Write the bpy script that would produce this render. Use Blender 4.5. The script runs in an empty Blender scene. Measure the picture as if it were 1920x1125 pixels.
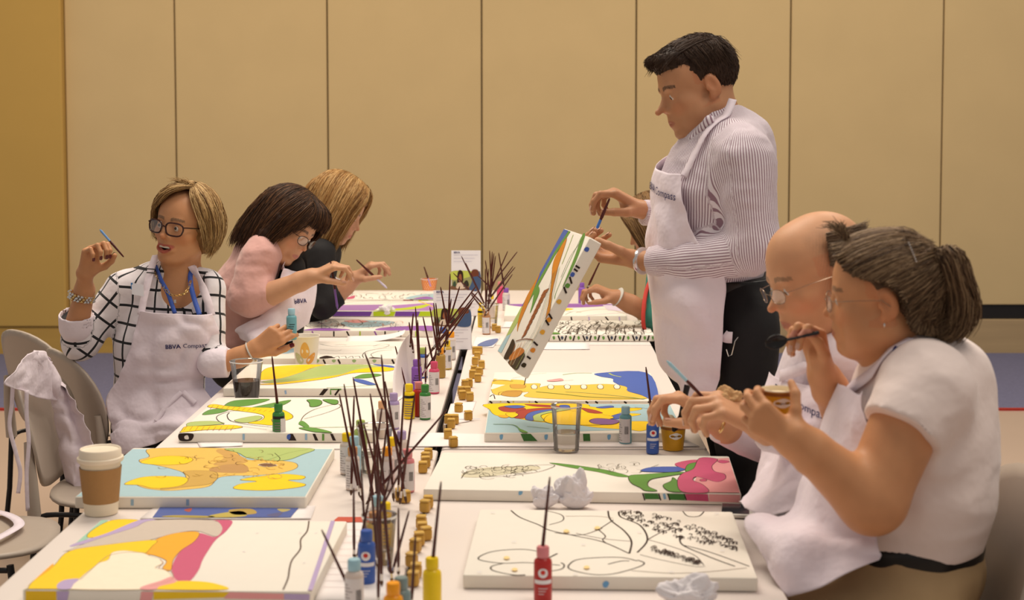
import bpy, bmesh, math, random
import numpy as np
from mathutils import Vector, Matrix
from mathutils.bvhtree import BVHTree
from mathutils import noise as mnoise

random.seed(7)
rng = np.random.default_rng(11)
C = bpy.context.scene.collection
scene = bpy.context.scene
PI = math.pi

# ------------------------------------------------------------------ camera
F, CX, H = 2800.0, 990.0, 1.66
PIT = math.radians(3.5)
CY = 215.0 + F * math.tan(PIT)
cd = bpy.data.cameras.new('camera')
cam = bpy.data.objects.new('camera', cd)
C.objects.link(cam)
cam.location = (0, 0, H)
cam.rotation_euler = (PI / 2 - PIT, 0, 0)
cd.sensor_width = 36
cd.lens = F / 1920 * 36
cd.shift_x = (960 - CX) / 1920
cd.shift_y = (CY - 562.5) / 1920
cd.clip_start = 0.05
cd.dof.use_dof = True
cd.dof.focus_distance = 4.7
cd.dof.aperture_fstop = 4.5
scene.camera = cam

# ------------------------------------------------------------------ light
scene.view_settings.view_transform = 'Standard'
scene.view_settings.look = 'None'
scene.view_settings.gamma = 1
scene.view_settings.exposure = 0.07
scene.view_settings.use_curve_mapping = False
w = bpy.data.worlds.new('world'); scene.world = w; w.use_nodes = True
w.node_tree.nodes['Background'].inputs[0].default_value = (1.0, 0.93, 0.86, 1)
w.node_tree.nodes['Background'].inputs[1].default_value = 0.34

def area(name, loc, size, power, col=(1, .89, .76), target=None):
    l = bpy.data.lights.new(name, 'AREA'); l.shape = 'RECTANGLE'
    l.size, l.size_y = size; l.energy = power; l.color = col
    o = bpy.data.objects.new(name, l); C.objects.link(o); o.location = loc
    if target is not None:
        o.rotation_euler = (Vector(target) - Vector(loc)).to_track_quat('-Z', 'Y').to_euler()
    return o
area('ceiling_light', (-0.6, 5.2, 5.2), (2.2, 2.2), 150)
area('ceiling_light', (1.8, 2.6, 5.2), (1.6, 1.6), 70)
area('ceiling_light', (-2.4, 7.2, 5.0), (1.6, 1.6), 75, (1, .82, .60))
area('ceiling_light', (2.4, 7.4, 5.0), (1.6, 1.6), 75)

# ------------------------------------------------------------------ pixel helpers
cp_, sp_ = math.cos(PIT), math.sin(PIT)
def ray(px, py):
    u = (px - CX) / F; v = (CY - py) / F
    return Vector((u, cp_ + v * sp_, -sp_ + v * cp_))
def P(px, py, Y):
    d = ray(px, py); t = Y / d.y
    return Vector((d.x * t, Y, H + d.z * t))
def T(px, py, z=0.75):
    d = ray(px, py); t = (z - H) / d.z
    return Vector((d.x * t, d.y * t, z))
def PX(px, Y): return (px - CX) / F * Y

# ------------------------------------------------------------------ materials
def s2l(c):
    return tuple((x / 12.92 if x <= .04045 else ((x + .055) / 1.055) ** 2.4) for x in c)
def hexc(r, g, b): return s2l((r / 255, g / 255, b / 255))
MC = {}
def mat(name, col, rough=.6, metal=0, var=.06, scale=30, bump=0, bscale=200, spec=.4, sss=0, trans=0, ior=1.45, emis=0, sheen=0, stretch=None, bdist=.004):
    if name in MC: return MC[name]
    m = bpy.data.materials.new(name); m.use_nodes = True
    nt = m.node_tree; b = nt.nodes['Principled BSDF']
    b.inputs['Base Color'].default_value = (*col, 1)
    b.inputs['Roughness'].default_value = rough
    b.inputs['Metallic'].default_value = metal
    b.inputs['Specular IOR Level'].default_value = spec
    b.inputs['IOR'].default_value = ior
    if trans: b.inputs['Transmission Weight'].default_value = trans
    if sss:
        b.inputs['Subsurface Weight'].default_value = sss
        b.inputs['Subsurface Radius'].default_value = (.012, .005, .003)
    if sheen: b.inputs['Sheen Weight'].default_value = sheen
    tc = nt.nodes.new('ShaderNodeTexCoord')
    src = tc.outputs['Object']
    if stretch:
        mp = nt.nodes.new('ShaderNodeMapping'); mp.inputs['Scale'].default_value = stretch
        nt.links.new(src, mp.inputs[0]); src = mp.outputs[0]
    if var:
        n = nt.nodes.new('ShaderNodeTexNoise'); n.inputs['Scale'].default_value = scale; n.inputs['Detail'].default_value = 4
        nt.links.new(src, n.inputs['Vector'])
        mx = nt.nodes.new('ShaderNodeMix'); mx.data_type = 'RGBA'
        mx.inputs[6].default_value = (*[c * (1 - var) for c in col], 1)
        mx.inputs[7].default_value = (*[min(1, c * (1 + var)) for c in col], 1)
        nt.links.new(n.outputs[0], mx.inputs[0]); nt.links.new(mx.outputs[2], b.inputs['Base Color'])
    if bump:
        n2 = nt.nodes.new('ShaderNodeTexNoise'); n2.inputs['Scale'].default_value = bscale; n2.inputs['Detail'].default_value = 3
        nt.links.new(src, n2.inputs['Vector'])
        bp = nt.nodes.new('ShaderNodeBump'); bp.inputs['Strength'].default_value = bump; bp.inputs['Distance'].default_value = bdist
        nt.links.new(n2.outputs[0], bp.inputs['Height']); nt.links.new(bp.outputs[0], b.inputs['Normal'])
    MC[name] = m
    return m
def attmat(name, rough=.5, sss=0, spec=.35, bump=0, bscale=300, attr='Col', sheen=0):
    if name in MC: return MC[name]
    m = mat(name, (.8, .8, .8), rough, var=0, spec=spec, sss=sss, bump=bump, bscale=bscale, sheen=sheen)
    nt = m.node_tree; a = nt.nodes.new('ShaderNodeVertexColor'); a.layer_name = attr
    nt.links.new(a.outputs[0], nt.nodes['Principled BSDF'].inputs['Base Color'])
    return m
def paint(r, g, b):
    return mat('paint_%d_%d_%d' % (r, g, b), hexc(r, g, b), .45, var=.04, scale=60, spec=.3)
WHITE_CLOTH = mat('apron_cotton', (.84, .735, .80), .85, var=.02, bump=.55, bscale=13, sheen=.2, bdist=.02)
CANVAS = mat('primed_canvas', (.83, .775, .68), .8, var=.02, bump=.1, bscale=900)
TABLE = mat('white_table_cover', (.80, .72, .67), .42, var=.025, scale=4, bump=.05, bscale=12)
BLACKE = mat('dark_edge', (.012, .01, .01), .5)
BRUSHW = mat('lacquered_brush_handle', (.075, .013, .010), .25, var=.15, scale=20)
CHAIRM = mat('taupe_plastic', hexc(176, 162, 148), .45, var=.03)
BLKMET = mat('black_metal', (.015, .013, .013), .35, metal=.3)
METAL = mat('bright_metal', (.7, .68, .66), .2, metal=1, var=0)
GOLD = mat('gold_metal', (.75, .5, .2), .25, metal=1, var=0)
PAPER = mat('white_paper', (.86, .80, .78), .7, var=.01)
INK = mat('navy_ink', (.02, .02, .12), .6, var=0)
BLACKLINE = mat('black_outline_print', (.02, .014, .01), .6, var=0)

# ------------------------------------------------------------------ object helpers
def tag(o, label=None, cat=None, group=None, kind=None):
    if label: o['label'] = label
    if cat: o['category'] = cat
    if group: o['group'] = group
    if kind: o['kind'] = kind
    return o
def empty(name, loc=(0, 0, 0), rotz=0):
    o = bpy.data.objects.new(name, None); C.objects.link(o); o.location = loc; o.rotation_euler = (0, 0, rotz)
    o.empty_display_size = .05
    return o
def link(name, me, mats=None, parent=None, smooth=False, loc=None):
    o = bpy.data.objects.new(name, me); C.objects.link(o)
    if mats is not None and not len(me.materials):
        for m in (mats if isinstance(mats, (list, tuple)) else [mats]): me.materials.append(m)
    if smooth: me.polygons.foreach_set('use_smooth', [True] * len(me.polygons))
    if parent is not None:
        o.parent = parent
    if loc is not None: o.location = loc
    return o
def copy_tree(o, parent=None):
    c = o.copy(); C.objects.link(c); c.parent = parent
    for ch in list(o.children): copy_tree(ch, c)
    return c
class MB:
    def __init__(s): s.v = []; s.f = []; s.mi = []; s.m = []
    def mid(s, m):
        if m not in s.m: s.m.append(m)
        return s.m.index(m)
    def add(s, vs, fs, m=None):
        b = len(s.v); s.v += [tuple(x) for x in vs]; k = s.mid(m) if m else 0
        for f in fs: s.f.append(tuple(b + i for i in f)); s.mi.append(k)
    def box(s, c, d, m=None, bev=0, rot=None):
        cx, cy, cz = c; x, y, z = d[0] / 2, d[1] / 2, d[2] / 2
        vs = []
        if bev:
            bb = bev
            prof = [(z, bb), (z - bb * .3, bb * .3), (z - bb, 0), (-z + bb, 0), (-z + bb * .3, bb * .3), (-z, bb)]
            rings = []
            for zz, ins in prof:
                X, Yy = x - ins, y - ins; q = bb
                rings.append([(X, Yy - q), (X - q, Yy), (-X + q, Yy), (-X, Yy - q), (-X, -Yy + q), (-X + q, -Yy), (X - q, -Yy), (X, -Yy + q)])
            vs = [(a, b_, zz) for (zz, i), r in zip(prof, rings) for a, b_ in r]
            fs = [tuple(range(8))] + [tuple(40 + i for i in reversed(range(8)))]
            for k in range(5):
                for i in range(8):
                    j = (i + 1) % 8; fs.append((k * 8 + i, (k + 1) * 8 + i, (k + 1) * 8 + j, k * 8 + j))
        else:
            vs = [(a, b_, cc) for a in (-x, x) for b_ in (-y, y) for cc in (-z, z)]
            fs = [(0, 1, 3, 2), (4, 6, 7, 5), (0, 4, 5, 1), (2, 3, 7, 6), (0, 2, 6, 4), (1, 5, 7, 3)]
        if rot is not None: vs = [tuple(rot @ Vector(v)) for v in vs]
        s.add([(a + cx, b_ + cy, cc + cz) for a, b_, cc in vs], fs, m)
    def lathe(s, prof, n=20, c=(0, 0, 0), m=None, sx=1, sy=1, close=True):
        vs = []; fs = []
        for r, z in prof:
            for i in range(n):
                a = 2 * PI * i / n; vs.append((c[0] + r * math.cos(a) * sx, c[1] + r * math.sin(a) * sy, c[2] + z))
        for k in range(len(prof) - 1):
            for i in range(n):
                j = (i + 1) % n; fs.append((k * n + i, k * n + j, (k + 1) * n + j, (k + 1) * n + i))
        if close:
            fs.append(tuple(reversed(range(n)))); b = (len(prof) - 1) * n; fs.append(tuple(b + i for i in range(n)))
        s.add(vs, fs, m)
    def tube(s, pts, rs, n=8, m=None, caps=True, flat=1):
        pts = [Vector(p) for p in pts]
        if not isinstance(rs, (list, tuple)): rs = [rs] * len(pts)
        t0 = (pts[1] - pts[0]).normalized(); up = Vector((0, 0, 1)) if abs(t0.z) < .9 else Vector((0, 1, 0))
        a = t0.cross(up).normalized(); vs = []; fs = []
        for i, p in enumerate(pts):
            t = (pts[min(i + 1, len(pts) - 1)] - pts[max(i - 1, 0)]).normalized()
            a = (a - t * a.dot(t)).normalized(); b = t.cross(a)
            for k in range(n):
                g = 2 * PI * k / n; vs.append(p + a * math.cos(g) * rs[i] + b * math.sin(g) * rs[i] * flat)
        for i in range(len(pts) - 1):
            for k in range(n):
                j = (k + 1) % n; fs.append((i * n + k, i * n + j, (i + 1) * n + j, (i + 1) * n + k))
        if caps: fs.append(tuple(reversed(range(n)))); q = (len(pts) - 1) * n; fs.append(tuple(q + k for k in range(n)))
        s.add(vs, fs, m)
    def build(s, name, mats=None, parent=None, smooth=False, loc=None):
        me = bpy.data.meshes.new(name); me.from_pydata(s.v, [], s.f)
        if s.m and len(s.m):
            for m in s.m: me.materials.append(m)
            me.polygons.foreach_set('material_index', s.mi)
        elif mats is not None: me.materials.append(mats)
        me.update()
        if smooth:
            me.polygons.foreach_set('use_smooth', [True] * len(me.polygons))
            try: me.set_sharp_from_angle(angle=math.radians(40))
            except Exception: pass
        o = bpy.data.objects.new(name, me); C.objects.link(o)
        if parent is not None: o.parent = parent
        if loc is not None: o.location = loc
        return o
def crom(pts, n=6, closed=False):
    pts = [Vector(p) for p in pts]; N = len(pts); out = []
    for i in range(N if closed else N - 1):
        if closed: p0, p1, p2, p3 = pts[i - 1], pts[i], pts[(i + 1) % N], pts[(i + 2) % N]
        else: p0, p1, p2, p3 = pts[max(i - 1, 0)], pts[i], pts[i + 1], pts[min(i + 2, N - 1)]
        for k in range(n):
            t = k / n; t2 = t * t; t3 = t2 * t
            out.append(.5 * ((2 * p1) + (p2 - p0) * t + (2 * p0 - 5 * p1 + 4 * p2 - p3) * t2 + (3 * p1 - p0 - 3 * p2 + p3) * t3))
    if not closed: out.append(pts[-1])
    return out

# printed artwork: real thin polygons lying on a plane, the points come from pixels through the plane
class Art:
    def __init__(s, proj, nrm): s.mb = MB(); s.proj = proj; s.n = Vector(nrm); s.k = 1
    def pt(s, p): return s.proj(*p)
    def poly(s, pts, col, smooth=True, out=None, ow=.0022):
        q = [s.pt(p) for p in pts]
        if smooth: q = crom(q, 5, True)
        off = s.n * (.00007 * s.k); s.k += 1
        cap = [v + off for v in q]
        from mathutils.geometry import tessellate_polygon
        fs = tessellate_polygon([cap])
        s.mb.add(cap, [tuple(f) for f in fs], paint(*col))
        if out is not None: s.ribbon(q + [q[0]], ow, out)
    def line(s, pts, wd=.0025, col=(40, 22, 14), smooth=True):
        q = [s.pt(p) for p in pts]
        if smooth and len(q) > 2: q = crom(q, 5)
        s.ribbon(q, wd, col)
    def ribbon(s, q, wd, col):
        off = s.n * (.00007 * s.k); s.k += .2
        vs = []
        for i, p in enumerate(q):
            t = (q[min(i + 1, len(q) - 1)] - q[max(i - 1, 0)])
            if t.length < 1e-9: t = Vector((1, 0, 0))
            sd = s.n.cross(t.normalized()) * wd / 2
            vs += [p + sd + off, p - sd + off]
        s.mb.add(vs, [(2 * i, 2 * i + 1, 2 * i + 3, 2 * i + 2) for i in range(len(q) - 1)], paint(*col))
def text_mesh(txt, size, bold=False):
    cu = bpy.data.curves.new('t', 'FONT'); cu.body = txt; cu.size = size; cu.resolution_u = 2; cu.align_x = 'LEFT'
    if bold: cu.offset = size * .018
    o = bpy.data.objects.new('t', cu); C.objects.link(o)
    dg = bpy.context.evaluated_depsgraph_get()
    me = o.evaluated_get(dg).to_mesh()
    vs = [v.co.copy() for v in me.vertices]; fs = [tuple(p.vertices) for p in me.polygons]
    o.evaluated_get(dg).to_mesh_clear(); bpy.data.objects.remove(o); bpy.data.curves.remove(cu)
    wd = max([v.x for v in vs] or [0])
    return vs, fs, wd
def put_text(mb, txt, size, org, right, up, m, bold=False, off=.0006, bvh=None, squash=1):
    vs, fs, wd = text_mesh(txt, size, bold); R = Vector(right).normalized(); U = Vector(up).normalized(); N = R.cross(U).normalized()
    out = []
    for v in vs:
        p = Vector(org) + R * v.x * squash + U * v.y
        if bvh is not None:
            h = bvh.ray_cast(p + N * .25, -N, .5)
            if h[0] is not None: p = h[0]
        out.append(p + N * off)
    mb.add(out, fs, m)
    return wd * squash
# ------------------------------------------------------------------ room
WY = 10.3
wall_m = mat('tan_fabric_wall', hexc(206, 180, 132), .9, var=.05, scale=3, bump=.15, bscale=500)
wall_l = mat('fabric_wall_warm_light', hexc(192, 156, 84), .9, var=.04, scale=3, bump=.15, bscale=500)  # same wall fabric, the warmer light on the left is put into its colour
gap_m = mat('wall_joint', (.10, .065, .03), .9, var=0)
base_m = mat('wall_base_board', hexc(176, 150, 112), .7, var=.12, scale=2, stretch=(1, 1, 12))
base_l = mat('amber_base_board', hexc(185, 148, 76), .7, var=.15, scale=2, stretch=(1, 1, 12))
wb = MB(); wb.box((0, WY + .06, 2.6), (14, .06, 5.2), gap_m); wall = wb.build('wall_back'); tag(wall, kind='structure')
S = 2800 / WY
seams = [125, 331, 615.5, 903.5, 1192, 1480, 1765, 2052, 2340]
for i in range(len(seams) - 1):
    x0, x1 = (seams[i] - CX) / S, (seams[i + 1] - CX) / S
    zb = .205 if i < 4 else .345
    p = MB(); p.box(((x0 + x1) / 2, WY + .015, (5.2 + zb) / 2), (x1 - x0 - .009, .05, 5.2 - zb), wall_m, bev=.006)
    p.build('wall_panel', parent=wall)
x0 = (125 - CX) / S
lw = MB(); lw.box((x0 - 2.0, WY - .03, 2.7), (4.0, .1, 5.0), wall_l, bev=.01)
tag(lw.build('wall_left'), kind='structure')
b = MB(); b.box((x0 - 2.0, WY - .02, .1), (4.0, .09, .2), base_l, bev=.004); tag(b.build('baseboard_left'), kind='structure')
b = MB(); b.box(((x0 + .7) / 2, WY + .0, .1), (.7 - x0, .05, .2), base_l, bev=.004); tag(b.build('baseboard_back'), kind='structure')
b = MB(); b.box((3.4, WY + .0, .122), (5.4, .05, .244), base_m, bev=.004); tag(b.build('baseboard_right'), kind='structure')
b = MB(); b.box((3.4, WY + .02, .295), (5.4, .03, .1), BLACKE); tag(b.build('trim_1'), kind='structure')
fl = mat('beige_floor', hexc(190, 168, 152), .35, var=.05, scale=1.3)
b = MB(); b.box((0, 3.5, -.05), (14, 17, .1), fl); tag(b.build('floor'), kind='structure')
carp = mat('blue_grey_carpet', hexc(112, 112, 140), .95, var=.22, scale=60, bump=.4, bscale=300)
b = MB(); b.box((0, 9.32, .004), (14, 1.98, .012), carp); tag(b.build('carpet_strip'), 'blue grey carpet strip with a red edge along the foot of the wall', 'carpet', kind='stuff')
b = MB(); b.box((0, 8.315, .005), (14, .03, .014), mat('red_edge', hexc(170, 50, 40), .7)); tag(b.build('trim_2'), kind='structure')

# ------------------------------------------------------------------ tables
XR, XC0, XC1, XL = .494, -.240, -.262, -1.027
def table(xa, xb, ya, yb, label):
    t = empty('folding_table', ((xa + xb) / 2, (ya + yb) / 2, 0)); tag(t, label, 'table', 'white topped folding tables')
    w_, d_ = xb - xa, yb - ya
    m = MB(); m.box((0, 0, .739), (w_ - .006, d_ - .006, .020), TABLE, bev=.006); m.build('tabletop', parent=t, smooth=True)
    m = MB(); m.box((0, 0, .714), (w_, d_, .028), BLACKE, bev=.004); m.build('edge_band', parent=t)
    for sx in (-1, 1):
        for sy in (-1, 1):
            m = MB(); x, y = sx * (w_ / 2 - .08), sy * (d_ / 2 - .18)
            m.tube([(x, y, .70), (x, y + sy * .04, .012)], .014, 10, BLKMET); m.build('leg', parent=t)
    for sy in (-1, 1):
        m = MB(); y = sy * (d_ / 2 - .165); m.tube([(-w_ / 2 + .08, y, .35), (w_ / 2 - .08, y, .35)], .010, 8, BLKMET); m.build('crossbar', parent=t)
    return t
YS = [7.73, 5.875, 4.03, 2.2]
pl = ['far', 'middle', 'nearest']
for i in range(3):
    table(XL, XC1 if i == 1 else XC0 - .002, YS[i + 1] + .006, YS[i] - .006, ['white folding table farthest down the left row, under the paper cup and tent cards', 'white folding table in the middle of the left row, under the striped wing canvas', 'white folding table at the near end of the left row, under the sleeved coffee cup'][i])
    table(XC0, XR, YS[i + 1] + .006, YS[i] - .006, ['white folding table farthest down the right row, under the lone purple bottle', 'white folding table in the middle of the right row, under the tilted canvas', 'white folding table at the near end of the right row, under the red bottle'][i])

# ------------------------------------------------------------------ canvases
TH = .027
ZC = .75 + TH
def canvas(FL, FR, yback, label, art_fn=None, name='painted_canvas'):
    a, b = T(*FL, ZC), T(*FR, ZC)
    yb = T(FL[0], yback, ZC).y
    dep = yb - a.y; u = (b - a).normalized(); n = Vector((-u.y, u.x, 0)); L = (b - a).length
    ctr = (a + b) / 2 + n * dep / 2
    ang = math.atan2(u.y, u.x)
    root = empty(name, (ctr.x, ctr.y, .75), ang); tag(root, label, 'painting', 'canvases lying on the tables')
    m = MB(); m.box((0, 0, TH / 2 + .0003), (L, dep, TH), CANVAS, bev=.003); m.build('stretched_canvas', parent=root, smooth=True)
    inv = Matrix.Translation((ctr.x, ctr.y, .75)) @ Matrix.Rotation(ang, 4, 'Z'); inv = inv.inverted()
    if art_fn:
        xl, yl = L / 2 - .003, dep / 2 - .003
        def top(px, py):
            p = inv @ T(px, py, ZC + .0005)
            return Vector((max(-xl, min(xl, p.x)), max(-yl, min(yl, p.y)), TH + .0006))
        A = Art(top, (0, 0, 1))
        yf = a.y
        def front(px, py):
            d = ray(px, py); pn = Vector((n.x, n.y, 0)); t = (pn.dot(a) - pn.dot(Vector((0, 0, H)))) / pn.dot(d)
            p = inv @ (Vector((0, 0, H)) + d * t)
            return Vector((max(-xl, min(xl, p.x)), -dep / 2 - .0006, max(.003, min(TH - .002, p.z))))
        B = Art(front, (0, -1, 0))
        art_fn(A, B)
        if A.mb.v: A.mb.build('painted_design', parent=root)
        if B.mb.v: tag(B.mb.build('painted_side', parent=root), kind='stuff')
    return root
Yel, Grn, LGr, LBl, Blu, Pnk, LPk, Org, Pur, Lil, Brn, Blk = (250, 208, 20), (98, 150, 66), (176, 194, 116), (168, 200, 208), (72, 100, 178), (205, 90, 125), (232, 160, 160), (250, 175, 40), (150, 95, 175), (185, 165, 205), (150, 100, 60), (40, 24, 16)
Gry = (206, 192, 178)

def scribble(A, rnd, x0, x1, y0, y1, n, wd=.0016, col=Blk, sh=10):
    for _ in range(n):
        x = rnd.uniform(x0, x1); y = rnd.uniform(y0, y1); r = rnd.uniform(.5, 1.2) * sh
        a0 = rnd.uniform(0, 6.28); q = [(x + r * math.cos(a0 + t) , y + .35 * r * math.sin(a0 + t)) for t in (0, .9, 1.8, 2.7)]
        A.line(q, wd, col)

def art_L8(A, B):
    A.poly([(150, 974), (205, 974), (190, 988), (172, 1003), (165, 1010), (108, 1020)], (160, 205, 180), False)
    A.poly([(212, 974), (262, 974), (235, 988), (200, 1003), (165, 1008), (172, 995)], Yel, True, Blk, .0012)
    A.poly([(110, 1018), (200, 1000), (262, 974), (295, 974), (250, 990), (200, 1008), (120, 1025)], Lil)
    A.poly([(100, 1032), (180, 1012), (250, 990), (290, 974), (400, 974), (418, 992), (405, 1006), (370, 996), (330, 1000), (270, 1015), (200, 1022), (120, 1034)], Gry, True, (120, 100, 90), .001)
    A.poly([(398, 974), (436, 975), (425, 995), (405, 1012), (392, 1030), (380, 1050), (372, 1070), (355, 1090), (335, 1090), (322, 1072), (330, 1045), (352, 1020), (372, 1000), (404, 1007), (417, 992), (408, 978)], Pnk)
    A.poly([(290, 1013), (330, 1000), (372, 998), (365, 1015), (340, 1032), (325, 1050), (320, 1070), (305, 1066), (312, 1052), (290, 1042), (265, 1036)], Org, True, (120, 80, 40), .0012)
    A.poly([(130, 1034), (200, 1022), (290, 1013), (284, 1026), (270, 1040), (250, 1050), (210, 1070), (170, 1090), (140, 1106), (108, 1108), (48, 1108), (48, 1108), (62, 1090), (100, 1062)], Yel, True, (120, 100, 30), .0012)
    A.poly([(210, 1037), (230, 1033), (253, 1035), (270, 1038), (286, 1045), (300, 1049), (304, 1057), (291, 1065), (308, 1069), (319, 1077), (321, 1088), (305, 1095), (285, 1100), (266, 1107), (127, 1108), (137, 1096), (152, 1083), (160, 1076), (177, 1063), (186, 1056), (203, 1050)], (250, 236, 212), True, (200, 170, 120), .0012)
    A.poly([(72, 1060), (100, 1060), (95, 1068), (60, 1090), (38, 1104), (34, 1098)], Org)
    A.poly([(106, 1108), (108, 1096), (122, 1088), (148, 1086), (138, 1096), (128, 1108)], Lil)
    A.poly([(292, 1104), (320, 1092), (360, 1090), (400, 1094), (425, 1106), (300, 1108)], Yel)
    A.poly([(264, 1106), (268, 1100), (300, 1090), (322, 1082), (330, 1092), (300, 1100), (290, 1108)], LPk)
    A.line([(300, 1049), (302, 1052), (306, 1056), (298, 1066), (318, 1070), (325, 1080), (318, 1090), (280, 1100)], .0014, (190, 150, 130))
    A.line([(150, 1088), (172, 1068), (190, 1052), (205, 1042), (240, 1036), (281, 1038)], .0014, (170, 150, 120))
    A.line([(580, 976), (576, 996), (564, 1012), (563, 1030), (548, 1050), (543, 1066), (540, 1085), (531, 1106)], .003, (90, 70, 60))
    A.line([(625, 976), (604, 1040), (583, 1108)], .009, Lil)
    for x in (455, 480, 590, 568, 560, 610): A.line([(x, 1000 + (x * 7) % 70), (x + 5, 1000 + (x * 7) % 70)], .002, (200, 190, 210))
    B.poly([(48, 1108), (106, 1108), (106, 1128), (48, 1128)], (235, 190, 30), False)
    B.poly([(106, 1108), (130, 1108), (126, 1128), (108, 1128)], Lil, False)
    B.poly([(265, 1108), (288, 1108), (284, 1128), (262, 1128)], LPk, False)
    B.poly([(288, 1108), (430, 1110), (420, 1120), (288, 1124)], (235, 195, 30), False)
    B.poly([(430, 1110), (532, 1113), (532, 1124), (420, 1122)], LPk, False)
    B.poly([(533, 1113), (582, 1114), (580, 1126), (533, 1124)], Lil, False)
canvas((42, 1106), (584, 1109), 975, 'nearest canvas on the left row, bold yellow orange and pink shapes beside bare white', art_L8)

def art_L7(A, B):
    A.poly([(242, 842), (636, 842), (572, 931), (142, 931)], LBl, False)
    A.poly([(285, 841), (430, 841), (445, 850), (462, 862), (500, 862), (545, 866), (558, 872), (552, 880), (520, 888), (470, 892), (440, 892), (410, 896), (392, 912), (350, 918), (310, 920), (270, 915), (260, 905), (340, 900), (345, 888), (325, 880), (290, 872), (265, 868), (262, 862), (280, 856)], (232, 190, 90), True, (90, 60, 30), .0016)
    A.poly([(415, 842), (440, 850), (465, 864), (440, 872), (400, 872), (420, 858), (405, 846)], (205, 160, 85), True)
    A.poly([(425, 871), (460, 872), (462, 886), (410, 886), (392, 880)], (190, 145, 85), True)
    A.poly([(345, 884), (400, 884), (408, 896), (392, 908), (350, 913), (300, 918), (340, 905), (355, 895)], (205, 165, 80), True, (90, 60, 30), .0012)
    A.poly([(263, 867), (300, 856), (345, 856), (362, 862), (345, 870), (300, 872)], Yel, True, (120, 90, 20), .0014)
    A.poly([(233, 908), (262, 896), (300, 893), (345, 895), (352, 902), (335, 912), (290, 916), (262, 910)], Yel, True, (120, 90, 20), .0014)
    A.poly([(450, 900), (490, 893), (530, 889), (570, 893), (566, 899), (540, 901), (572, 908), (560, 914), (500, 920), (440, 917), (450, 908), (482, 903)], Yel, True, (120, 90, 20), .0014)
    A.poly([(428, 841), (582, 841), (566, 853), (530, 864), (470, 860), (448, 850)], LGr, True, (90, 110, 50), .0014)
    A.line([(500, 864), (540, 850), (578, 843)], .0014, (90, 110, 50)); A.line([(515, 850), (525, 860), (520, 866)], .002, (60, 60, 30))
    A.poly([(484, 872), (500, 869), (520, 873), (500, 876)], (120, 85, 60), True, (240, 225, 200), .002)
    rnd = random.Random(3); scribble(A, rnd, 360, 540, 860, 895, 26, .0022, (215, 175, 80), 12); scribble(A, rnd, 300, 540, 846, 896, 22, .0012, (110, 75, 40), 9)
    for x in (248, 352): B.line([(x, 936), (x, 948)], .007, (150, 180, 200), False)
canvas((140, 932), (574, 932), 840, 'canvas with golden lion like shapes painted on a pale blue ground, behind the coffee cup', art_L7)

def art_L6(A, B):
    g = Grn
    A.poly([(420, 762), (440, 751), (500, 748), (500, 752), (470, 760), (440, 763)], g, True, Blk, .0015)
    A.poly([(470, 765), (510, 756), (545, 750), (530, 760), (500, 765)], g, True, Blk, .0015)
    A.poly([(380, 778), (395, 768), (430, 766), (415, 774)], g, True, Blk, .0015)
    A.poly([(385, 763), (400, 758), (430, 762), (470, 764), (520, 766), (545, 776), (548, 784), (530, 789), (510, 786), (512, 797), (490, 796), (465, 793), (490, 788), (495, 780), (480, 775), (450, 771), (410, 766)], Yel, True, (90, 60, 20), .002)
    for i in range(14):
        x = 400 + i * 10; A.line([(x, 760 + i * .9), (x - 6, 767 + i * .5)], .0016, (170, 90, 30))
    A.poly([(335, 808), (345, 800), (380, 799), (430, 797), (455, 801), (430, 805), (390, 806), (350, 810), (336, 813)], Yel, True, (90, 60, 20), .0018)
    for i in range(9): A.line([(350 + i * 11, 800), (344 + i * 11, 808)], .0014, (170, 100, 30))
    A.poly([(350, 792), (400, 790), (420, 795), (370, 799), (345, 799)], LGr, True, (80, 90, 40), .0014)
    A.poly([(440, 788), (480, 780), (492, 784), (475, 791), (455, 793)], LGr, True, (120, 80, 60), .0014)
    A.line([(420, 796), (408, 788), (408, 780), (430, 772), (450, 770)], .0022); A.line([(430, 774), (426, 780), (434, 790), (470, 797), (530, 803)], .0026)
    A.line([(450, 799), (500, 806)], .0014, (90, 60, 40))
    A.poly([(576, 750), (598, 750), (604, 756), (596, 762), (582, 763), (580, 756)], g, True, Blk, .0018)
    A.poly([(605, 750), (630, 750), (634, 756), (625, 759)], g, True, Blk, .0018)
    A.line([(562, 795), (570, 780), (590, 768), (620, 760), (634, 758), (637, 764), (610, 775), (570, 786)], .002, (90, 60, 30))
    A.line([(560, 795), (572, 800), (600, 802), (690, 800)], .0035, g)
    A.poly([(560, 794), (568, 790), (580, 800), (572, 802)], g)
    A.poly([(560, 803), (590, 803), (622, 812), (600, 814), (586, 810)], g, True, (70, 60, 30), .001)
    for x in (590, 623): B.poly([(x - 4, 813), (x + 1, 813), (x + 7, 826), (x + 1, 826)], Blk, False)
    B.line([(606, 813), (606, 826)], .006, g, False); B.poly([(543, 813), (549, 813), (556, 826), (541, 826)], Blk, False)
    B.poly([(539, 815), (545, 815), (543, 824), (538, 822)], Blu, True)
    for x in (457, 574): B.line([(x, 813), (x, 825)], .006, (150, 185, 210), False)
    B.poly([(336, 812), (362, 812), (358, 826), (338, 826)], Blk); B.poly([(346, 818), (352, 816), (354, 823), (347, 823)], (235, 225, 215))
canvas((334, 812), (704, 812), 746, 'canvas with green leaves and yellow serpent bands, behind the single green bottle', art_L6)

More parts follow.
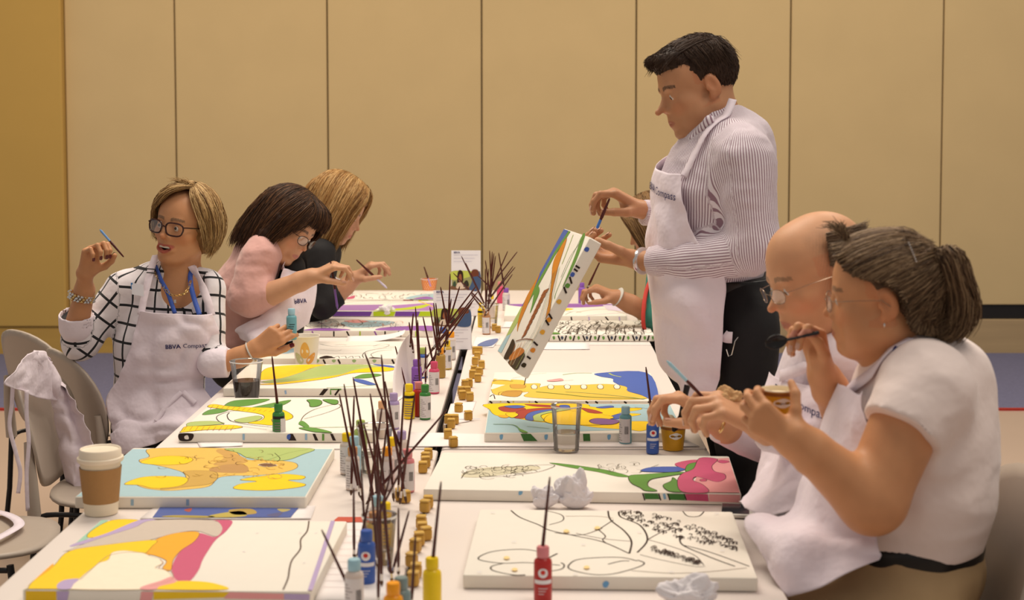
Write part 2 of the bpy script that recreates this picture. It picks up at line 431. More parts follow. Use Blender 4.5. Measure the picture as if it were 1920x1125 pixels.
def art_L5(A, B):
    A.poly([(488, 710), (492, 696), (510, 688), (560, 684), (610, 684), (585, 690), (560, 700), (530, 709), (495, 712)], Yel, True, (120, 70, 60), .0016)
    for i in range(9): A.line([(495, 692 + i * 2.4), (600 - i * 9, 685 + i * 2.7)], .001, (180, 110, 40))
    A.poly([(490, 716), (530, 709), (560, 700), (590, 689), (620, 684), (690, 684), (715, 690), (670, 694), (630, 705), (580, 712), (520, 718)], LGr, True, (150, 110, 150), .002)
    for i in range(9): A.line([(520 + i * 4, 714 - i * 3.2), (640 + i * 6, 700 - i * 1.8)], .001, (110, 130, 70))
    A.poly([(485, 721), (540, 716), (600, 708), (640, 702), (665, 694), (700, 689), (738, 688), (735, 695), (700, 698), (660, 700), (620, 709), (570, 716), (520, 721)], Yel, True, (150, 100, 140), .0022)
    A.poly([(700, 683), (735, 686), (738, 690), (715, 687)], Blu)
    A.poly([(664, 709), (680, 702), (705, 701), (715, 704), (690, 709)], Grn, True, Blk, .0012)
    A.poly([(662, 711), (680, 712), (705, 721), (690, 722), (668, 716)], Blu)
    A.line([(612, 728), (660, 725), (704, 722)], .0035, Grn)
    B.poly([(598, 741), (607, 729), (616, 729), (606, 741)], Blk, False)
    B.line([(620, 740), (620, 730), (640, 730)], .005, Grn, False); B.line([(628, 741), (636, 730)], .006, Blk, False)
    B.line([(535, 732), (536, 739)], .006, (150, 180, 215), False)
canvas((418, 728), (744, 728), 683, 'canvas with a big striped wing in yellow and pale green, beside the iced drink cup', art_L5)

def art_L4(A, B):
    A.poly([(515, 655), (552, 653), (552, 660), (540, 663), (500, 663)], LBl, False)
    for y in (656, 660): A.line([(510, y), (550, y - 1)], .001, (130, 160, 190))
    A.line([(600, 645), (630, 650), (690, 648), (740, 650)], .0018); A.line([(700, 649), (715, 645), (730, 647), (718, 652), (700, 652)], .0016)
    A.line([(628, 647), (640, 646), (650, 647)], .002); A.line([(600, 655), (630, 658), (640, 656)], .0014)
    A.line([(600, 663), (640, 663), (690, 662)], .0018)
    A.line([(682, 671), (680, 665), (690, 658), (720, 653), (745, 652)], .0028); A.line([(700, 670), (696, 664), (712, 658), (735, 656)], .0022)
    for i in range(6): A.line([(600 + i * 13, 671 - (i % 2) * 2), (608 + i * 13, 668), (610 + i * 13, 672)], .0022)
    A.poly([(597, 673), (612, 667), (628, 671), (618, 675)], Blk)
    A.poly([(690, 674), (700, 670), (715, 674)], Blk)
    for x in (595, 626, 664, 702): B.poly([(x - 4, 676), (x, 674), (x + 4, 676), (x, 680)], (150, 180, 120))
    for x in (606, 634, 735): B.line([(x, 674), (x + 4, 682)], .006, Blk, False)
canvas((458, 672), (748, 672), 640, 'mostly bare canvas with black fish outlines, behind the leaf patterned paper cup', art_L4)

def art_L3(A, B):
    A.poly([(566, 619), (600, 615), (650, 617), (648, 620), (566, 621)], Pur)
    A.poly([(705, 619), (730, 613), (812, 611), (815, 620), (780, 620)], Pur)
    c = (603, 607)
    for i in range(12):
        a = i * .524; A.line([(c[0], c[1]), (c[0] + 33 * math.cos(a), c[1] + 9 * math.sin(a))], .0022, [(40, 24, 16), (180, 70, 90), (90, 110, 160)][i % 3])
    A.line([(c[0] + 33 * math.cos(i * .524), c[1] + 9 * math.sin(i * .524)) for i in range(13)], .0022)
    A.poly([(640, 605), (690, 601), (740, 604), (710, 612), (660, 614)], LBl, True, Blk, .002)
    A.poly([(645, 602), (670, 600), (690, 603), (668, 606)], LPk, True, Blk, .0016)
    A.line([(672, 600), (680, 606), (674, 610)], .004)
    rnd = random.Random(5); scribble(A, rnd, 575, 750, 601, 614, 45, .0015, (60, 50, 70), 8); scribble(A, rnd, 600, 780, 600, 612, 16, .002, (220, 130, 90), 8)
    for i, x in enumerate((585, 626, 650, 675, 702, 722, 747, 780)):
        B.line([(x, 621), (x + (0 if i % 2 else 5), 631)], .006, [Pur, Blk, Blk, (170, 200, 60)][i % 4], False)
canvas((560, 620), (815, 620), 597, 'canvas with a spoked wheel outline and purple patches, behind the curled sheet', art_L3)

def art_L2(A, B):
    A.poly([(622, 582), (632, 572), (720, 571), (700, 584)], (165, 120, 180), False)
    A.poly([(715, 583), (730, 573), (800, 568), (846, 568), (846, 583)], (175, 125, 190), False)
    A.poly([(700, 582), (760, 577), (805, 570), (790, 578), (740, 583)], (190, 205, 50))
    A.line([(640, 568), (700, 564), (800, 566)], .003); A.line([(650, 571), (720, 568), (810, 567)], .0022, (190, 110, 60))
    A.line([(785, 563), (812, 575)], .008, Yel)
    B.poly([(622, 584), (698, 584), (694, 595), (622, 595)], (115, 70, 160), False)
    B.poly([(700, 584), (742, 584), (738, 595), (700, 595)], (180, 205, 30), False)
    B.poly([(742, 584), (788, 584), (784, 595), (740, 595)], (115, 70, 160), False)
    B.poly([(788, 584), (810, 584), (810, 595), (784, 595)], (180, 205, 30), False)
canvas((622, 583), (846, 583), 564, 'canvas with thick purple and lime edges under the small crumpled napkin', art_L2)
def art_L1(A, B):
    A.poly([(645, 560), (665, 554), (662, 560)], Pnk); A.poly([(640, 561), (646, 556), (648, 561)], Blk)
    A.poly([(760, 560), (790, 552), (830, 551), (825, 561)], LBl); A.poly([(775, 561), (800, 556), (812, 561)], Pur)
    A.line([(770, 561), (810, 552)], .004, (235, 150, 50)); A.line([(655, 551), (680, 549), (710, 551)], .003)
    rnd = random.Random(8); scribble(A, rnd, 650, 840, 548, 560, 26, .0022, (90, 60, 40), 10)
    B.poly([(756, 562), (775, 562), (775, 568), (756, 568)], (150, 60, 70), False); B.poly([(785, 562), (803, 562), (803, 568), (785, 568)], (180, 205, 30), False)
canvas((636, 561), (850, 561), 547, 'farthest canvas of the left row, reached by the blonde woman\'s brush', art_L1)

def art_R1(A, B):
    A.poly([(960, 570), (1150, 570), (1120, 575), (1050, 577), (990, 576)], Pur)
    A.poly([(1040, 577), (1075, 579), (1062, 582), (1040, 582)], Yel)
    A.poly([(1130, 572), (1170, 572), (1173, 584), (1140, 582)], (222, 208, 225), False)
    A.line([(1080, 586), (1110, 581), (1140, 580), (1172, 588)], .003, (200, 160, 70)); A.line([(1100, 592), (1173, 586)], .003, Pur)
    A.line([(1060, 590), (1075, 584), (1090, 586)], .002); A.line([(1010, 588), (1050, 583), (1070, 585)], .002)
    for x, c in ((1072, Blk), (1105, Lil), (1136, Blk), (1162, Lil)): B.line([(x - 1, 594), (x + (5 if x == 1136 else 0), 601)], .006, c, False)
canvas((945, 592), (1175, 592), 569, 'canvas with purple far edge near the single purple bottle on the right row', art_R1)
def art_R2(A, B):
    rnd = random.Random(4)
    scribble(A, rnd, 1015, 1215, 603, 627, 150, .0022, Blk, 11)
    for i in range(12): A.line([(1010 + i * 18, 627), (1018 + i * 17, 616), (1030 + i * 16, 610)], .003)
    A.poly([(1018, 627), (1040, 624), (1050, 627)], Grn)
    for i in range(15):
        x = 1000 + i * 15.5; B.line([(x, 629), (x + (-3 if i % 3 else 4), 639)], .006, Blk, False)
        B.poly([(x + 5, 632), (x + 8, 630), (x + 10, 634), (x + 7, 637)], Grn if i % 3 else (60, 70, 90))
canvas((966, 628), (1227, 628), 601, 'canvas densely covered in black leaf outlines beside the standing man\'s apron', art_R2)
def art_R3(A, B):
    A.poly([(918, 731), (920, 712), (935, 711), (980, 713), (985, 719), (1012, 719), (1012, 726), (1030, 723), (1085, 722), (1130, 720), (1160, 722), (1178, 726), (1176, 733), (1205, 742), (1210, 748), (1150, 750), (1060, 749), (985, 744), (990, 735), (935, 741)], (238, 196, 80), True, (110, 80, 30), .0012)
    A.poly([(917, 722), (930, 712), (957, 710), (952, 719), (940, 724), (918, 730)], (250, 238, 220))
    A.poly([(920, 714), (938, 712), (958, 714), (955, 721), (925, 720)], (235, 190, 70))
    A.poly([(958, 721), (984, 722), (982, 728), (960, 728)], (210, 160, 70), True, Blk, .001); A.poly([(950, 733), (978, 733), (970, 744), (940, 741)], (200, 150, 65), True, Blk, .001)
    A.line([(919, 715), (935, 713), (962, 715)], .005); A.line([(986, 708), (983, 722)], .003)
    A.line([(935, 741), (940, 735), (985, 734)], .002, (120, 80, 40)); A.line([(917, 744), (925, 740), (928, 748)], .003)
    A.poly([(1120, 700), (1213, 699), (1236, 750), (1222, 750), (1200, 740), (1178, 734), (1175, 726), (1162, 722), (1150, 716), (1148, 710), (1125, 706)], Blu)
    A.line([(1142, 700), (1150, 704), (1165, 707)], .006, (190, 200, 70))
    for i in range(6):
        x = 1001 + i * 31; A.poly([(x - 5, 724), (x, 721), (x + 6, 724), (x + 5, 729), (x - 3, 729)], (242, 230, 210), True, Blk, .0016)
    A.line([(1005, 735), (1060, 740), (1110, 745), (1210, 748)], .005, Grn); A.line([(1060, 735), (1110, 738), (1180, 745), (1208, 749)], .005, LGr)
    A.line([(1025, 713), (1045, 712), (1055, 714), (1075, 713)], .0018, (150, 60, 50)); A.poly([(1026, 714), (1050, 710), (1056, 714), (1035, 716)], LPk)
    A.line([(1055, 703), (1080, 700), (1110, 700)], .004, Grn); A.line([(960, 710), (1000, 702), (1025, 700)], .0012)
    for x, c in ((918, Blk), (951, Blk), (1003, Blk), (1098, Blk), (1116, Blk), (1170, Blk), (1215, Blk)): B.line([(x, 750), (x + 5, 756)], .005, c, False)
    for x in (938, 962, 992, 1058, 1145): B.poly([(x - 1, 751), (x + 2, 751), (x + 1, 755)], (220, 190, 80))
canvas((915, 751), (1240, 752), 698, 'canvas with a yellow building and blue sky corner, right behind the blue winged canvas', art_R3)
def art_R4(A, B):
    A.poly([(918, 757), (1256, 758), (1284, 813), (1280, 806), (1180, 806), (1000, 812), (909, 812)], LBl, False)
    A.poly([(915, 757), (1085, 757), (1110, 763), (1160, 765), (1200, 765), (1198, 769), (1160, 774), (1200, 776), (1190, 780), (1150, 784), (1160, 790), (1210, 790), (1235, 796), (1205, 808), (1180, 806), (1120, 802), (1090, 798), (1060, 797), (1030, 793), (1000, 790), (960, 783), (930, 779), (918, 768)], Yel, True, (110, 80, 30), .0016)
    A.poly([(935, 764), (960, 761), (985, 766), (975, 772), (945, 772)], (170, 60, 50), True, Blk, .0014)
    A.poly([(985, 758), (1035, 760), (1060, 764), (1030, 764), (1000, 762)], (170, 60, 50), True, Blk, .0014)
    A.poly([(1090, 765), (1115, 769), (1130, 775), (1105, 774)], (170, 60, 50), True, Blk, .0014)
    A.poly([(975, 770), (1020, 765), (1045, 768), (1010, 776), (980, 785), (962, 782)], (170, 60, 50), True, Blk, .0014)
    A.poly([(945, 762), (970, 760), (985, 763), (965, 766)], Blu, True, Blk, .0012); A.poly([(1050, 760), (1065, 760), (1068, 765), (1052, 765)], Blu, True, Blk, .0012)
    A.poly([(1118, 764), (1145, 761), (1150, 764), (1130, 766)], Blu, True, Blk, .0012); A.poly([(1140, 784), (1160, 776), (1175, 777), (1160, 786)], Blu, True, Blk, .0012)
    A.poly([(988, 784), (995, 774), (1030, 768), (1070, 768), (1045, 772), (1015, 779), (1020, 790), (1000, 789)], LGr, True, Blk, .0018)
    A.poly([(985, 786), (990, 776), (1010, 770), (1050, 767), (1020, 773), (1000, 780), (1000, 789)], Blu, True, Blk, .0012)
    A.poly([(1020, 788), (1030, 778), (1060, 771), (1090, 773), (1150, 782), (1130, 790), (1130, 797), (1060, 797), (1030, 794)], Yel, True, Blk, .0016)
    A.poly([(1105, 790), (1120, 785), (1160, 789), (1150, 796), (1118, 796)], (130, 90, 150), True, (90, 50, 60), .003)
    A.poly([(935, 779), (955, 780), (950, 784), (938, 783)], Org); A.poly([(948, 777), (960, 774), (972, 778), (960, 784)], Yel, True, Blk, .0012)
    A.line([(925, 796), (960, 797), (972, 803), (976, 810)], .0045, (110, 150, 110)); A.line([(988, 800), (1030, 804)], .003, (120, 150, 120))
    A.poly([(972, 804), (990, 812), (978, 812)], Grn)
    for x in (1165, 1190): A.line([(x, 764 + (x % 5)), (x + 36, 766 + (x % 3))], .0018)
    B.poly([(976, 813), (995, 813), (1008, 827), (982, 827)], (60, 110, 50), False); B.poly([(1093, 810), (1106, 810), (1107, 827), (1094, 827)], (60, 110, 50), False)
    for x in (940, 1024, 1142): B.poly([(x - 3, 816), (x + 3, 815), (x + 2, 823), (x - 2, 824)], (120, 170, 205))
canvas((908, 812), (1284, 812), 757, 'light blue canvas with a yellow and red winged creature, behind the clear tumbler', art_R4)
def art_R5(A, B):
    A.poly([(1030, 868), (1060, 870), (1105, 876), (1140, 882), (1180, 893), (1160, 894), (1120, 885), (1070, 877)], Grn, True, (70, 60, 30), .001)
    A.poly([(865, 893), (880, 882), (920, 876), (1000, 874), (1010, 880), (960, 888), (900, 895)], (215, 208, 180))
    rnd = random.Random(9); scribble(A, rnd, 880, 1010, 876, 893, 46, .0013, (60, 50, 40), 14); scribble(A, rnd, 1110, 1200, 870, 884, 22, .001, (90, 80, 60), 12)
    A.line([(865, 897), (880, 885), (940, 877), (1020, 872), (1040, 874), (1010, 885), (950, 893), (900, 894)], .0018); A.line([(1200, 884), (1235, 872)], .0016)
    A.poly([(1202, 884), (1220, 877), (1270, 876), (1285, 880), (1270, 885), (1240, 886)], Blu, True, (60, 70, 110), .001)
    A.poly([(1180, 893), (1210, 890), (1270, 886), (1285, 888), (1250, 894), (1220, 900), (1215, 912), (1232, 921), (1210, 921), (1200, 915), (1183, 906)], Grn, True, Blk, .0016)
    A.poly([(1243, 911), (1258, 903), (1262, 896), (1275, 908), (1284, 922), (1255, 922)], Grn, True, Blk, .0016)
    A.poly([(1265, 871), (1290, 864), (1310, 864), (1300, 874), (1285, 880)], Pnk); A.poly([(1285, 884), (1290, 872), (1310, 868), (1308, 878), (1295, 884)], Grn, True, Blk, .0014)
    A.poly([(1320, 862), (1383, 860), (1388, 926), (1330, 926), (1300, 910), (1310, 885)], LPk, False)
    A.poly([(1312, 860), (1345, 862), (1335, 875), (1340, 885), (1358, 890), (1360, 899), (1345, 905), (1325, 900), (1305, 895), (1300, 902), (1318, 910), (1328, 926), (1280, 926), (1270, 905), (1278, 890), (1300, 880)], Pnk, True, Blk, .0014)
    A.poly([(1345, 866), (1355, 864), (1368, 867), (1355, 870)], Pnk, True, Blk, .0012); A.poly([(1312, 901), (1322, 899), (1325, 903), (1316, 904)], Pnk, True, Blk, .0012)
    B.poly([(1207, 922), (1233, 922), (1237, 936), (1210, 936)], (60, 115, 50), False); B.poly([(1250, 922), (1283, 923), (1285, 938), (1256, 937)], (60, 115, 50), False)
    for x in (1205, 1235, 1252, 1283): B.line([(x, 922), (x + 4, 938)], .003, Blk, False)
    B.poly([(1285, 923), (1327, 926), (1329, 940), (1288, 938)], (195, 75, 115), False); B.poly([(1329, 926), (1390, 928), (1390, 942), (1330, 940)], LPk, False)
    B.poly([(973, 921), (980, 919), (978, 927), (973, 928)], (120, 170, 205)); B.line([(1245, 924), (1247, 936)], .006, (130, 170, 200), False)
canvas((794, 917), (1390, 926), 848, 'widest canvas, bare except for green stems and a pink right end, behind the crumpled napkin', art_R5)
def art_R6(A, B):
    k = .0026
    A.line([(958, 957), (975, 970), (1010, 984), (1030, 994), (1080, 1005), (1130, 1016), (1180, 1038)], .0036)
    A.line([(1022, 957), (1052, 965), (1055, 976), (1030, 984)], k); A.line([(1140, 958), (1145, 975), (1170, 995), (1184, 1015), (1180, 1038)], .004)
    A.line([(1160, 960), (1165, 970), (1200, 985), (1214, 1012), (1195, 1036)], .004); A.line([(1214, 1012), (1240, 998), (1265, 990)], k)
    A.line([(1150, 975), (1130, 988), (1122, 992), (1135, 1005), (1130, 1012), (1136, 1018)], k); A.line([(1040, 999), (1090, 1003), (1130, 990)], k)
    A.line([(1060, 968), (1120, 968), (1150, 972)], .0014, (120, 90, 60)); A.line([(1080, 1000), (1130, 1010), (1184, 1015)], .0018)
    A.line([(1015, 1035), (980, 1030), (930, 1033), (902, 1042), (900, 1050), (940, 1056), (990, 1055), (1050, 1060)], .003)
    A.line([(945, 1056), (922, 1062), (925, 1070), (960, 1078), (985, 1079)], .003); A.line([(1010, 1073), (1050, 1068), (1058, 1060), (1052, 1055)], .003)
    A.line([(1195, 1052), (1160, 1045), (1090, 1048), (1068, 1058), (1070, 1068), (1110, 1077), (1150, 1076), (1195, 1064), (1208, 1056), (1195, 1050)], .003)
    A.line([(1140, 1058), (1165, 1052), (1180, 1052)], .003); A.line([(1025, 1048), (1045, 1038)], .004)
    A.line([(1274, 1006), (1280, 1022), (1320, 1040), (1350, 1052), (1378, 1062)], .0034); A.line([(1280, 1022), (1330, 1035), (1405, 1062)], k)
    A.line([(1184, 1070), (1260, 1075), (1330, 1072), (1400, 1065)], .0018, (110, 80, 50))
    A.line([(1280, 958), (1290, 968), (1310, 968), (1320, 959)], k)
    A.line([(1215, 1012), (1250, 1022), (1300, 1040), (1320, 1060)], .0016); A.line([(1200, 1040), (1240, 1050), (1300, 1062), (1322, 1062)], .0016)
    rnd = random.Random(2)
    for _ in range(130):
        t = rnd.random(); x = 1165 + t * 215; y = 962 + t * 62 + rnd.uniform(-1, 1) * (8 + 8 * math.sin(t * 3.1)); r = rnd.uniform(3, 7)
        A.line([(x - r, y), (x - r * .3, y - r * .4), (x + r * .6, y), (x + r * .2, y + r * .5)], .0022)
    for _ in range(40):
        t = rnd.random(); x = 1215 + t * 100; y = 1028 + t * 30 + rnd.uniform(-4, 4); A.line([(x - 5, y), (x, y - 3), (x + 4, y + 1)], .0024)
    for x, y in ((920, 963), (960, 1018), (1090, 1023), (1195, 1000), (895, 1075), (1075, 1085), (1350, 1035), (1340, 965), (1255, 1075)): A.line([(x, y), (x + 8, y)], .003, (205, 205, 215))
    for x, y in ((950, 1048), (965, 1070), (1100, 1066), (1062, 998), (1120, 992)): A.poly([(x - 6, y), (x, y - 3), (x + 6, y), (x, y + 3)], (245, 215, 150))
    B.poly([(1130, 1094), (1136, 1089), (1142, 1093), (1138, 1101), (1132, 1101)], (110, 165, 210))
canvas((868, 1078), (1421, 1084), 955, 'nearest canvas on the right row, bare with dark leaf and apple outlines', art_R6)
# ------------------------------------------------------------------ paint bottles
lab_w = mat('white_label', (.74, .70, .70), .5, var=.03, scale=200)
def bottle_proto(kind):
    pass
COL = dict(yellow=(242, 205, 20), red=(178, 45, 42), orange=(245, 160, 25), paleblue=(160, 200, 215), blue=(60, 95, 175), grey=(120, 140, 140), ochre=(205, 170, 70),
           tan=(190, 135, 90), green=(60, 130, 60), lime=(165, 185, 100), peach=(225, 170, 125), lilac=(170, 150, 195), pink=(215, 80, 115), rose=(215, 130, 135), gold=(175, 140, 70), purple=(140, 90, 185), teal=(110, 165, 175), clear=(215, 200, 190))
BME = {}
def bottle(px, ytop, body, cap, lab, label, hs=1.0, wd=1.0, at_xyz=None, lay=None):
    """lab: 'front' round emblem + bands, 'back' printed text with barcode, 'side', None"""
    key = (body, cap, lab)
    r = .0172 * wd; hb = .074 * hs
    root = empty('paint_bottle')
    if at_xyz is None:
        zt = .75 + .104 * hs
        p = T(px, ytop, zt); root.location = (p.x, p.y, .7495)
    else: root.location = at_xyz
    if lay is not None: root.rotation_euler = lay
    tag(root, label, 'paint bottle', 'acrylic paint bottles on the tables')
    m = MB(); m.lathe([(r * .80, 0), (r * .97, .002), (r, .006), (r, hb), (r * .93, hb + .005), (r * .62, hb + .009), (r * .60, hb + .012)], 22, m=mat('bottle_' + body, hexc(*COL[body]), .3, var=.03))
    m.build('bottle_body', parent=root, smooth=True)
    m = MB(); z = hb + .010
    prof = [(r * .66, z), (r * .70, z + .002), (r * .70, z + .018 * hs), (r * .62, z + .0205 * hs), (r * .2, z + .0205 * hs)]
    m.lathe(prof, 16, m=mat('cap_' + cap, hexc(*COL[cap]), .3, var=.02)); m.build('cap', parent=root, smooth=True)
    if lab:
        # curved label patches facing the viewer
        def patch(mm, a0, a1, z0, z1, rr, n=10):
            vs = []; 
            for i in range(n + 1):
                a = a0 + (a1 - a0) * i / n
                vs += [(rr * math.sin(a), -rr * math.cos(a), z0), (rr * math.sin(a), -rr * math.cos(a), z1)]
            lb.add(vs, [(2 * i, 2 * i + 2, 2 * i + 3, 2 * i + 1) for i in range(n)], mm)
        lb = MB(); rr = r + .0003; ink = mat('label_ink', (.22, .18, .18), .6, var=0)
        if lab == 'back':
            patch(lab_w, -1.35, 1.25, .006, hb - .002, rr)
            for k in range(9): patch(ink, -1.1, -.1 - .25 * (k % 3), .012 + k * .006, .0132 + k * .006, rr + .0003, 5)
            for k in range(9): patch(BLKMET, .3 + k * .07, .33 + k * .07, .030, .052, rr + .0003, 1)
        elif lab == 'front':
            wm = mat('label_white_print', (.78, .76, .78), .5, var=0)
            patch(wm, -1.1, 1.1, hb * .50, hb * .60, rr)
            vs = [(0, 0, 0)]
            n = 16; pts = []
            for i in range(n):
                a = 2 * PI * i / n; u = .55 * math.cos(a); zz = hb * .78 + .009 * math.sin(a) * hs
                pts.append((rr * math.sin(u) * 1.01, -rr * math.cos(u) * 1.01, zz))
            lb.add([(0, -rr * 1.02, hb * .78)] + pts, [(0, i + 1, (i + 1) % n + 1) for i in range(n)], wm)
            pts = []
            for i in range(10):
                a = 2 * PI * i / 10; u = .26 * math.cos(a); zz = hb * .80 + .0045 * math.sin(a)
                pts.append((rr * math.sin(u) * 1.03, -rr * math.cos(u) * 1.03, zz))
            lb.add([(0, -rr * 1.035, hb * .80)] + pts, [(0, i + 1, (i + 1) % 10 + 1) for i in range(10)], mat('apple_red_print', hexc(200, 50, 40), .5, var=0))
            for k in range(3): patch(wm, -.5, .5 - .2 * k, hb * (.38 - k * .07), hb * (.395 - k * .07), rr + .0003, 5)
        elif lab == 'dark':
            patch(BLKMET, -1.3, 1.3, hb * .86, hb * .97, rr)
            for k in range(7): patch(ink, -.8, .8 - .2 * (k % 3), .010 + k * .007, .0125 + k * .007, rr + .0003, 5)
        elif lab == 'swirl':
            for k in range(3): patch(BLKMET, -.7 + .2 * k, .5 + .15 * k, hb * (.5 + .1 * k), hb * (.53 + .1 * k), rr)
            patch(lab_w, -.5, .4, hb * .44, hb * .47, rr)
        lb.build('label', parent=root)
    return root
bt = [
 (810, 1045, 'yellow', 'yellow', None, 'nearest yellow paint bottle, at the foot of the frame left of the red bottle'),
 (1018, 1024, 'red', 'rose', 'front', 'red paint bottle with a rosy cap in front of the nearest right canvas'),
 (737, 1092, 'orange', 'orange', None, 'orange paint bottle at the bottom of the picture between the brush bundles'),
 (664, 1048, 'clear', 'paleblue', 'back', 'pale blue capped bottle with a white label, nearest to the picture bottom'),
 (687, 994, 'blue', 'blue', 'front', 'blue bottle with a round red and white emblem in the nearest cluster'),
 (752, 1082, 'grey', 'grey', None, 'grey capped bottle behind the orange bottle'),
 (702, 960, 'ochre', 'tan', None, 'ochre bottle standing just behind the blue emblem bottle'),
 (722, 942, 'ochre', 'yellow', 'dark', 'yellow capped bottle with a black band behind the ochre bottle'),
 (708, 930, 'clear', 'paleblue', None, 'clear bottle with a light blue cap behind the yellow capped bottle'),
 (661, 838, 'clear', 'tan', 'back', 'white labelled bottle with a tan cap beside the blue lion canvas'),
 (650, 812, 'clear', 'yellow', 'back', 'small yellow capped bottle left of the tan capped one'),
 (664, 818, 'paleblue', 'paleblue', None, 'light blue bottle directly behind the tan capped bottle'),
 (676, 788, 'lime', 'lime', None, 'pale green bottle rising behind the tan capped bottle'),
 (738, 737, 'lilac', 'lilac', 'back', 'lilac capped tall bottle beside the curled standing sheet'),
 (717, 752, 'clear', 'peach', None, 'peach capped bottle left of the lilac capped one'),
 (735, 820, 'clear', 'yellow', 'back', 'bright yellow capped bottle in the middle of the brush bundle'),
 (726, 838, 'clear', 'orange', 'back', 'orange capped bottle in front of the bright yellow cap'),
 (753, 808, 'clear', 'lilac', None, 'lilac capped clear bottle right of the bright yellow cap'),
 (764, 842, 'rose', 'rose', 'back', 'rose pink bottle beside the row of ochre pots'),
 (797, 721, 'green', 'green', 'back', 'green capped bottle with a big white label at the table seam'),
 (767, 720, 'yellow', 'yellow', 'dark', 'yellow bottle with dark print beside the red bottle at the seam'),
 (767, 659, 'yellow', 'yellow', 'dark', 'taller yellow bottle with a black band in front of the curled sheet'),
 (785, 716, 'red', 'rose', None, 'red bottle between the yellow and the green capped bottles'),
 (814, 678, 'pink', 'pink', 'back', 'bright pink bottle with a barcode label'),
 (781, 674, 'purple', 'purple', 'swirl', 'purple bottle just right of the tall yellow bottle'),
 (793, 652, 'blue', 'lime', 'back', 'blue bottle half hidden by brushes near the curled sheet'),
 (826, 652, 'gold', 'orange', None, 'gold brown bottle with an orange cap in the middle cluster'),
 (838, 638, 'ochre', 'yellow', 'back', 'ochre bottle behind the gold brown bottle'),
 (846, 622, 'clear', 'orange', 'back', 'white labelled bottle in front of the nearer tent card'),
 (830, 614, 'clear', 'blue', None, 'blue capped bottle in front of the nearer tent card'),
 (912, 580, 'tan', 'tan', 'back', 'tan bottle with a barcode holding the far bundle of brushes'),
 (903, 568, 'yellow', 'yellow', 'dark', 'yellow bottle just left of the tan barcode bottle'),
 (921, 552, 'clear', 'yellow', None, 'yellow capped bottle behind the tan barcode bottle'),
 (938, 528, 'pink', 'rose', None, 'pink bottle behind the far brush bundle'),
 (949, 540, 'clear', 'purple', 'back', 'purple capped white labelled bottle at the far end'),
 (1173, 762, 'teal', 'paleblue', 'back', 'pale teal bottle on the right row, left of the blue bottle'),
 (1224, 778, 'blue', 'blue', 'front', 'blue emblem bottle beside the gold ice cream cup on the table'),
 (522, 757, 'green', 'green', 'dark', 'single dark green bottle on the left row between two canvases'),
 (1091, 530, 'purple', 'purple', 'swirl', 'lone purple bottle at the far end of the right row'),
]
BT = {}
for b_ in bt:
    o = bottle(*b_); BT[(b_[0], b_[1])] = o
# barcode sides turned a little
for k, a in {(661, 838): .2, (797, 721): .3, (1173, 762): -.5, (912, 580): -.4, (522, 757): .3}.items(): BT[k].rotation_euler.z = a
m = MB(); m.box((0, 0, .040), (.014, .0015, .05), lab_w); lbx = m.build('paper_strip', parent=BT[(522, 757)]); lbx.location = (.010, -.0165, 0)

# ------------------------------------------------------------------ brushes
def brush(p0, p1, Y, label, group=None, extend=0.0, rad=.0030, bristle=None, Y1=None, full=None):
    """p0 tip of handle (px), p1 lower end (px); lower end goes on to the bristles"""
    a = P(*p0, Y); b = P(*p1, Y1 or Y); d = (b - a).normalized()
    if extend: b = b + d * extend
    L = (b - a).length
    root = empty('paint_brush', tuple(b)); tag(root, label, 'paint brush', group)
    a = a - b; z = Vector((0, 0, 0))
    m = MB(); e = a * (.12 if bristle is None else .42)
    m.tube([a, a.lerp(e, .06), a.lerp(e, .5), a.lerp(e, .85), e], [rad * .4, rad * .72, rad * .95, rad * 1.2, rad * .9], 8, BRUSHW); m.build('handle', parent=root, smooth=True)
    m = MB(); f = a * (.06 if bristle is None else .14)
    m.tube([e, f], [rad * .98, rad * 1.05], 8, METAL if bristle is None else paint(*bristle)); m.build('ferrule', parent=root, smooth=True)
    m = MB(); m.tube([f, f * .5, z], [rad * 1.05, rad * 1.15, rad * .3], 8, paint(*bristle) if bristle else mat('brown_bristles', (.10, .05, .03), .8)); m.build('bristles', parent=root, smooth=True)
    return root
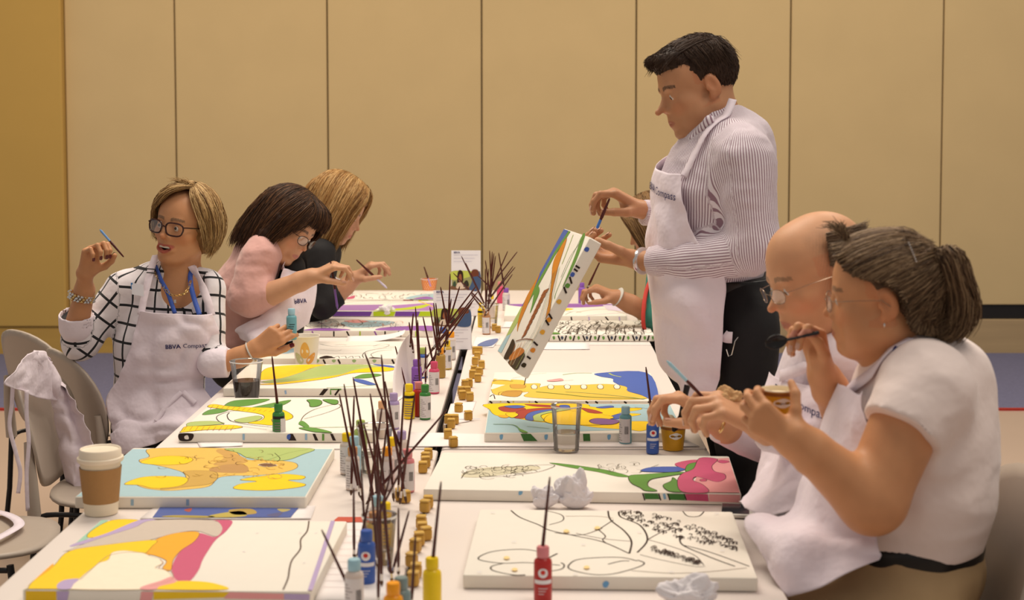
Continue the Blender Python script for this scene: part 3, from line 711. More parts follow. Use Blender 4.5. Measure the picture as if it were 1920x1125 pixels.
clusters = {
 'dark red brush handles in the nearest bundle': (2.95, [((603,993),(665,1125)),((677,880),(684,993)),((693,880),(700,958)),((709,860),(708,940)),((699,902),(682,985)),((735,880),(725,917)),((758,870),(708,967)),((717,880),(722,955)),((718,950),(735,1092)),((711,967),(709,1140)),((747,952),(747,1078)),((767,958),(749,1024)),((779,1004),(771,1140)),((712,900),(716,1100)),((663,915),(664,1046))]),
 'dark red brush handles in the second bundle': (3.45, [((636,738),(651,812)),((645,720),(660,815)),((664,742),(661,838)),((662,707),(676,788)),((672,790),(692,890)),((682,795),(702,868)),((694,738),(706,815)),((716,765),(709,815)),((706,800),(710,925)),((698,760),(705,900)),((684,662),(717,750)),((715,665),(728,818)),((722,715),(740,818)),((758,720),(753,808)),((778,738),(764,840)),((838,768),(742,880)),((725,800),(712,915))]),
 'dark red brush handles in the middle bundle': (4.9, [((779,576),(787,716)),((783,600),(789,716)),((775,587),(771,629)),((767,604),(772,640)),((793,594),(808,662)),((806,576),(818,645)),((813,568),(821,645)),((817,568),(824,640)),((741,649),(760,722)),((798,650),(798,720)),((830,602),(815,672)),((885,568),(800,690)),((826,538),(837,600)),((844,513),(840,625)),((862,537),(843,600)),((894,535),(830,620)),((896,547),(822,640)),((846,560),(836,640)),((890,560),(812,655))]),
 'dark red brush handles in the far bundle': (6.15, [((865,480),(906,566)),((873,493),(905,562)),((850,512),(899,564)),((856,517),(897,569)),((918,470),(921,530)),((923,472),(918,565)),((910,488),(918,548)),((910,504),(911,570)),((935,474),(943,525)),((952,471),(922,540)),((970,472),(925,530)),((962,499),(918,560)),((966,501),(921,556)),((961,514),(918,578)),((916,504),(911,579)),((896,517),(910,530)),((929,480),(919,560)),((926,475),(915,575))]),
}
pos = {'nearest': 'nearest', 'second': 'second', 'middle': 'middle', 'far': 'far'}
lab4 = {'dark red brush handles in the nearest bundle': 'slim dark red paint brush standing handle up in the nearest bundle', 'dark red brush handles in the second bundle': 'slim dark red paint brush standing handle up in the second nearest bundle', 'dark red brush handles in the middle bundle': 'slim dark red paint brush standing handle up in the middle bundle', 'dark red brush handles in the far bundle': 'slim dark red paint brush fanned out of the far bundle'}
rb = random.Random(1)
ORD = ['leftmost', 'second', 'third', 'fourth', 'fifth', 'sixth', 'seventh', 'eighth', 'ninth', 'tenth', 'eleventh', 'twelfth', 'thirteenth', 'fourteenth', 'fifteenth', 'sixteenth', 'seventeenth', 'eighteenth', 'nineteenth', 'twentieth']
def ordn(i, n):
    return 'the leftmost' if i == 0 else 'the rightmost' if i == n - 1 else 'the %s from the left' % ORD[i]
for g, (Y, L_) in clusters.items():
    L_ = sorted(L_, key=lambda q: q[0][0])
    for i_, (a, b) in enumerate(L_):
        Yy = Y + rb.uniform(-.06, .06)
        zb = P(b[0], b[1], Yy).z
        dv = (P(*b, Yy) - P(*a, Yy)).normalized(); ext = min(.16 if Y < 4 else .04, max(0, (zb - .757) / max(.2, -dv.z)))
        if zb < .76:
            Yy = T(b[0], b[1], .775).y; ext = 0
        where = g.replace('dark red brush handles in ', '')
        brush(a, b, Yy, 'dark red paint brush, %s by tip in %s' % (ordn(i_, len(L_)), where), g, extend=ext, rad=.0027 if Y < 3.2 else .0030)
brush((827, 903), (812, 1046), T(810, 1045, .853).y, 'dark brush standing in the nearest yellow bottle', extend=.05)
brush((1031, 894), (1018, 1022), T(1018, 1024, .853).y, 'dark brush standing in the red bottle', extend=.05)
brush((1211, 688), (1222, 778), T(1224, 778, .853).y, 'dark brush standing in the blue bottle beside the gold cup', extend=.05, rad=.0034)
brush((510, 668), (520, 758), T(522, 757, .853).y, 'dark brush standing in the single dark green bottle', extend=.05, rad=.0034)

# clear cups that hold the bundles
def glassmat(name, col=(1, 1, 1), rough=.02):
    if name in MC: return MC[name]
    m = bpy.data.materials.new(name); m.use_nodes = True; nt = m.node_tree; b = nt.nodes['Principled BSDF']
    tr = nt.nodes.new('ShaderNodeBsdfTransparent'); tr.inputs[0].default_value = (.96, .95, .94, 1)
    gl = nt.nodes.new('ShaderNodeBsdfGlossy'); gl.inputs['Roughness'].default_value = .05
    fr = nt.nodes.new('ShaderNodeFresnel'); fr.inputs[0].default_value = 1.45
    mx = nt.nodes.new('ShaderNodeMixShader'); ad = nt.nodes.new('ShaderNodeMath'); ad.operation = 'MULTIPLY_ADD'; ad.inputs[1].default_value = .9; ad.inputs[2].default_value = .03
    nt.links.new(fr.outputs[0], ad.inputs[0]); nt.links.new(ad.outputs[0], mx.inputs[0]); nt.links.new(tr.outputs[0], mx.inputs[1]); nt.links.new(gl.outputs[0], mx.inputs[2])
    nt.links.new(mx.outputs[0], nt.nodes['Material Output'].inputs[0]); MC[name] = m; return m
CLEAR = glassmat('clear_plastic')
WATER = mat('water', (.92, .92, .9), .03, trans=.95, ior=1.33, var=0)
def clear_cup(x, y, rt, rb_, h, label, liquid=None, lvl=.5, cat='cup', lines=0):
    root = empty('clear_plastic_cup', (x, y, .7505)); tag(root, label, cat)
    m = MB(); t = .0008
    m.lathe([(rb_ * .9, .001), (rb_, .004), (rt * .97, h * .9), (rt, h * .93), (rt * 1.0, h), (rt * 1.04, h + .001), (rt * 1.04, h - .003), (rt * 1.01, h - .003)], 28, m=CLEAR, close=False)
    m.lathe([(.0005, .003), (rb_ * .98, .003)], 28, m=CLEAR, close=False)
    m.build('cup_wall', parent=root, smooth=True)
    if liquid:
        rl = rb_ + (rt - rb_) * lvl
        m = MB(); m.lathe([(rb_ * .96, .005), (rl * .965, h * lvl)], 28, m=liquid); m.build('liquid', parent=root)
    m = MB(); m.lathe([(rt * 1.03, h - .002), (rt * 1.055, h), (rt * 1.03, h + .002)], 28, m=mat('cup_rim', (.8, .78, .76), .2, var=0), close=False); m.build('rim', parent=root, smooth=True)
    return root
c = T(700, 1045); clear_cup(PX(707, 2.98), 2.98, .035, .027, .10, 'clear cup gripping the nearest bundle of brushes', WATER, .3)
cola = mat('cola', (.018, .008, .006), .1, var=0)
p = T(463, 752); cc = clear_cup(p.x, p.y, .051, .037, .128, 'clear cup half full of dark cola at the left table edge', cola, .52)
p = T(1062, 846); clear_cup(p.x, p.y, .041, .034, .125, 'clear tumbler of water in front of the pale blue winged canvas', WATER, .42)
p = T(715, 815); clear_cup(PX(700, 3.75), 3.75, .045, .035, .12, 'clear cup of rinse water behind the second brush bundle', WATER, .4)
p = T(915, 622); clear_cup(PX(918, 6.35), 6.35, .038, .03, .10, 'clear cup behind the tan barcode bottle in the far bundle', WATER, .4)

# ------------------------------------------------------------------ cups
cream = mat('cream_paper', hexc(238, 224, 198), .6, var=.01)
p = T(190, 962); root = empty('coffee_cup', (p.x, p.y, .7505)); tag(root, 'takeaway coffee cup with brown sleeve and white lid on the left table corner', 'coffee cup')
m = MB(); m.lathe([(.036, 0), (.0375, .004), (.046, .128), (.0465, .13)], 36, m=cream); m.build('cup_body', parent=root, smooth=True)
m = MB(); m.lathe([(.0395, .028), (.0398, .028), (.0472, .108), (.0465, .108)], 36, m=mat('brown_card_sleeve', hexc(172, 130, 82), .85, var=.05, scale=120), close=False); m.build('sleeve', parent=root, smooth=True)
m = MB(); m.lathe([(.046, .119), (.0505, .121), (.052, .124), (.0515, .130), (.0475, .132), (.0465, .147), (.0445, .150), (.0425, .149), (.041, .146), (.001, .146)], 36, m=mat('lid_plastic', hexc(240, 226, 204), .35, var=0), close=False); m.build('lid', parent=root, smooth=True)

p = T(574, 690); root = empty('paper_cup', (p.x, p.y, .7505)); tag(root, 'white paper cup printed with orange and green leaves', 'paper cup')
h = .118
m = MB(); m.lathe([(.035, 0), (.036, .002), (.0485, h - .003), (.0497, h - .003), (.0505, h - .001), (.0497, h + .001), (.048, h), (.046, h - .01), (.034, .01), (.001, .01)], 36, m=mat('white_cup_paper', (.82, .76, .66), .5, var=.01), close=False); m.build('cup_body', parent=root, smooth=True)
def cup_leaf(ang, zc, L, W, rot, col, mb, rb0=.036, rt0=.0485, hh=.115):
    pts = []
    for i in range(16):
        a = 2 * PI * i / 16; u = math.cos(a) * W * (1 - .25 * math.sin(a)); v = math.sin(a) * L
        x = u * math.cos(rot) - v * math.sin(rot); z = u * math.sin(rot) + v * math.cos(rot)
        pts.append((x, z + zc))
    def onto(x, z):
        r = rb0 + (rt0 - rb0) * z / hh + .0005; th = ang + x / r
        return (r * math.sin(th), -r * math.cos(th), z)
    mb.add([onto(0, zc)] + [onto(*q) for q in pts], [(0, i + 1, (i + 1) % 16 + 1) for i in range(16)], paint(*col))
m = MB(); cup_leaf(.05, .070, .030, .017, 0, (226, 178, 98), m); cup_leaf(-.55, .040, .024, .013, .6, (196, 200, 150), m); cup_leaf(.62, .040, .024, .012, -.65, (225, 160, 75), m)
m.build('leaf_print', parent=root)

def gold_cup(loc, label, h=.058, rt=.0335, rb_=.0265, ang=0, tilt=0):
    root = empty('ice_cream_cup', loc); tag(root, label, 'ice cream cup')
    m = MB(); m.lathe([(rb_, 0), (rb_, .002), (rt, h)], 32, m=mat('gold_cup_print', hexc(214, 158, 30), .35, var=.12, scale=40), close=False); m.lathe([(.0005, .003), (rb_, .003)], 20, m=cream, close=False); m.build('cup_body', parent=root, smooth=True)
    m = MB(); m.lathe([(rt - .001, h - .001), (rt + .0012, h), (rt + .0012, h + .002), (rt - .001, h + .0022), (rt - .0015, h - .01)], 32, m=cream, close=False); m.build('rim', parent=root, smooth=True)
    m = MB(); m.lathe([(rt * 1.003, h - .0085), (rt * 1.006, h - .002)], 32, m=paint(150, 90, 40), close=False); m.build('brown_band', parent=root, smooth=True)
    m = MB(); zc = h * .62
    def onto(x, z, o): r = rb_ + (rt - rb_) * z / h + o; th = ang + x / r; return (r * math.sin(th), -r * math.cos(th), z)
    pts = [(.019 * math.cos(2 * PI * i / 24), zc + .0085 * math.sin(2 * PI * i / 24) * (1 + .12 * math.cos(2 * PI * i / 24 * 4))) for i in range(24)]
    m.add([onto(0, zc, .0006)] + [onto(x, z, .0006) for x, z in pts], [(0, i + 1, (i + 1) % 24 + 1) for i in range(24)], mat('emblem_white', (.85, .82, .78), .5, var=0))
    vs, fs, wd = text_mesh('Häagen-Dazs', .0075, True); sc = .030 / wd
    m.add([onto(v.x * sc - .015, zc - .002 + v.y * sc * 1.0, .0010) for v in vs], fs, mat('emblem_brown', hexc(90, 50, 40), .5, var=0))
    m.build('emblem', parent=root)
    m = MB(); m.lathe([(rt * .93, h * .80), (rt * .8, h * .88), (rt * .3, h * .92), (.001, h * .92)], 24, m=mat('ice_cream', hexc(245, 225, 185), .6, var=.05, scale=60, bump=.3, bscale=80), close=False)
    m.build('ice_cream', parent=root, smooth=True)
    return root
p = T(1262, 842); ic = gold_cup((p.x, p.y, .7505), 'gold ice cream cup on the table beside the blue emblem bottle', h=.066, rt=.0345, rb_=.028, ang=.15)
m = MB(); m.lathe([(.001, .094), (.010, .092), (.017, .084), (.021, .074), (.022, .062), (.018, .056)], 18, (-.011, .002, 0), m=MC['ice_cream'], close=False); m.build('scoop', parent=ic, smooth=True)
m = MB(); s0 = P(1266, 797, ic.location.y - .005) - ic.location

# far orange dotted cup
p = T(806, 541); root = empty('dotted_cup', (p.x, p.y - .05, .7505)); tag(root, 'orange paper cup with white dots at the far table end', 'paper cup')
m = MB(); h = .056; m.lathe([(.034, 0), (.0345, .002), (.043, h)], 30, m=mat('orange_cup', hexc(238, 140, 50), .5), close=False); m.build('cup_body', parent=root, smooth=True)
m = MB(); m.lathe([(.042, h - .003), (.0445, h - .002), (.0445, h + .001), (.042, h + .001)], 30, m=mat('white_rim', (.8, .76, .72), .5, var=0), close=False); m.build('rim', parent=root, smooth=True)
m = MB()
for r_ in range(5):
    for i in range(20):
        th = 2 * PI * (i + .5 * (r_ % 2)) / 20; z = .008 + r_ * .0095; r = .0345 + .0085 * z / h + .0005
        pts = [(r * math.sin(th + .0026 * math.cos(q * PI / 3) / r), -r * math.cos(th + .0026 * math.cos(q * PI / 3) / r), z + .0026 * math.sin(q * PI / 3)) for q in range(6)]
        m.add(pts, [tuple(range(6))], mat('dot_white', (.82, .74, .66), .6, var=0))
m.build('dots', parent=root)
br = brush((795, 500), (808, 538), 7.56, 'short lilac brush leaning in the orange dotted cup', bristle=(190, 150, 200), rad=.004)

# ------------------------------------------------------------------ little ochre paint pots
pot_m = mat('ochre_paint_pot', hexc(196, 150, 62), .45, var=.15, scale=60)
pot_l = mat('pot_lid', hexc(206, 165, 80), .35, var=.1, scale=80)
pots = [(891,664),(899,664),(895,674),(891,684),(903,691),(889,701),(899,704),(886,709),(896,716),(880,726),(865,741),(876,741),(867,749),(881,752),(872,728),
        (860,773),(841,795),(853,795),(846,803),(878,788),(840,823),(850,838),(798,868),(793,886),(803,861),(798,876),(750,938),(760,942),(803,952),(797,960),(792,1003),(799,1012),(786,1022),(779,1035),(772,1062),(780,1082),(775,1098),(927,620),(934,624),(790,990)]
pots.sort(key=lambda q: -q[1])
tens = ['', '', 'twenty', 'thirty', 'forty']; ordw = ['', 'first', 'second', 'third', 'fourth', 'fifth', 'sixth', 'seventh', 'eighth', 'ninth', 'tenth', 'eleventh', 'twelfth', 'thirteenth', 'fourteenth', 'fifteenth', 'sixteenth', 'seventeenth', 'eighteenth', 'nineteenth']
def ow(n):
    return ordw[n] if n < 20 else (tens[n // 10][:-1] + 'ieth' if n % 10 == 0 else tens[n // 10] + '-' + ordw[n % 10])
for i, (x, y) in enumerate(pots):
    q = T(x, y); rr = .0115; hh = .024
    root = empty('paint_pot', (q.x, q.y, .7503), rb.uniform(-.4, .4)); tag(root, 'tiny ochre paint pot, the %s counted from the near end of the seam row' % ow(i + 1), 'paint pot', 'ochre paint pots along the seam')
    m = MB(); m.box((0, 0, hh / 2), (.023, .021, hh), pot_m, bev=.004); m.build('pot_body', parent=root, smooth=True)
    m = MB(); m.box((0, 0, hh + .0022), (.022, .020, .005), pot_l, bev=.002); m.build('pot_lid', parent=root, smooth=True)

# ------------------------------------------------------------------ papers and cards
def sheet(corners, label, z=.7512, curl=0, name='paper_sheet', mt=None, kid=None):
    q = [T(*c_, z) for c_ in corners]; ctr = sum(q, Vector()) / 4
    root = empty(name, (ctr.x, ctr.y, .7505)); tag(root, label, 'paper')
    N = 10; vs = []; fs = []
    for j in range(N + 1):
        for i in range(N + 1):
            u, v = i / N, j / N
            pt = q[0].lerp(q[1], u).lerp(q[3].lerp(q[2], u), v) - ctr
            pt.z = .0012 + curl * (max(0, u - .35) ** 2 + max(0, v - .5) ** 2 * .6) + .0006 * math.sin(u * 7 + v * 5)
            vs.append(pt)
    for j in range(N):
        for i in range(N): a = j * (N + 1) + i; fs.append((a, a + 1, a + N + 2, a + N + 1))
    m = MB(); m.add(vs, fs, mt or PAPER); o = m.build('sheet', parent=root, smooth=True)
    sm = o.modifiers.new('s', 'SOLIDIFY'); sm.thickness = .0004
    return root, ctr
def on_sheet(root, ctr, pts, col, k=1, smooth=True, wd=None, h=.0022):
    A = Art(lambda x, y: T(x, y, .7505) - Vector((ctr.x, ctr.y, .7505)) + Vector((0, 0, h + .0002 * k)), (0, 0, 1))
    if wd: A.line(pts, wd, col)
    else: A.poly(pts, col, smooth)
    return A.mb.build('print', parent=root)
s_, c_ = sheet([(262, 973), (583, 973), (592, 948), (292, 948)], 'white sheet printed with a blue picture between the two nearest left canvases')
on_sheet(s_, c_, [(286, 972), (545, 972), (560, 954), (300, 953)], (78, 96, 160), 1, False)
for i, q in enumerate([[(395, 968), (450, 960), (460, 970), (400, 972)], [(430, 958), (470, 956), (480, 965), (440, 967)], [(500, 968), (530, 962), (520, 971)], [(345, 958), (360, 955), (355, 962)], [(305, 971), (330, 968), (400, 970), (380, 973)], [(520, 956), (545, 957), (530, 962)]]):
    on_sheet(s_, c_, q, [(190, 170, 80), (180, 150, 70), (90, 90, 130), (170, 80, 60), (170, 150, 70), (180, 165, 100)][i], 2)
s_, c_ = sheet([(590, 1126), (745, 1126), (700, 968), (640, 968)], 'printed list with a red heading under the nearest brush bundle')
on_sheet(s_, c_, [(622, 981), (703, 981), (700, 971), (634, 971)], (205, 90, 70), 1, False)
for i in range(10): on_sheet(s_, c_, [(632 - i * 3, 995 + i * 12), (690, 995 + i * 12)], (190, 165, 165), 1, wd=.0012)
sheet([(760, 838), (1312, 838), (1290, 826), (770, 810)], 'long white sheet lying across the seam in front of the pale blue canvas', z=.7506, curl=.0)
sheet([(935, 655), (1106, 655), (1104, 643), (960, 643)], 'blank white sheet lying behind the tilted canvas')
sheet([(375, 839), (455, 836), (456, 825), (370, 829)], 'small white label slip beside the single green bottle')
s_, c_ = sheet([(832, 797), (880, 790), (893, 752), (845, 757)], 'small white card beside the ochre pots'); on_sheet(s_, c_, [(834, 787), (900, 787)], (150, 175, 215), 1, wd=.004)
s_, c_ = sheet([(884, 651), (925, 651), (938, 633), (892, 631)], 'glossy leaflet with a blue corner beside the far bottles'); on_sheet(s_, c_, [(895, 649), (922, 649), (934, 636), (910, 640)], (105, 120, 165))
sheet([(648, 641), (755, 640), (760, 634), (652, 634)], 'curled sheet lying behind the leaf patterned cup', curl=.06)
sheet([(940, 614), (1005, 614), (1008, 596), (950, 596)], 'thin white papers under the far end of the tilted canvas')

# standing curled sheet
root = empty('curled_paper', tuple(T(760, 770, .7505))); tag(root, 'tall white sheet curling upright behind the yellow bottles', 'paper')
A0 = [(742, 768, 4.68), (737, 740, 4.72), (738, 700, 4.78), (745, 665, 4.84), (756, 640, 4.88), (766, 628, 4.92)]
B0 = [(790, 765, 4.95), (781, 735, 4.95), (778, 700, 4.96), (778, 665, 4.96), (775, 640, 4.96), (770, 628, 4.95)]
a_ = crom([P(*x) for x in A0], 4); b_ = crom([P(*x) for x in B0], 4); vs = []; fs = []; n = 8
for i in range(len(a_)):
    for k in range(n + 1):
        q = a_[i].lerp(b_[i], k / n); q.y += .02 * math.sin(PI * k / n); q.z = max(q.z, .7515); vs.append(q - root.location)
for i in range(len(a_) - 1):
    for k in range(n): a = i * (n + 1) + k; fs.append((a, a + 1, a + n + 2, a + n + 1))
m = MB(); m.add(vs, fs, PAPER); o = m.build('sheet', parent=root, smooth=True); o.modifiers.new('s', 'SOLIDIFY').thickness = .0005

def tent_card(x0, x1, ytop, ybot, label):
    bl = T(x0, ybot, .7505); br_ = T(x1, ybot, .7505); Y = bl.y; wdt = (br_ - bl).length; hgt = P(x0, ytop, Y + .02).z - .7505
    root = empty('tent_card', ((bl.x + br_.x) / 2, Y, .7505)); tag(root, label, 'sign')
    m = MB(); lean = .03
    card = mat('card_stock', (.82, .79, .82), .45, var=.01)
    for s, nm in ((1, 'front_panel'), (-1, 'back_panel')):
        m = MB(); y0, y1 = (0, lean) if s == 1 else (.075, lean + .002)
        m.add([(-wdt / 2, y0, 0), (wdt / 2, y0, 0), (wdt / 2, y1, hgt), (-wdt / 2, y1, hgt)], [(0, 1, 2, 3)], card); o = m.build(nm, parent=root); o.modifiers.new('s', 'SOLIDIFY').thickness = .0006
    N = Vector((0, -hgt, lean)).normalized()
    A = Art(lambda u, v: Vector(((u - .5) * wdt, lean * v, hgt * v)) + N * .0012, N)
    im0, im1 = .26 if hgt > .2 else .26, .60
    bg = [(.02, .40), (.98, .40), (.98, .68), (.02, .68)]
    A.poly(bg, (150, 150, 100), False); A.poly([(.02, .55), (.5, .58), (.7, .62), (.7, .68), (.02, .68)], (190, 200, 90)); A.poly([(.02, .40), (.6, .40), (.55, .47), (.3, .5), (.02, .46)], (120, 85, 60))
    A.poly([(.20, .52), (.22, .66), (.30, .70), (.40, .66), (.41, .54), (.35, .5), (.25, .5)], (50, 28, 20)); A.poly([(.25, .55), (.28, .63), (.34, .63), (.36, .55), (.31, .51)], (150, 90, 60))
    A.poly([(.18, .42), (.22, .5), (.4, .5), (.46, .42)], (215, 195, 175)); A.poly([(.42, .44), (.45, .52), (.55, .54), (.6, .46)], (50, 45, 35)); A.poly([(.05, .46), (.08, .52), (.15, .52), (.16, .45)], (60, 80, 60))
    A.poly([(.62, .40), (.70, .52), (.75, .66), (.98, .66), (.98, .40)], (70, 90, 125)); A.poly([(.66, .60), (.72, .70), (.90, .70), (.94, .62), (.8, .6)], (110, 60, 40))
    for i in range(3): A.line([(.08, .93 - i * .05), (.9 - i * .1, .93 - i * .05)], .0012, (165, 160, 185), False)
    for i in range(5): A.line([(.08, .33 - i * .05), (.92 - (i % 3) * .12, .33 - i * .05)], .0012, (165, 155, 165), False)
    A.mb.build('print', parent=root)
    tm = MB(); put_text(tm, 'BBVA', .012, A.pt((.08, .95)) if 0 else (-.42 * wdt, lean * .955, hgt * .955), (1, 0, 0), (0, lean, hgt), INK, True, .0016); tm.build('heading', parent=root)
tent_card(812, 883, 545, 655, 'nearer tent card with a photograph, at the end of the left middle table')
tent_card(846, 901, 470, 592, 'farther taller tent card with a photograph against the tan wall')

# crumpled napkins
def napkin(px, py, wx, hz, label, seed, col=(.74, .70, .72), loc=None, name='crumpled_napkin', wy=.6):
    p = loc or T(px, py); root_loc = (p[0], p[1], p[2] if loc else .7505)
    me = bpy.data.meshes.new(name); bm = bmesh.new(); bmesh.ops.create_icosphere(bm, subdivisions=5, radius=1)
    for v in bm.verts:
        n = v.co.normalized(); q = n * 1.3 + Vector((seed, 0, 0))
        d = .92 + .38 * mnoise.noise(q * .9) - .22 * abs(mnoise.noise(q * 1.7)) - .10 * abs(mnoise.noise(q * 3.3))
        v.co = Vector((n.x * d * wx, n.y * d * wx * wy, max(0, (n.z * .5 + .45)) * d * hz * 1.1))
    bm.to_mesh(me); bm.free()
    o = link(name, me, mat(name + '_tissue%d' % (col[0] * 100), col, .9, var=.03, bump=.3, bscale=60), smooth=True, loc=root_loc); tag(o, label, 'napkin')
    return o
napkin(1020, 952, .036, .055, 'crumpled white napkin in front of the widest canvas, left lump with a blue stain', 3.1)
napkin(1078, 952, .048, .088, 'taller crumpled white napkin right beside the blue stained one', 7.7)
napkin(1292, 1133, .062, .055, 'crumpled white napkin at the bottom edge in front of the nearest right canvas', 12.3)
napkin(722, 593, .045, .05, 'small crumpled tissue by the purple edged canvas', 5.5)
o = napkin(1004, 926, .006, .006, 'small blue paint dab on the napkin corner', 1.5, (.3, .5, .7)); bpy.data.objects.remove(o)

# phone
a_ = T(1375, 962); root = empty('mobile_phone', (a_.x + .01, a_.y, .7505), -.15); tag(root, 'pale mobile phone lying near the right table edge', 'phone')
m = MB(); m.box((0, 0, .005), (.075, .10, .009), mat('phone_case', (.62, .58, .52), .35), bev=.004); m.build('phone_body', parent=root, smooth=True)
m = MB(); m.box((-.005, -.001, .0098), (.062, .085, .001), mat('phone_screen', (.03, .03, .035), .1)); m.build('screen', parent=root)
# ------------------------------------------------------------------ soft-body modelling: smooth unions of tapered limbs, meshed by surface nets
def V(*a): return np.array(a, float)
def vnoise(p, s=1.0, seed=0):
    q = p * s + seed * 17.31
    i = np.floor(q).astype(np.int64); f = q - i; f = f * f * (3 - 2 * f)
    def hsh(ix, iy, iz):
        n = (ix * 374761393 + iy * 668265263 + iz * 2147483647 + seed * 1274126177) & 0xffffffff
        n = ((n ^ (n >> 13)) * 1274126177) & 0xffffffff
        return ((n ^ (n >> 16)) & 0xffff) / 65535.0
    r = 0
    for a in (0, 1):
        for b in (0, 1):
            for c in (0, 1):
                wgt = (f[..., 0] if a else 1 - f[..., 0]) * (f[..., 1] if b else 1 - f[..., 1]) * (f[..., 2] if c else 1 - f[..., 2])
                r = r + wgt * hsh(i[..., 0] + a, i[..., 1] + b, i[..., 2] + c)
    return r * 2 - 1
class SDF:
    def __init__(s): s.p = []; s.disp = None; s.M = np.eye(3); s.t = np.zeros(3)
    def frame(s, origin, X, Y, Z, scale=1.0):
        s.M = np.array([X, Y, Z], float).T * scale; s.t = np.array(origin, float); s.sc = scale
    def noframe(s): s.M = np.eye(3); s.t = np.zeros(3)
    def W(s, a): return s.M @ np.array(a, float) + s.t
    def cap(s, a, b, ra, rb=None, k=.02, sc=None, op='u', cut=False, ax=None):
        """tapered capsule; sc = thickness factors along axes ax (rows) or the current frame axes"""
        rb = ra if rb is None else rb
        S = np.linalg.norm(s.M[:, 0]); a, b = s.W(a), s.W(b); ra *= S; rb *= S; k = k * S
        A = None
        if sc is not None:
            R = np.array(ax, float) if ax is not None else (s.M / S).T
            A = (R.T / np.array(sc, float)) @ R
        g = min(sc) if sc is not None else 1.0
        def fn(p):
            q = p - a; d = b - a
            if A is not None: q = q @ A.T; d = A @ d
            L2 = max(d @ d, 1e-12); tt = (q @ d) / L2; t = np.clip(tt, 0, 1)
            r = ra + (rb - ra) * t
            dd = (np.linalg.norm(q - t[..., None] * d, axis=-1) - r)
            if cut:
                L = math.sqrt(L2)
                rad = np.linalg.norm(q - tt[..., None] * d, axis=-1) - (ra + (rb - ra) * t)
                dd = np.maximum(rad, np.maximum(-tt * L if cut in (2, True) else -1e9, (tt - 1) * L))
                if cut == 1: dd = np.where(tt < 0, np.linalg.norm(q, axis=-1) - ra, np.maximum(rad, (tt - 1) * L))
            return dd * (g ** .5 if g < 1 else 1)
        mx = (max(sc) if sc is not None else 1) * max(ra, rb) + k + .012
        s.p.append((op, fn, np.minimum(a, b) - mx, np.maximum(a, b) + mx, k)); return s
    def ell(s, c, r, k=.02, op='u', ax=None):
        S = np.linalg.norm(s.M[:, 0]); c = s.W(c); R = (s.M / S).T if ax is None else np.array(ax, float) @ (s.M / S).T
        r = np.array(r, float) * S; k = k * S
        def fn(p):
            q = (p - c) @ R.T; k0 = np.linalg.norm(q / r, axis=-1); k1 = np.linalg.norm(q / (r * r), axis=-1) + 1e-9
            return k0 * (k0 - 1) / k1
        mx = r.max() + k + .012
        s.p.append((op, fn, c - mx, c + mx, k)); return s
    def chain(s, pts, rs, k=.02, sc=None, ax=None):
        for i in range(len(pts) - 1): s.cap(pts[i], pts[i + 1], rs[i], rs[i + 1], k, sc=sc, ax=ax)
        return s
    @staticmethod
    def comb(F, d, op, k):
        if op == 'u':
            if k <= 0: return np.minimum(F, d)
            h = np.clip(.5 + .5 * (F - d) / k, 0, 1); return F * (1 - h) + d * h - k * h * (1 - h)
        h = np.clip(.5 - .5 * (F + d) / k, 0, 1); return F * (1 - h) - d * h + k * h * (1 - h)
    def __call__(s, p):
        F_ = np.full(p.shape[:-1], 1.0)
        for op, fn, lo, hi, k in s.p: F_ = s.comb(F_, fn(p), op, k)
        return F_
    def bounds(s):
        u = [x for x in s.p if x[0] == 'u']
        return np.min([x[2] for x in u], 0), np.max([x[3] for x in u], 0)
    def grid(s, h, lo=None, hi=None):
        l, u = s.bounds()
        if lo is not None: l = np.maximum(l, lo)
        if hi is not None: u = np.minimum(u, hi)
        n = np.maximum(np.ceil((u - l) / h).astype(int) + 2, 4)
        F_ = np.full(tuple(n), 1.0, np.float32)
        ax = [l[i] + h * np.arange(n[i]) for i in range(3)]
        for op, fn, a, b, k in s.p:
            i0 = np.clip(np.floor((a - l) / h).astype(int), 0, n); i1 = np.clip(np.ceil((b - l) / h).astype(int) + 1, 0, n)
            if np.any(i1 <= i0): continue
            sl = tuple(slice(i0[j], i1[j]) for j in range(3))
            p = np.stack(np.meshgrid(ax[0][sl[0]], ax[1][sl[1]], ax[2][sl[2]], indexing='ij'), -1)
            F_[sl] = s.comb(F_[sl], fn(p), op, k)
        if s.disp is not None:
            idx = np.nonzero(np.abs(F_) < .035)
            p = np.stack([ax[0][idx[0]], ax[1][idx[1]], ax[2][idx[2]]], -1)
            F_[idx] += s.disp(p)
        return F_, l
    def mesh(s, h, lo=None, hi=None):
        F_, l = s.grid(h, lo, hi); return surf_nets(F_, l, h)
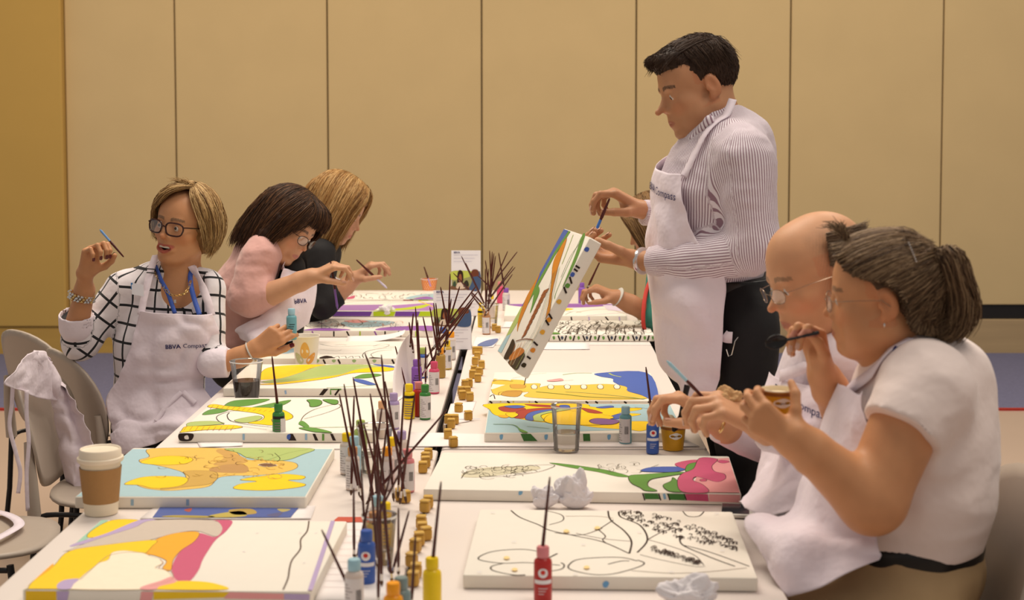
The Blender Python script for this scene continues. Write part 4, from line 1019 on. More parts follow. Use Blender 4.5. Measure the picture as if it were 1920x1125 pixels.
def surf_nets(F_, org, h):
    s = F_ < 0
    nx, ny, nz = F_.shape
    c = s[:-1, :-1, :-1].astype(np.int8)
    tot = np.zeros((nx - 1, ny - 1, nz - 1), np.int8)
    for a in (0, 1):
        for b in (0, 1):
            for d in (0, 1): tot += s[a:nx - 1 + a, b:ny - 1 + b, d:nz - 1 + d]
    act = np.nonzero((tot > 0) & (tot < 8))
    if len(act[0]) == 0: return np.zeros((0, 3)), np.zeros((0, 4), int)
    ids = np.full(tot.shape, -1, np.int64); ids[act] = np.arange(len(act[0]))
    I = np.stack(act, -1); acc = np.zeros((len(I), 3)); cnt = np.zeros(len(I))
    cor = [(a, b, d) for a in (0, 1) for b in (0, 1) for d in (0, 1)]
    val = {q: F_[I[:, 0] + q[0], I[:, 1] + q[1], I[:, 2] + q[2]].astype(float) for q in cor}
    for q in cor:
        for ax in range(3):
            if q[ax]: continue
            r = list(q); r[ax] = 1; r = tuple(r)
            f0, f1 = val[q], val[r]; m = (f0 < 0) != (f1 < 0)
            t = np.where(m, f0 / np.where(m, f0 - f1, 1), 0)
            pt = np.tile(np.array(q, float), (len(I), 1)); pt[:, ax] = t
            acc[m] += pt[m]; cnt[m] += 1
    vs = (I + acc / cnt[:, None]) * h + org
    fs = []
    for ax in range(3):
        a, b = (ax + 1) % 3, (ax + 2) % 3
        sl0 = [slice(None)] * 3; sl1 = [slice(None)] * 3
        sl0[ax] = slice(0, -1); sl1[ax] = slice(1, None)
        ed = s[tuple(sl0)] != s[tuple(sl1)]
        E = np.stack(np.nonzero(ed), -1)
        sh = np.array(tot.shape)
        ok = (E[:, a] > 0) & (E[:, b] > 0) & (E[:, a] < sh[a]) & (E[:, b] < sh[b]); E = E[ok]
        def idx(da, db):
            q = E.copy(); q[:, a] -= da; q[:, b] -= db; return ids[q[:, 0], q[:, 1], q[:, 2]]
        quad = np.stack([idx(1, 1), idx(0, 1), idx(0, 0), idx(1, 0)], -1)
        inside = s[E[:, 0], E[:, 1], E[:, 2]]
        quad[~inside] = quad[~inside][:, ::-1]
        fs.append(quad)
    fs = np.concatenate(fs); fs = fs[(fs >= 0).all(1)]
    return vs, fs
def mesh_obj(name, parts, mats, parent=None, col=None, attrs=None, smooth=True, org=None, relax=1):
    V_ = []; F_ = []; o = 0
    for vs, fs in parts:
        V_.append(vs); F_.append(fs + o); o += len(vs)
    vs = np.concatenate(V_); fs = np.concatenate(F_)
    for _ in range(relax):
        acc = np.zeros_like(vs); cnt = np.zeros(len(vs))
        for i in range(4):
            a, b = fs[:, i], fs[:, (i + 1) % 4]
            np.add.at(acc, a, vs[b]); np.add.at(cnt, a, 1)
            np.add.at(acc, b, vs[a]); np.add.at(cnt, b, 1)
        m = cnt > 0; vs[m] = vs[m] * .5 + acc[m] / cnt[m][:, None] * .5
    me = bpy.data.meshes.new(name); me.vertices.add(len(vs)); me.loops.add(len(fs) * 4); me.polygons.add(len(fs))
    off = np.zeros(3) if org is None else np.array(org)
    me.vertices.foreach_set('co', (vs - off).astype(np.float32).ravel())
    me.loops.foreach_set('vertex_index', fs.ravel().astype(np.int32))
    me.polygons.foreach_set('loop_start', np.arange(len(fs), dtype=np.int32) * 4)
    me.update(calc_edges=True)
    me.polygons.foreach_set('use_smooth', [smooth] * len(fs))
    if col is not None:
        ca = me.color_attributes.new('Col', 'FLOAT_COLOR', 'POINT')
        cc = np.ones((len(vs), 4), np.float32); cc[:, :3] = col(vs); ca.data.foreach_set('color', cc.ravel())
    if attrs:
        for an, fn in attrs.items():
            at = me.attributes.new(an, 'FLOAT_VECTOR', 'POINT'); at.data.foreach_set('vector', fn(vs).astype(np.float32).ravel())
    for m in (mats if isinstance(mats, (list, tuple)) else [mats]): me.materials.append(m)
    ob = bpy.data.objects.new(name, me); C.objects.link(ob)
    if parent is not None: ob.parent = parent
    if org is not None and parent is None: ob.location = Vector(off)
    return ob
def bvh_of(parts):
    V_ = []; F_ = []; o = 0
    for vs, fs in parts:
        V_ += [tuple(v) for v in vs]; F_ += [tuple(int(i) + o for i in f) for f in fs]; o += len(vs)
    return BVHTree.FromPolygons(V_, F_)
def nrm(v): v = np.array(v, float); return v / np.linalg.norm(v)
def A3(v): return np.array(v, float)
def Pn(px, py, Y): return A3(P(px, py, Y))

# ------------------------------------------------------------------ head
class Head:
    def __init__(s, c, face, up, sc=1.0):
        s.c = A3(c); s.f = nrm(face); u = A3(up); s.x = nrm(np.cross(s.f, u)); s.u = np.cross(s.x, s.f); s.sc = sc
    def w(s, x, y, z): return s.c + (s.x * x + s.f * y + s.u * z) * s.sc
    def loc(s, p): q = (p - s.c) / s.sc; return np.stack([q @ s.x, q @ s.f, q @ s.u], -1)
    def build(s, sd, male=False, lid=.0050, lidz=.0015, mouth=0.0, jaw=1.0, nose=1.0, neck_to=None, neck_r=.056, chub=0.0):
        sd.frame(s.c, s.x, s.f, s.u, s.sc)
        J = jaw
        sd.ell((0, -.016, .036), (.076, .099, .086), .02)
        sd.ell((0, .034, .03), (.066, .054, .075), .03)
        sd.ell((0, .032, -.045), (.056 + chub * .6, .056, .07), .03)
        for q in (-1, 1):
            sd.cap((q * .052, -.004, -.055), (q * .020, .066, -.098), .020 + chub, .016 + chub * .5, .028)
            sd.ell((q * .043, .058, -.022), (.021, .022, .02), .022)
            if chub: sd.ell((q * .042, .045, -.055), (.024, .03, .03), .03)
        sd.ell((0, .080, -.096), (.019 * J, .015, .015), .016)
        sd.cap((-.034, .079, .022), (.034, .079, .022), .0095 if male else .0075, k=.018)
        # sockets
        for q in (-1, 1):
            sd.ell((q * .033, .104, .003), (.021, .016, .013), .012, op='s')
        # nose
        n = nose
        sd.ell((0, .064, -.040), (.036, .034, .036), .02)
        sd.cap((0, .085, .014), (0, .097 * n ** .3, -.020), .0075, .0120, .010)
        sd.cap((0, .098, -.012), (0, .1095 * n ** .5, -.0255), .0060, .0082, .007)
        for q in (-1, 1): sd.ell((q * .0125, .0955, -.0300), (.0070, .0100, .0068), .006)
        for q in (-1, 1): sd.ell((q * .0065, .103, -.0375), (.0032, .0042, .0030), .002, op='s')
        # eyelids around the eyeballs
        for q in (-1, 1):
            sd.ell((q * .0315, .0765, .003), (.0155, .0135, .0120), .004)
            sd.ell((q * .0315, .0925, lidz), (.0115, .006, lid), .002, op='s')
        # mouth
        m = mouth
        if m > 0:
            sd.ell((0, .086, -.064 - m * .4), (.032, .02, .010 + m), .010)
            sd.ell((0, .104, -.0615 - m * .5), (.0265, .025, .0058 + m * .55), .004, op='s')
            for q in (-1, 1):
                sd.cap((0, .0985, -.0545), (q * .027, .083, -.055), .0038, .0026, .004)
                sd.cap((0, .0955, -.0705 - m * .95), (q * .024, .083, -.061), .0048, .0026, .004)
        else:
            sd.ell((0, .084, -.064), (.026, .018, .018), .016)
            for q in (-1, 1):
                sd.cap((q * .004, .0995, -.0585), (q * .023, .086, -.063), .0042, .0022, .004)
                sd.cap((0, .0975, -.0675), (q * .019, .087, -.0655), .0050, .0028, .004)
            sd.cap((-.022, .102, -.0632), (.022, .102, -.0632), .0016, k=.002, op='s')
        # ears
        for q in (-1, 1):
            R = [[1, 0, 0], [0, .97, -.24], [0, .24, .97]]
            sd.ell((q * .0775, -.012, -.004), (.0085, .019, .031), .006, ax=R)
            sd.ell((q * .0885, -.007, .000), (.0085, .0115, .019), .004, op='s', ax=R)
            sd.ell((q * .0765, -.004, -.029), (.007, .009, .010), .006)
            sd.ell((q * .080, .004, -.006), (.004, .005, .007), .003)
        sd.noframe()
        if neck_to is not None:
            sd.cap(s.w(0, -.022, -.055), neck_to, neck_r * s.sc, neck_r * 1.05, .03)
            sd.cap(s.w(0, .03, -.085), A3(neck_to) + s.f * .02, neck_r * .6 * s.sc, neck_r * .7, .03)
    def skin(s, base, lips=(.45, .13, .10), beard=0.0, brow=(.10, .06, .035), brow_y=.0245, cheek=.12, hairline=None, scalp=None):
        base = np.array(base)
        def col(p):
            L = s.loc(p); x, y, z = L[:, 0], L[:, 1], L[:, 2]; ax_ = np.abs(x)
            c = np.tile(base, (len(p), 1)) * (1 + .05 * vnoise(p, 60)[:, None])
            def mix(mask, colr, a=1.0):
                nonlocal c
                mm = np.clip(mask, 0, 1)[:, None] * a; c = c * (1 - mm) + np.array(colr) * mm
            red = base * np.array([1.02, .78, .72])
            near = (np.abs(x) < .1) & (np.abs(z) < .14) & (y > -.05)
            mix((1 - np.sqrt(((ax_ - .045) / .028) ** 2 + ((z + .03) / .026) ** 2)) * (y > .02) * 2, red, cheek * 4)
            mix((1 - np.sqrt((x / .018) ** 2 + ((z + .028) / .016) ** 2)) * (y > .085) * 2, red, .5)
            mix((ax_ > .072) * (np.abs(y + .01) < .04) * (np.abs(z) < .05) * 1.0, red, .5)
            lipm = (y > .078) * np.clip((1 - np.sqrt((x / .0245) ** 2 + ((z + .0638) / .0092) ** 2)) * 5, 0, 1)
            if s.mouth > 0: lipm = (y > .072) * np.clip((1 - np.sqrt((x / .034) ** 2 + ((z + .0625 + s.mouth * .55 - 9 * x * x) / (.0118 + s.mouth * .62)) ** 2)) * 8, 0, 1)
            mix(lipm * 1.0, lips, .8)
            if s.mouth > 0: mix(((y > .06) & (y < .0925 - 9 * x * x) & (ax_ < .024) & (z < -.056) & (z > -.066 - s.mouth)) * 1.0, (.04, .008, .008), 1)
            if beard: mix(np.clip((-.045 - z) / .02, 0, 1) * (y > .0) * (1 - lipm), base * .72, beard)
            br = (y > .06) & (ax_ > .012) & (ax_ < .052) & (np.abs(z - brow_y - .004 * np.sin((ax_ - .01) / .04 * 3.1)) < .0045 - (ax_ - .03) * .03)
            mix(br * (.8 + .2 * vnoise(p, 400)), brow, .95)
            if scalp is not None: mix(scalp(L), scalp.col, scalp.a)
            return c
        return col
    def eyes(s, parent, look=(0, 0), iris=(.10, .07, .05)):
        for q in (-1, 1):
            m = MB(); c = s.w(q * .0315, .0785, .002); n = 14
            g = nrm(s.f + s.x * look[0] + s.u * look[1]); a = nrm(np.cross(g, s.u)); b = np.cross(a, g); r = .0120 * s.sc
            rings = [0.001, .18, .42, .44, .8, 1.2, 1.57]; cols = [mat('pupil', (.005, .005, .005), .1, var=0), mat('iris_%d' % (iris[0] * 1000), iris, .15, var=0), mat('iris_edge', tuple(x * .4 for x in iris), .2, var=0), mat('eye_white', (.62, .56, .52), .15, var=0)]
            for i in range(len(rings) - 1):
                vs = []
                for R_ in (rings[i], rings[i + 1]):
                    for k in range(n):
                        t = 2 * PI * k / n; vs.append(c + r * (g * math.cos(R_) + math.sin(R_) * (a * math.cos(t) + b * math.sin(t))))
                m.add([v - s.o for v in vs], [(k, (k + 1) % n, n + (k + 1) % n, n + k) for k in range(n)], cols[0 if i == 0 else 1 if i == 1 else 2 if i == 2 else 3])
            m.build('eye', parent=parent, smooth=True)
def strands(head_sdf, guides, n, r=.0011, jit=.006, seed=1, off=.004, npts=12, tone=None, groups=None, push=True, jagged=.1):
    """hair locks between neighbouring guide curves; returns verts, quads, tone"""
    R = np.random.default_rng(seed); G = []
    for g in guides:
        q = crom([Vector(x) for x in g], 8); q = np.array([tuple(v) for v in q])
        L = np.concatenate([[0], np.cumsum(np.linalg.norm(np.diff(q, axis=0), axis=1))]); t = np.linspace(0, L[-1], npts)
        G.append(np.stack([np.interp(t, L, q[:, i]) for i in range(3)], -1))
    G = np.array(G); k = R.integers(0, len(G) - 1, n); t = R.random(n)[:, None, None]
    Q = G[k] * (1 - t) + G[k + 1] * t
    Q = Q + R.normal(0, jit, (n, 1, 3)) * (.35 + .65 * np.linspace(0, 1, npts))[None, :, None] + R.normal(0, jit * .25, (n, npts, 3))
    end = 1 - R.random(n) * jagged; tt = np.linspace(0, 1, npts)[None, :] * end[:, None]
    idx = tt * (npts - 1); i0 = np.floor(idx).astype(int).clip(0, npts - 2); fr = (idx - i0)[..., None]
    Q = np.take_along_axis(Q, i0[..., None].repeat(3, -1), 1) * (1 - fr) + np.take_along_axis(Q, (i0 + 1)[..., None].repeat(3, -1), 1) * fr
    if push and head_sdf is not None:
        for _ in range(3):
            d = head_sdf(Q); e = .003
            g = np.stack([head_sdf(Q + np.array(v) * e) - d for v in ((1, 0, 0), (0, 1, 0), (0, 0, 1))], -1); g /= (np.linalg.norm(g, axis=-1, keepdims=True) + 1e-9)
            o = off * (.5 + R.random((n, 1)))
            Q = Q + g * np.clip(o - d, 0, .03)[..., None]
    T_ = np.gradient(Q, axis=1); T_ /= np.linalg.norm(T_, axis=-1, keepdims=True) + 1e-9
    a = np.cross(T_, R.normal(0, 1, (n, 1, 3))); a /= np.linalg.norm(a, axis=-1, keepdims=True) + 1e-9; b = np.cross(T_, a)
    rad = r * np.sin(np.linspace(.35, 1, npts) * PI * .96)[None, :, None] ** .6
    ring = [Q + rad * (a * math.cos(x) + b * math.sin(x)) for x in (0, 2.1, 4.2)]
    vs = np.stack(ring, 2).reshape(-1, 3)
    base = (np.arange(n)[:, None] * npts + np.arange(npts - 1)[None, :]).ravel() * 3
    fs = np.concatenate([np.stack([base + i, base + (i + 1) % 3, base + 3 + (i + 1) % 3, base + 3 + i], -1) for i in range(3)])
    tn = np.repeat(R.random(n), npts * 3)
    return vs, fs, tn
def fuzz(vol, h, n, flow, ln, r=.0007, lift=.3, seed=1, mask=None):
    vs, fs = vol.mesh(h); R = np.random.default_rng(seed)
    if mask is not None: vs = vs[mask(vs)]
    p = vs[R.integers(0, len(vs), n)] + R.normal(0, h * .4, (n, 3)); e = .003; d0 = vol(p)
    g = np.stack([vol(p + np.array(v) * e) - d0 for v in ((1, 0, 0), (0, 1, 0), (0, 0, 1))], -1); g /= np.linalg.norm(g, axis=1, keepdims=True) + 1e-9
    f = flow(p) + R.normal(0, .25, (n, 3)); f = f - g * (f * g).sum(1, keepdims=True); f /= np.linalg.norm(f, axis=1, keepdims=True) + 1e-9
    L = ln * (.6 + .7 * R.random((n, 1))); t = np.linspace(0, 1, 4)
    Q = np.stack([p - g * .0015 + f * L * x + g * L * lift * x * (1 - .35 * x) for x in t], 1)
    a = np.cross(f, g)[:, None]; b = g[:, None]; rad = (r * np.array([1, .95, .75, .2]))[None, :, None]
    ring = np.stack([Q + rad * (a * math.cos(x) + b * math.sin(x)) for x in (0, 2.1, 4.2)], 2).reshape(-1, 3)
    base = (np.arange(n)[:, None] * 4 + np.arange(3)[None]).ravel() * 3
    F_ = np.concatenate([np.stack([base + i, base + (i + 1) % 3, base + 3 + (i + 1) % 3, base + 3 + i], -1) for i in range(3)])
    return ring, F_, np.repeat(R.random(n), 12)
def hair_obj(name, parent, head, vol, st, tones, org, h=.0035, groove=0):
    """vol: SDF of the hair mass, st: list of strands() results; tones: list of colours dark..light"""
    parts = []; tn = []
    if vol is not None:
        vs, fs = vol.mesh(h); parts.append((vs, fs)); tn.append(.02 + .35 * (vnoise(vs, 45, 3) * .5 + .5))
    for vs, fs, t in st: parts.append((vs, fs)); tn.append(t)
    tn = np.concatenate(tn); tones = np.array(tones)
    def col(p):
        x = np.clip(tn, 0, .999) * (len(tones) - 1); i = np.floor(x).astype(int); f = (x - i)[:, None]
        return tones[i] * (1 - f) + tones[np.minimum(i + 1, len(tones) - 1)] * f
    return mesh_obj(name, parts, attmat('hair_fibre', .55, spec=.25), parent, col=col, org=org, relax=0)

# ------------------------------------------------------------------ hand
def hand(sd, wrist, d, n, side, fingers, thumb, L=1.0, nails=None, nail_list=None, forearm=None, fr=.029):
    """wrist, d: direction to the knuckles, n: palm facing, side: +1 thumb on d x n side.
    fingers: four (b1,b2,b3,spread) index..little; thumb: three directions in (d,n,s) coordinates"""
    W_ = A3(wrist); d = nrm(d); n = nrm(A3(n) - d * (A3(n) @ d)); s_ = np.cross(d, n) * side
    sd.noframe(); tips = []
    kx = [.028, .0095, -.009, -.026]; kl = [.090, .094, .089, .080]; fl = [(.040, .025, .022), (.045, .028, .023), (.042, .026, .022), (.033, .020, .019)]
    rr = [.0092, .0095, .0090, .0080]
    sd.cap(W_ + s_ * .010 * L, W_ - s_ * .012 * L, .0185 * L, k=.02)
    if forearm is not None: sd.cap(W_ - d * .0, forearm, .0225 * L, fr * L, .02)
    for i in range(4):
        b0 = W_ + d * .012 * L + s_ * (kx[i] * .55) * L; kn = W_ + (d * kl[i] + s_ * kx[i] - n * .002) * L
        sd.cap(b0, kn, .0145 * L, .0118 * L, .012)
        b1, b2, b3, sp = fingers[i]; dirr = nrm(d + s_ * sp); p = kn; ang = 0; pk = .006
        for j, bb in enumerate((b1, b2, b3)):
            ang += bb; v = dirr * math.cos(ang) + n * math.sin(ang); q = p + v * fl[i][j] * L
            sd.cap(p, q, rr[i] * (1 - .07 * j) * L, rr[i] * (.95 - .09 * j) * L, pk if j == 0 else .003); p = q; pk = .003
            last = v
        up = -(n * math.cos(ang) - dirr * math.sin(ang))
        tips.append((p, last, up))
        if nail_list is not None: nail_list.append((p - last * .003 * L + up * rr[i] * .72 * L, last, up, rr[i] * L))
    sd.cap(W_ + (d * .045 - n * -.012 + s_ * .012) * L, W_ + (d * .02 + n * .010 + s_ * .014) * L, .016 * L, .018 * L, .015)
    p = W_ + (d * .014 + s_ * .018 + n * .006) * L
    for j, (tv, ln, ra, rb2) in enumerate(zip(thumb, (.044, .034, .028), (.0165, .0120, .0105), (.0125, .0108, .0085))):
        v = nrm(d * tv[0] + n * tv[1] + s_ * tv[2]); q = p + v * ln * L
        sd.cap(p, q, ra * L, rb2 * L, .012 if j == 0 else .004); p = q; last = v
    up = nrm(np.cross(last, np.cross(-n if abs(last @ n) < .9 else s_, last)))
    if nail_list is not None: nail_list.append((p - last * .003 * L + up * .0075 * L, last, up, .0105 * L))
    tips.append((p, last, up))
    return tips
def nails_obj(nl, m, parent, org, name='fingernails'):
    for p, d, u, r in nl:
        mb = MB(); s_ = np.cross(d, u); vs = []
        for a in np.linspace(-1, 1, 5):
            for t in np.linspace(-1, 1, 4):
                vs.append(p + s_ * a * r * .66 + d * t * r * (.85 - .25 * abs(a)) + u * r * (.30 - .28 * a * a - .06 * t * t) - np.array(org))
        mb.add([v - u * r * .10 for v in vs], [(i * 4 + j, i * 4 + j + 1, i * 4 + 5 + j, i * 4 + 4 + j) for i in range(4) for j in range(3)], m)
        mb.build('fingernail', parent=parent, smooth=True)

# ------------------------------------------------------------------ cloth sheet (aprons)
def cloth(name, rows, sdfs, mt, parent, org, off=.007, nu=6, nv=6, wr=.004, wscale=14, seed=1, thick=.0014, fold=None, stretch=(1, 1, 1), keep=None):
    R_ = [crom([P(*q) if len(q) == 3 and q[0] > 5 else Vector(q) for q in r], nu) for r in rows]
    M_ = len(R_[0]); cols = []
    for i in range(M_): cols.append(crom([r[i] for r in R_], nv))
    G = np.array([[tuple(v) for v in c] for c in cols])           # M x K x 3
    K = G.shape[1]
    def normals(G):
        du = np.gradient(G, axis=0); dv = np.gradient(G, axis=1); n = np.cross(du, dv); return n / (np.linalg.norm(n, axis=-1, keepdims=True) + 1e-9)
    n = normals(G)
    w_ = vnoise(G * np.array(stretch), wscale, seed) * .55 + ((1 - np.abs(vnoise(G * np.array(stretch), wscale * 1.6, seed + 5))) ** 3 - .4) * .8
    G = G + n * (w_ * wr)[..., None]
    if fold is not None: G = G + n * fold(np.linspace(0, 1, M_)[:, None], np.linspace(0, 1, K)[None, :])[..., None]
    for _ in range(5):
        for sd in sdfs:
            d = sd(G); e = .004
            g = np.stack([sd(G + np.array(v) * e) - d for v in ((1, 0, 0), (0, 1, 0), (0, 0, 1))], -1); g /= (np.linalg.norm(g, axis=-1, keepdims=True) + 1e-9)
            G = G + g * np.clip(off + .5 * wr * (w_ + 1) - d, 0, .05)[..., None]
    vs = G.reshape(-1, 3)
    i, j = np.meshgrid(np.arange(M_ - 1), np.arange(K - 1), indexing='ij'); a = (i * K + j).ravel()
    fs = np.stack([a, a + 1, a + K + 1, a + K], -1)
    o = mesh_obj(name, [(vs, fs)], mt, parent, org=org, relax=1)
    sm = o.modifiers.new('s', 'SOLIDIFY'); sm.thickness = thick; sm.offset = 0
    o['_g'] = 0; del o['_g']
    return o, vs, fs
def strap(name, pts, wd, mt, parent, org, sdfs=(), off=.006, up=None, thick=.0015, n=6):
    q = np.array([tuple(v) for v in crom([P(*x) if x[0] > 5 else Vector(x) for x in pts], n)])
    def push(q):
        for _ in range(4):
            for sd in sdfs:
                d = sd(q); e = .004
                g = np.stack([sd(q + np.array(v) * e) - d for v in ((1, 0, 0), (0, 1, 0), (0, 0, 1))], -1); g /= (np.linalg.norm(g, axis=-1, keepdims=True) + 1e-9)
                q = q + g * np.clip(off - d, 0, .05)[..., None]
        return q
    q = push(q)
    T_ = np.gradient(q, axis=0); T_ /= np.linalg.norm(T_, axis=1, keepdims=True) + 1e-9
    if sdfs:
        sd = sdfs[0]; d = sd(q); e = .004
        N_ = np.stack([sd(q + np.array(v) * e) - d for v in ((1, 0, 0), (0, 1, 0), (0, 0, 1))], -1)
    else: N_ = np.tile(np.array(up if up is not None else (0, -1, 0), float), (len(q), 1))
    s_ = np.cross(T_, N_); s_ /= np.linalg.norm(s_, axis=1, keepdims=True) + 1e-9
    L_ = q - s_ * wd / 2; R__ = q + s_ * wd / 2; vs = np.stack([L_, q, R__], 1).reshape(-1, 3)
    a = np.arange(len(q) - 1) * 3; fs = np.concatenate([np.stack([a, a + 1, a + 4, a + 3], -1), np.stack([a + 1, a + 2, a + 5, a + 4], -1)])
    o = mesh_obj(name, [(vs, fs)], mt, parent, org=org, relax=0)
    sm = o.modifiers.new('s', 'SOLIDIFY'); sm.thickness = thick; sm.offset = 0
    return o
def spectacles(head, parent, m, lens, lensw=.026, lensh=.018, y=.108, z=.004, rim=.0016, full=True, round_=2.6, temple_m=None):
    o = head.o; W_ = lambda x, yy, zz: head.w(x, yy, zz) - o
    root = empty('spectacles'); root.parent = parent
    for q in (-1, 1):
        pts = []; cxl = max(.034, lensw + .0075)
        for k in range(28):
            a = 2 * PI * k / 28; ca, sa = math.cos(a), math.sin(a)
            e = 2 / round_; px = abs(ca) ** e * math.copysign(1, ca) * lensw; pz = abs(sa) ** e * math.copysign(1, sa) * lensh
            if sa < 0: px *= .94
            xx = q * cxl + px; pts.append(W_(xx, y - 1.6 * xx * xx * 2, z + pz))
        mb = MB(); mb.tube(pts + [pts[0]], rim * head.sc, 6, m, caps=False); mb.build('rim', parent=root, smooth=True)
        mb = MB(); mb.add(pts, [tuple(range(28))], lens); mb.build('lens', parent=root)
        mb = MB(); mb.tube([W_(q * (cxl + lensw), y - .009, z + lensh * .5), W_(q * .070, y - .022, z + lensh * .5), W_(q * .080, .05, z + .008), W_(q * .085, .0, z + .006), W_(q * .082, -.02, z - .012)], rim * .9 * head.sc, 6, temple_m or m); mb.build('temple', parent=root, smooth=True)
    mb = MB(); mb.tube([W_(-.0085, y, z + .004), W_(0, y + .003, z + .007), W_(.0085, y, z + .004)], rim * head.sc, 6, m); mb.build('bridge', parent=root, smooth=True)
    return root
LENS = glassmat('spectacle_lens'); LENS.node_tree.nodes['Math'].inputs[1].default_value = .15
def core(*chains):
    s = SDF()
    for c in chains: s.chain(c, [.028] * len(c), .01)
    return s.mesh(.012)
def onto(bv, px, py, back=.004):
    d = ray(px, py).normalized(); o = Vector((0, 0, H)); h = bv.ray_cast(o, d)
    return tuple(h[0] - d * back) if h[0] is not None else tuple(P(px, py, 4.8))
def skinmat(): return attmat('skin', .48, sss=.12, spec=.35, bump=.08, bscale=250)
# ------------------------------------------------------------------ fabric patterns that follow the limbs
def limb_uv(segs):
    """segs: list of (a, b, r, w) ; gives (angle*r, along, seg id) for the nearest limb"""
    def fn(p):
        best = np.full(len(p), 1e9); out = np.zeros((len(p), 3))
        for i, (a, b, r, ref) in enumerate(segs):
            a, b = A3(a), A3(b); d = b - a; L = np.linalg.norm(d); dn = d / L
            t = (p - a) @ dn; q = p - a - np.clip(t, 0, L)[:, None] * dn; dist = np.linalg.norm(q, axis=1) - r
            e1 = nrm(A3(ref) - dn * (A3(ref) @ dn)); e2 = np.cross(dn, e1); q2 = p - a - t[:, None] * dn
            ang = np.arctan2(q2 @ e2, q2 @ e1); m = dist < best; best[m] = dist[m]
            out[m, 0] = ang[m] * r; out[m, 1] = t[m] + i * .013; out[m, 2] = i
        return out
    return fn
def pattern_mat(name, base, line, kind, period, width, rough=.8):
    m = mat(name, base, rough, var=0, bump=.4, bscale=13, sheen=.15, bdist=.02); nt = m.node_tree; b = nt.nodes['Principled BSDF']
    at = nt.nodes.new('ShaderNodeAttribute'); at.attribute_name = 'pat'; sx = nt.nodes.new('ShaderNodeSeparateXYZ'); nt.links.new(at.outputs['Vector'], sx.inputs[0])
    def mth(op, a, b_=None):
        n = nt.nodes.new('ShaderNodeMath'); n.operation = op
        for i, v in enumerate((a, b_)):
            if v is None: continue
            if isinstance(v, (int, float)): n.inputs[i].default_value = v
            else: nt.links.new(v, n.inputs[i])
        return n.outputs[0]
    def stripe(o, p, w_):
        f = mth('FRACT', mth('DIVIDE', mth('ADD', o, 10 * p), p)); return mth('LESS_THAN', f, w_ / p)
    u = stripe(sx.outputs[0], period, width)
    if kind == 'grid': u = mth('MAXIMUM', u, stripe(sx.outputs[1], period * 1.05, width))
    mx = nt.nodes.new('ShaderNodeMix'); mx.data_type = 'RGBA'; mx.inputs[6].default_value = (*base, 1); mx.inputs[7].default_value = (*line, 1)
    nt.links.new(u, mx.inputs[0]); nt.links.new(mx.outputs[2], b.inputs['Base Color'])
    return m
def cloth_disp(amp=.004, s=18, seed=1, dirs=None):
    def f(p):
        q = p * np.array(dirs) if dirs is not None else p
        return amp * (vnoise(q, s, seed) * .7 + (np.abs(vnoise(q, s * 1.8, seed + 3)) - .4) * .6)
    return f
WHT = mat('white_shirt_cotton', (.82, .73, .79), .85, var=.02, bump=.5, bscale=14, sheen=.2, bdist=.02)
BLK = mat('black_trousers', (.012, .011, .012), .8, var=.1, bump=.2, bscale=60)
SK_M = (.56, .29, .165); SK_P = (.60, .33, .20); SK_T = (.46, .215, .105)
def person(org, label):
    r = empty('person', tuple(org)); tag(r, label, 'person'); return r

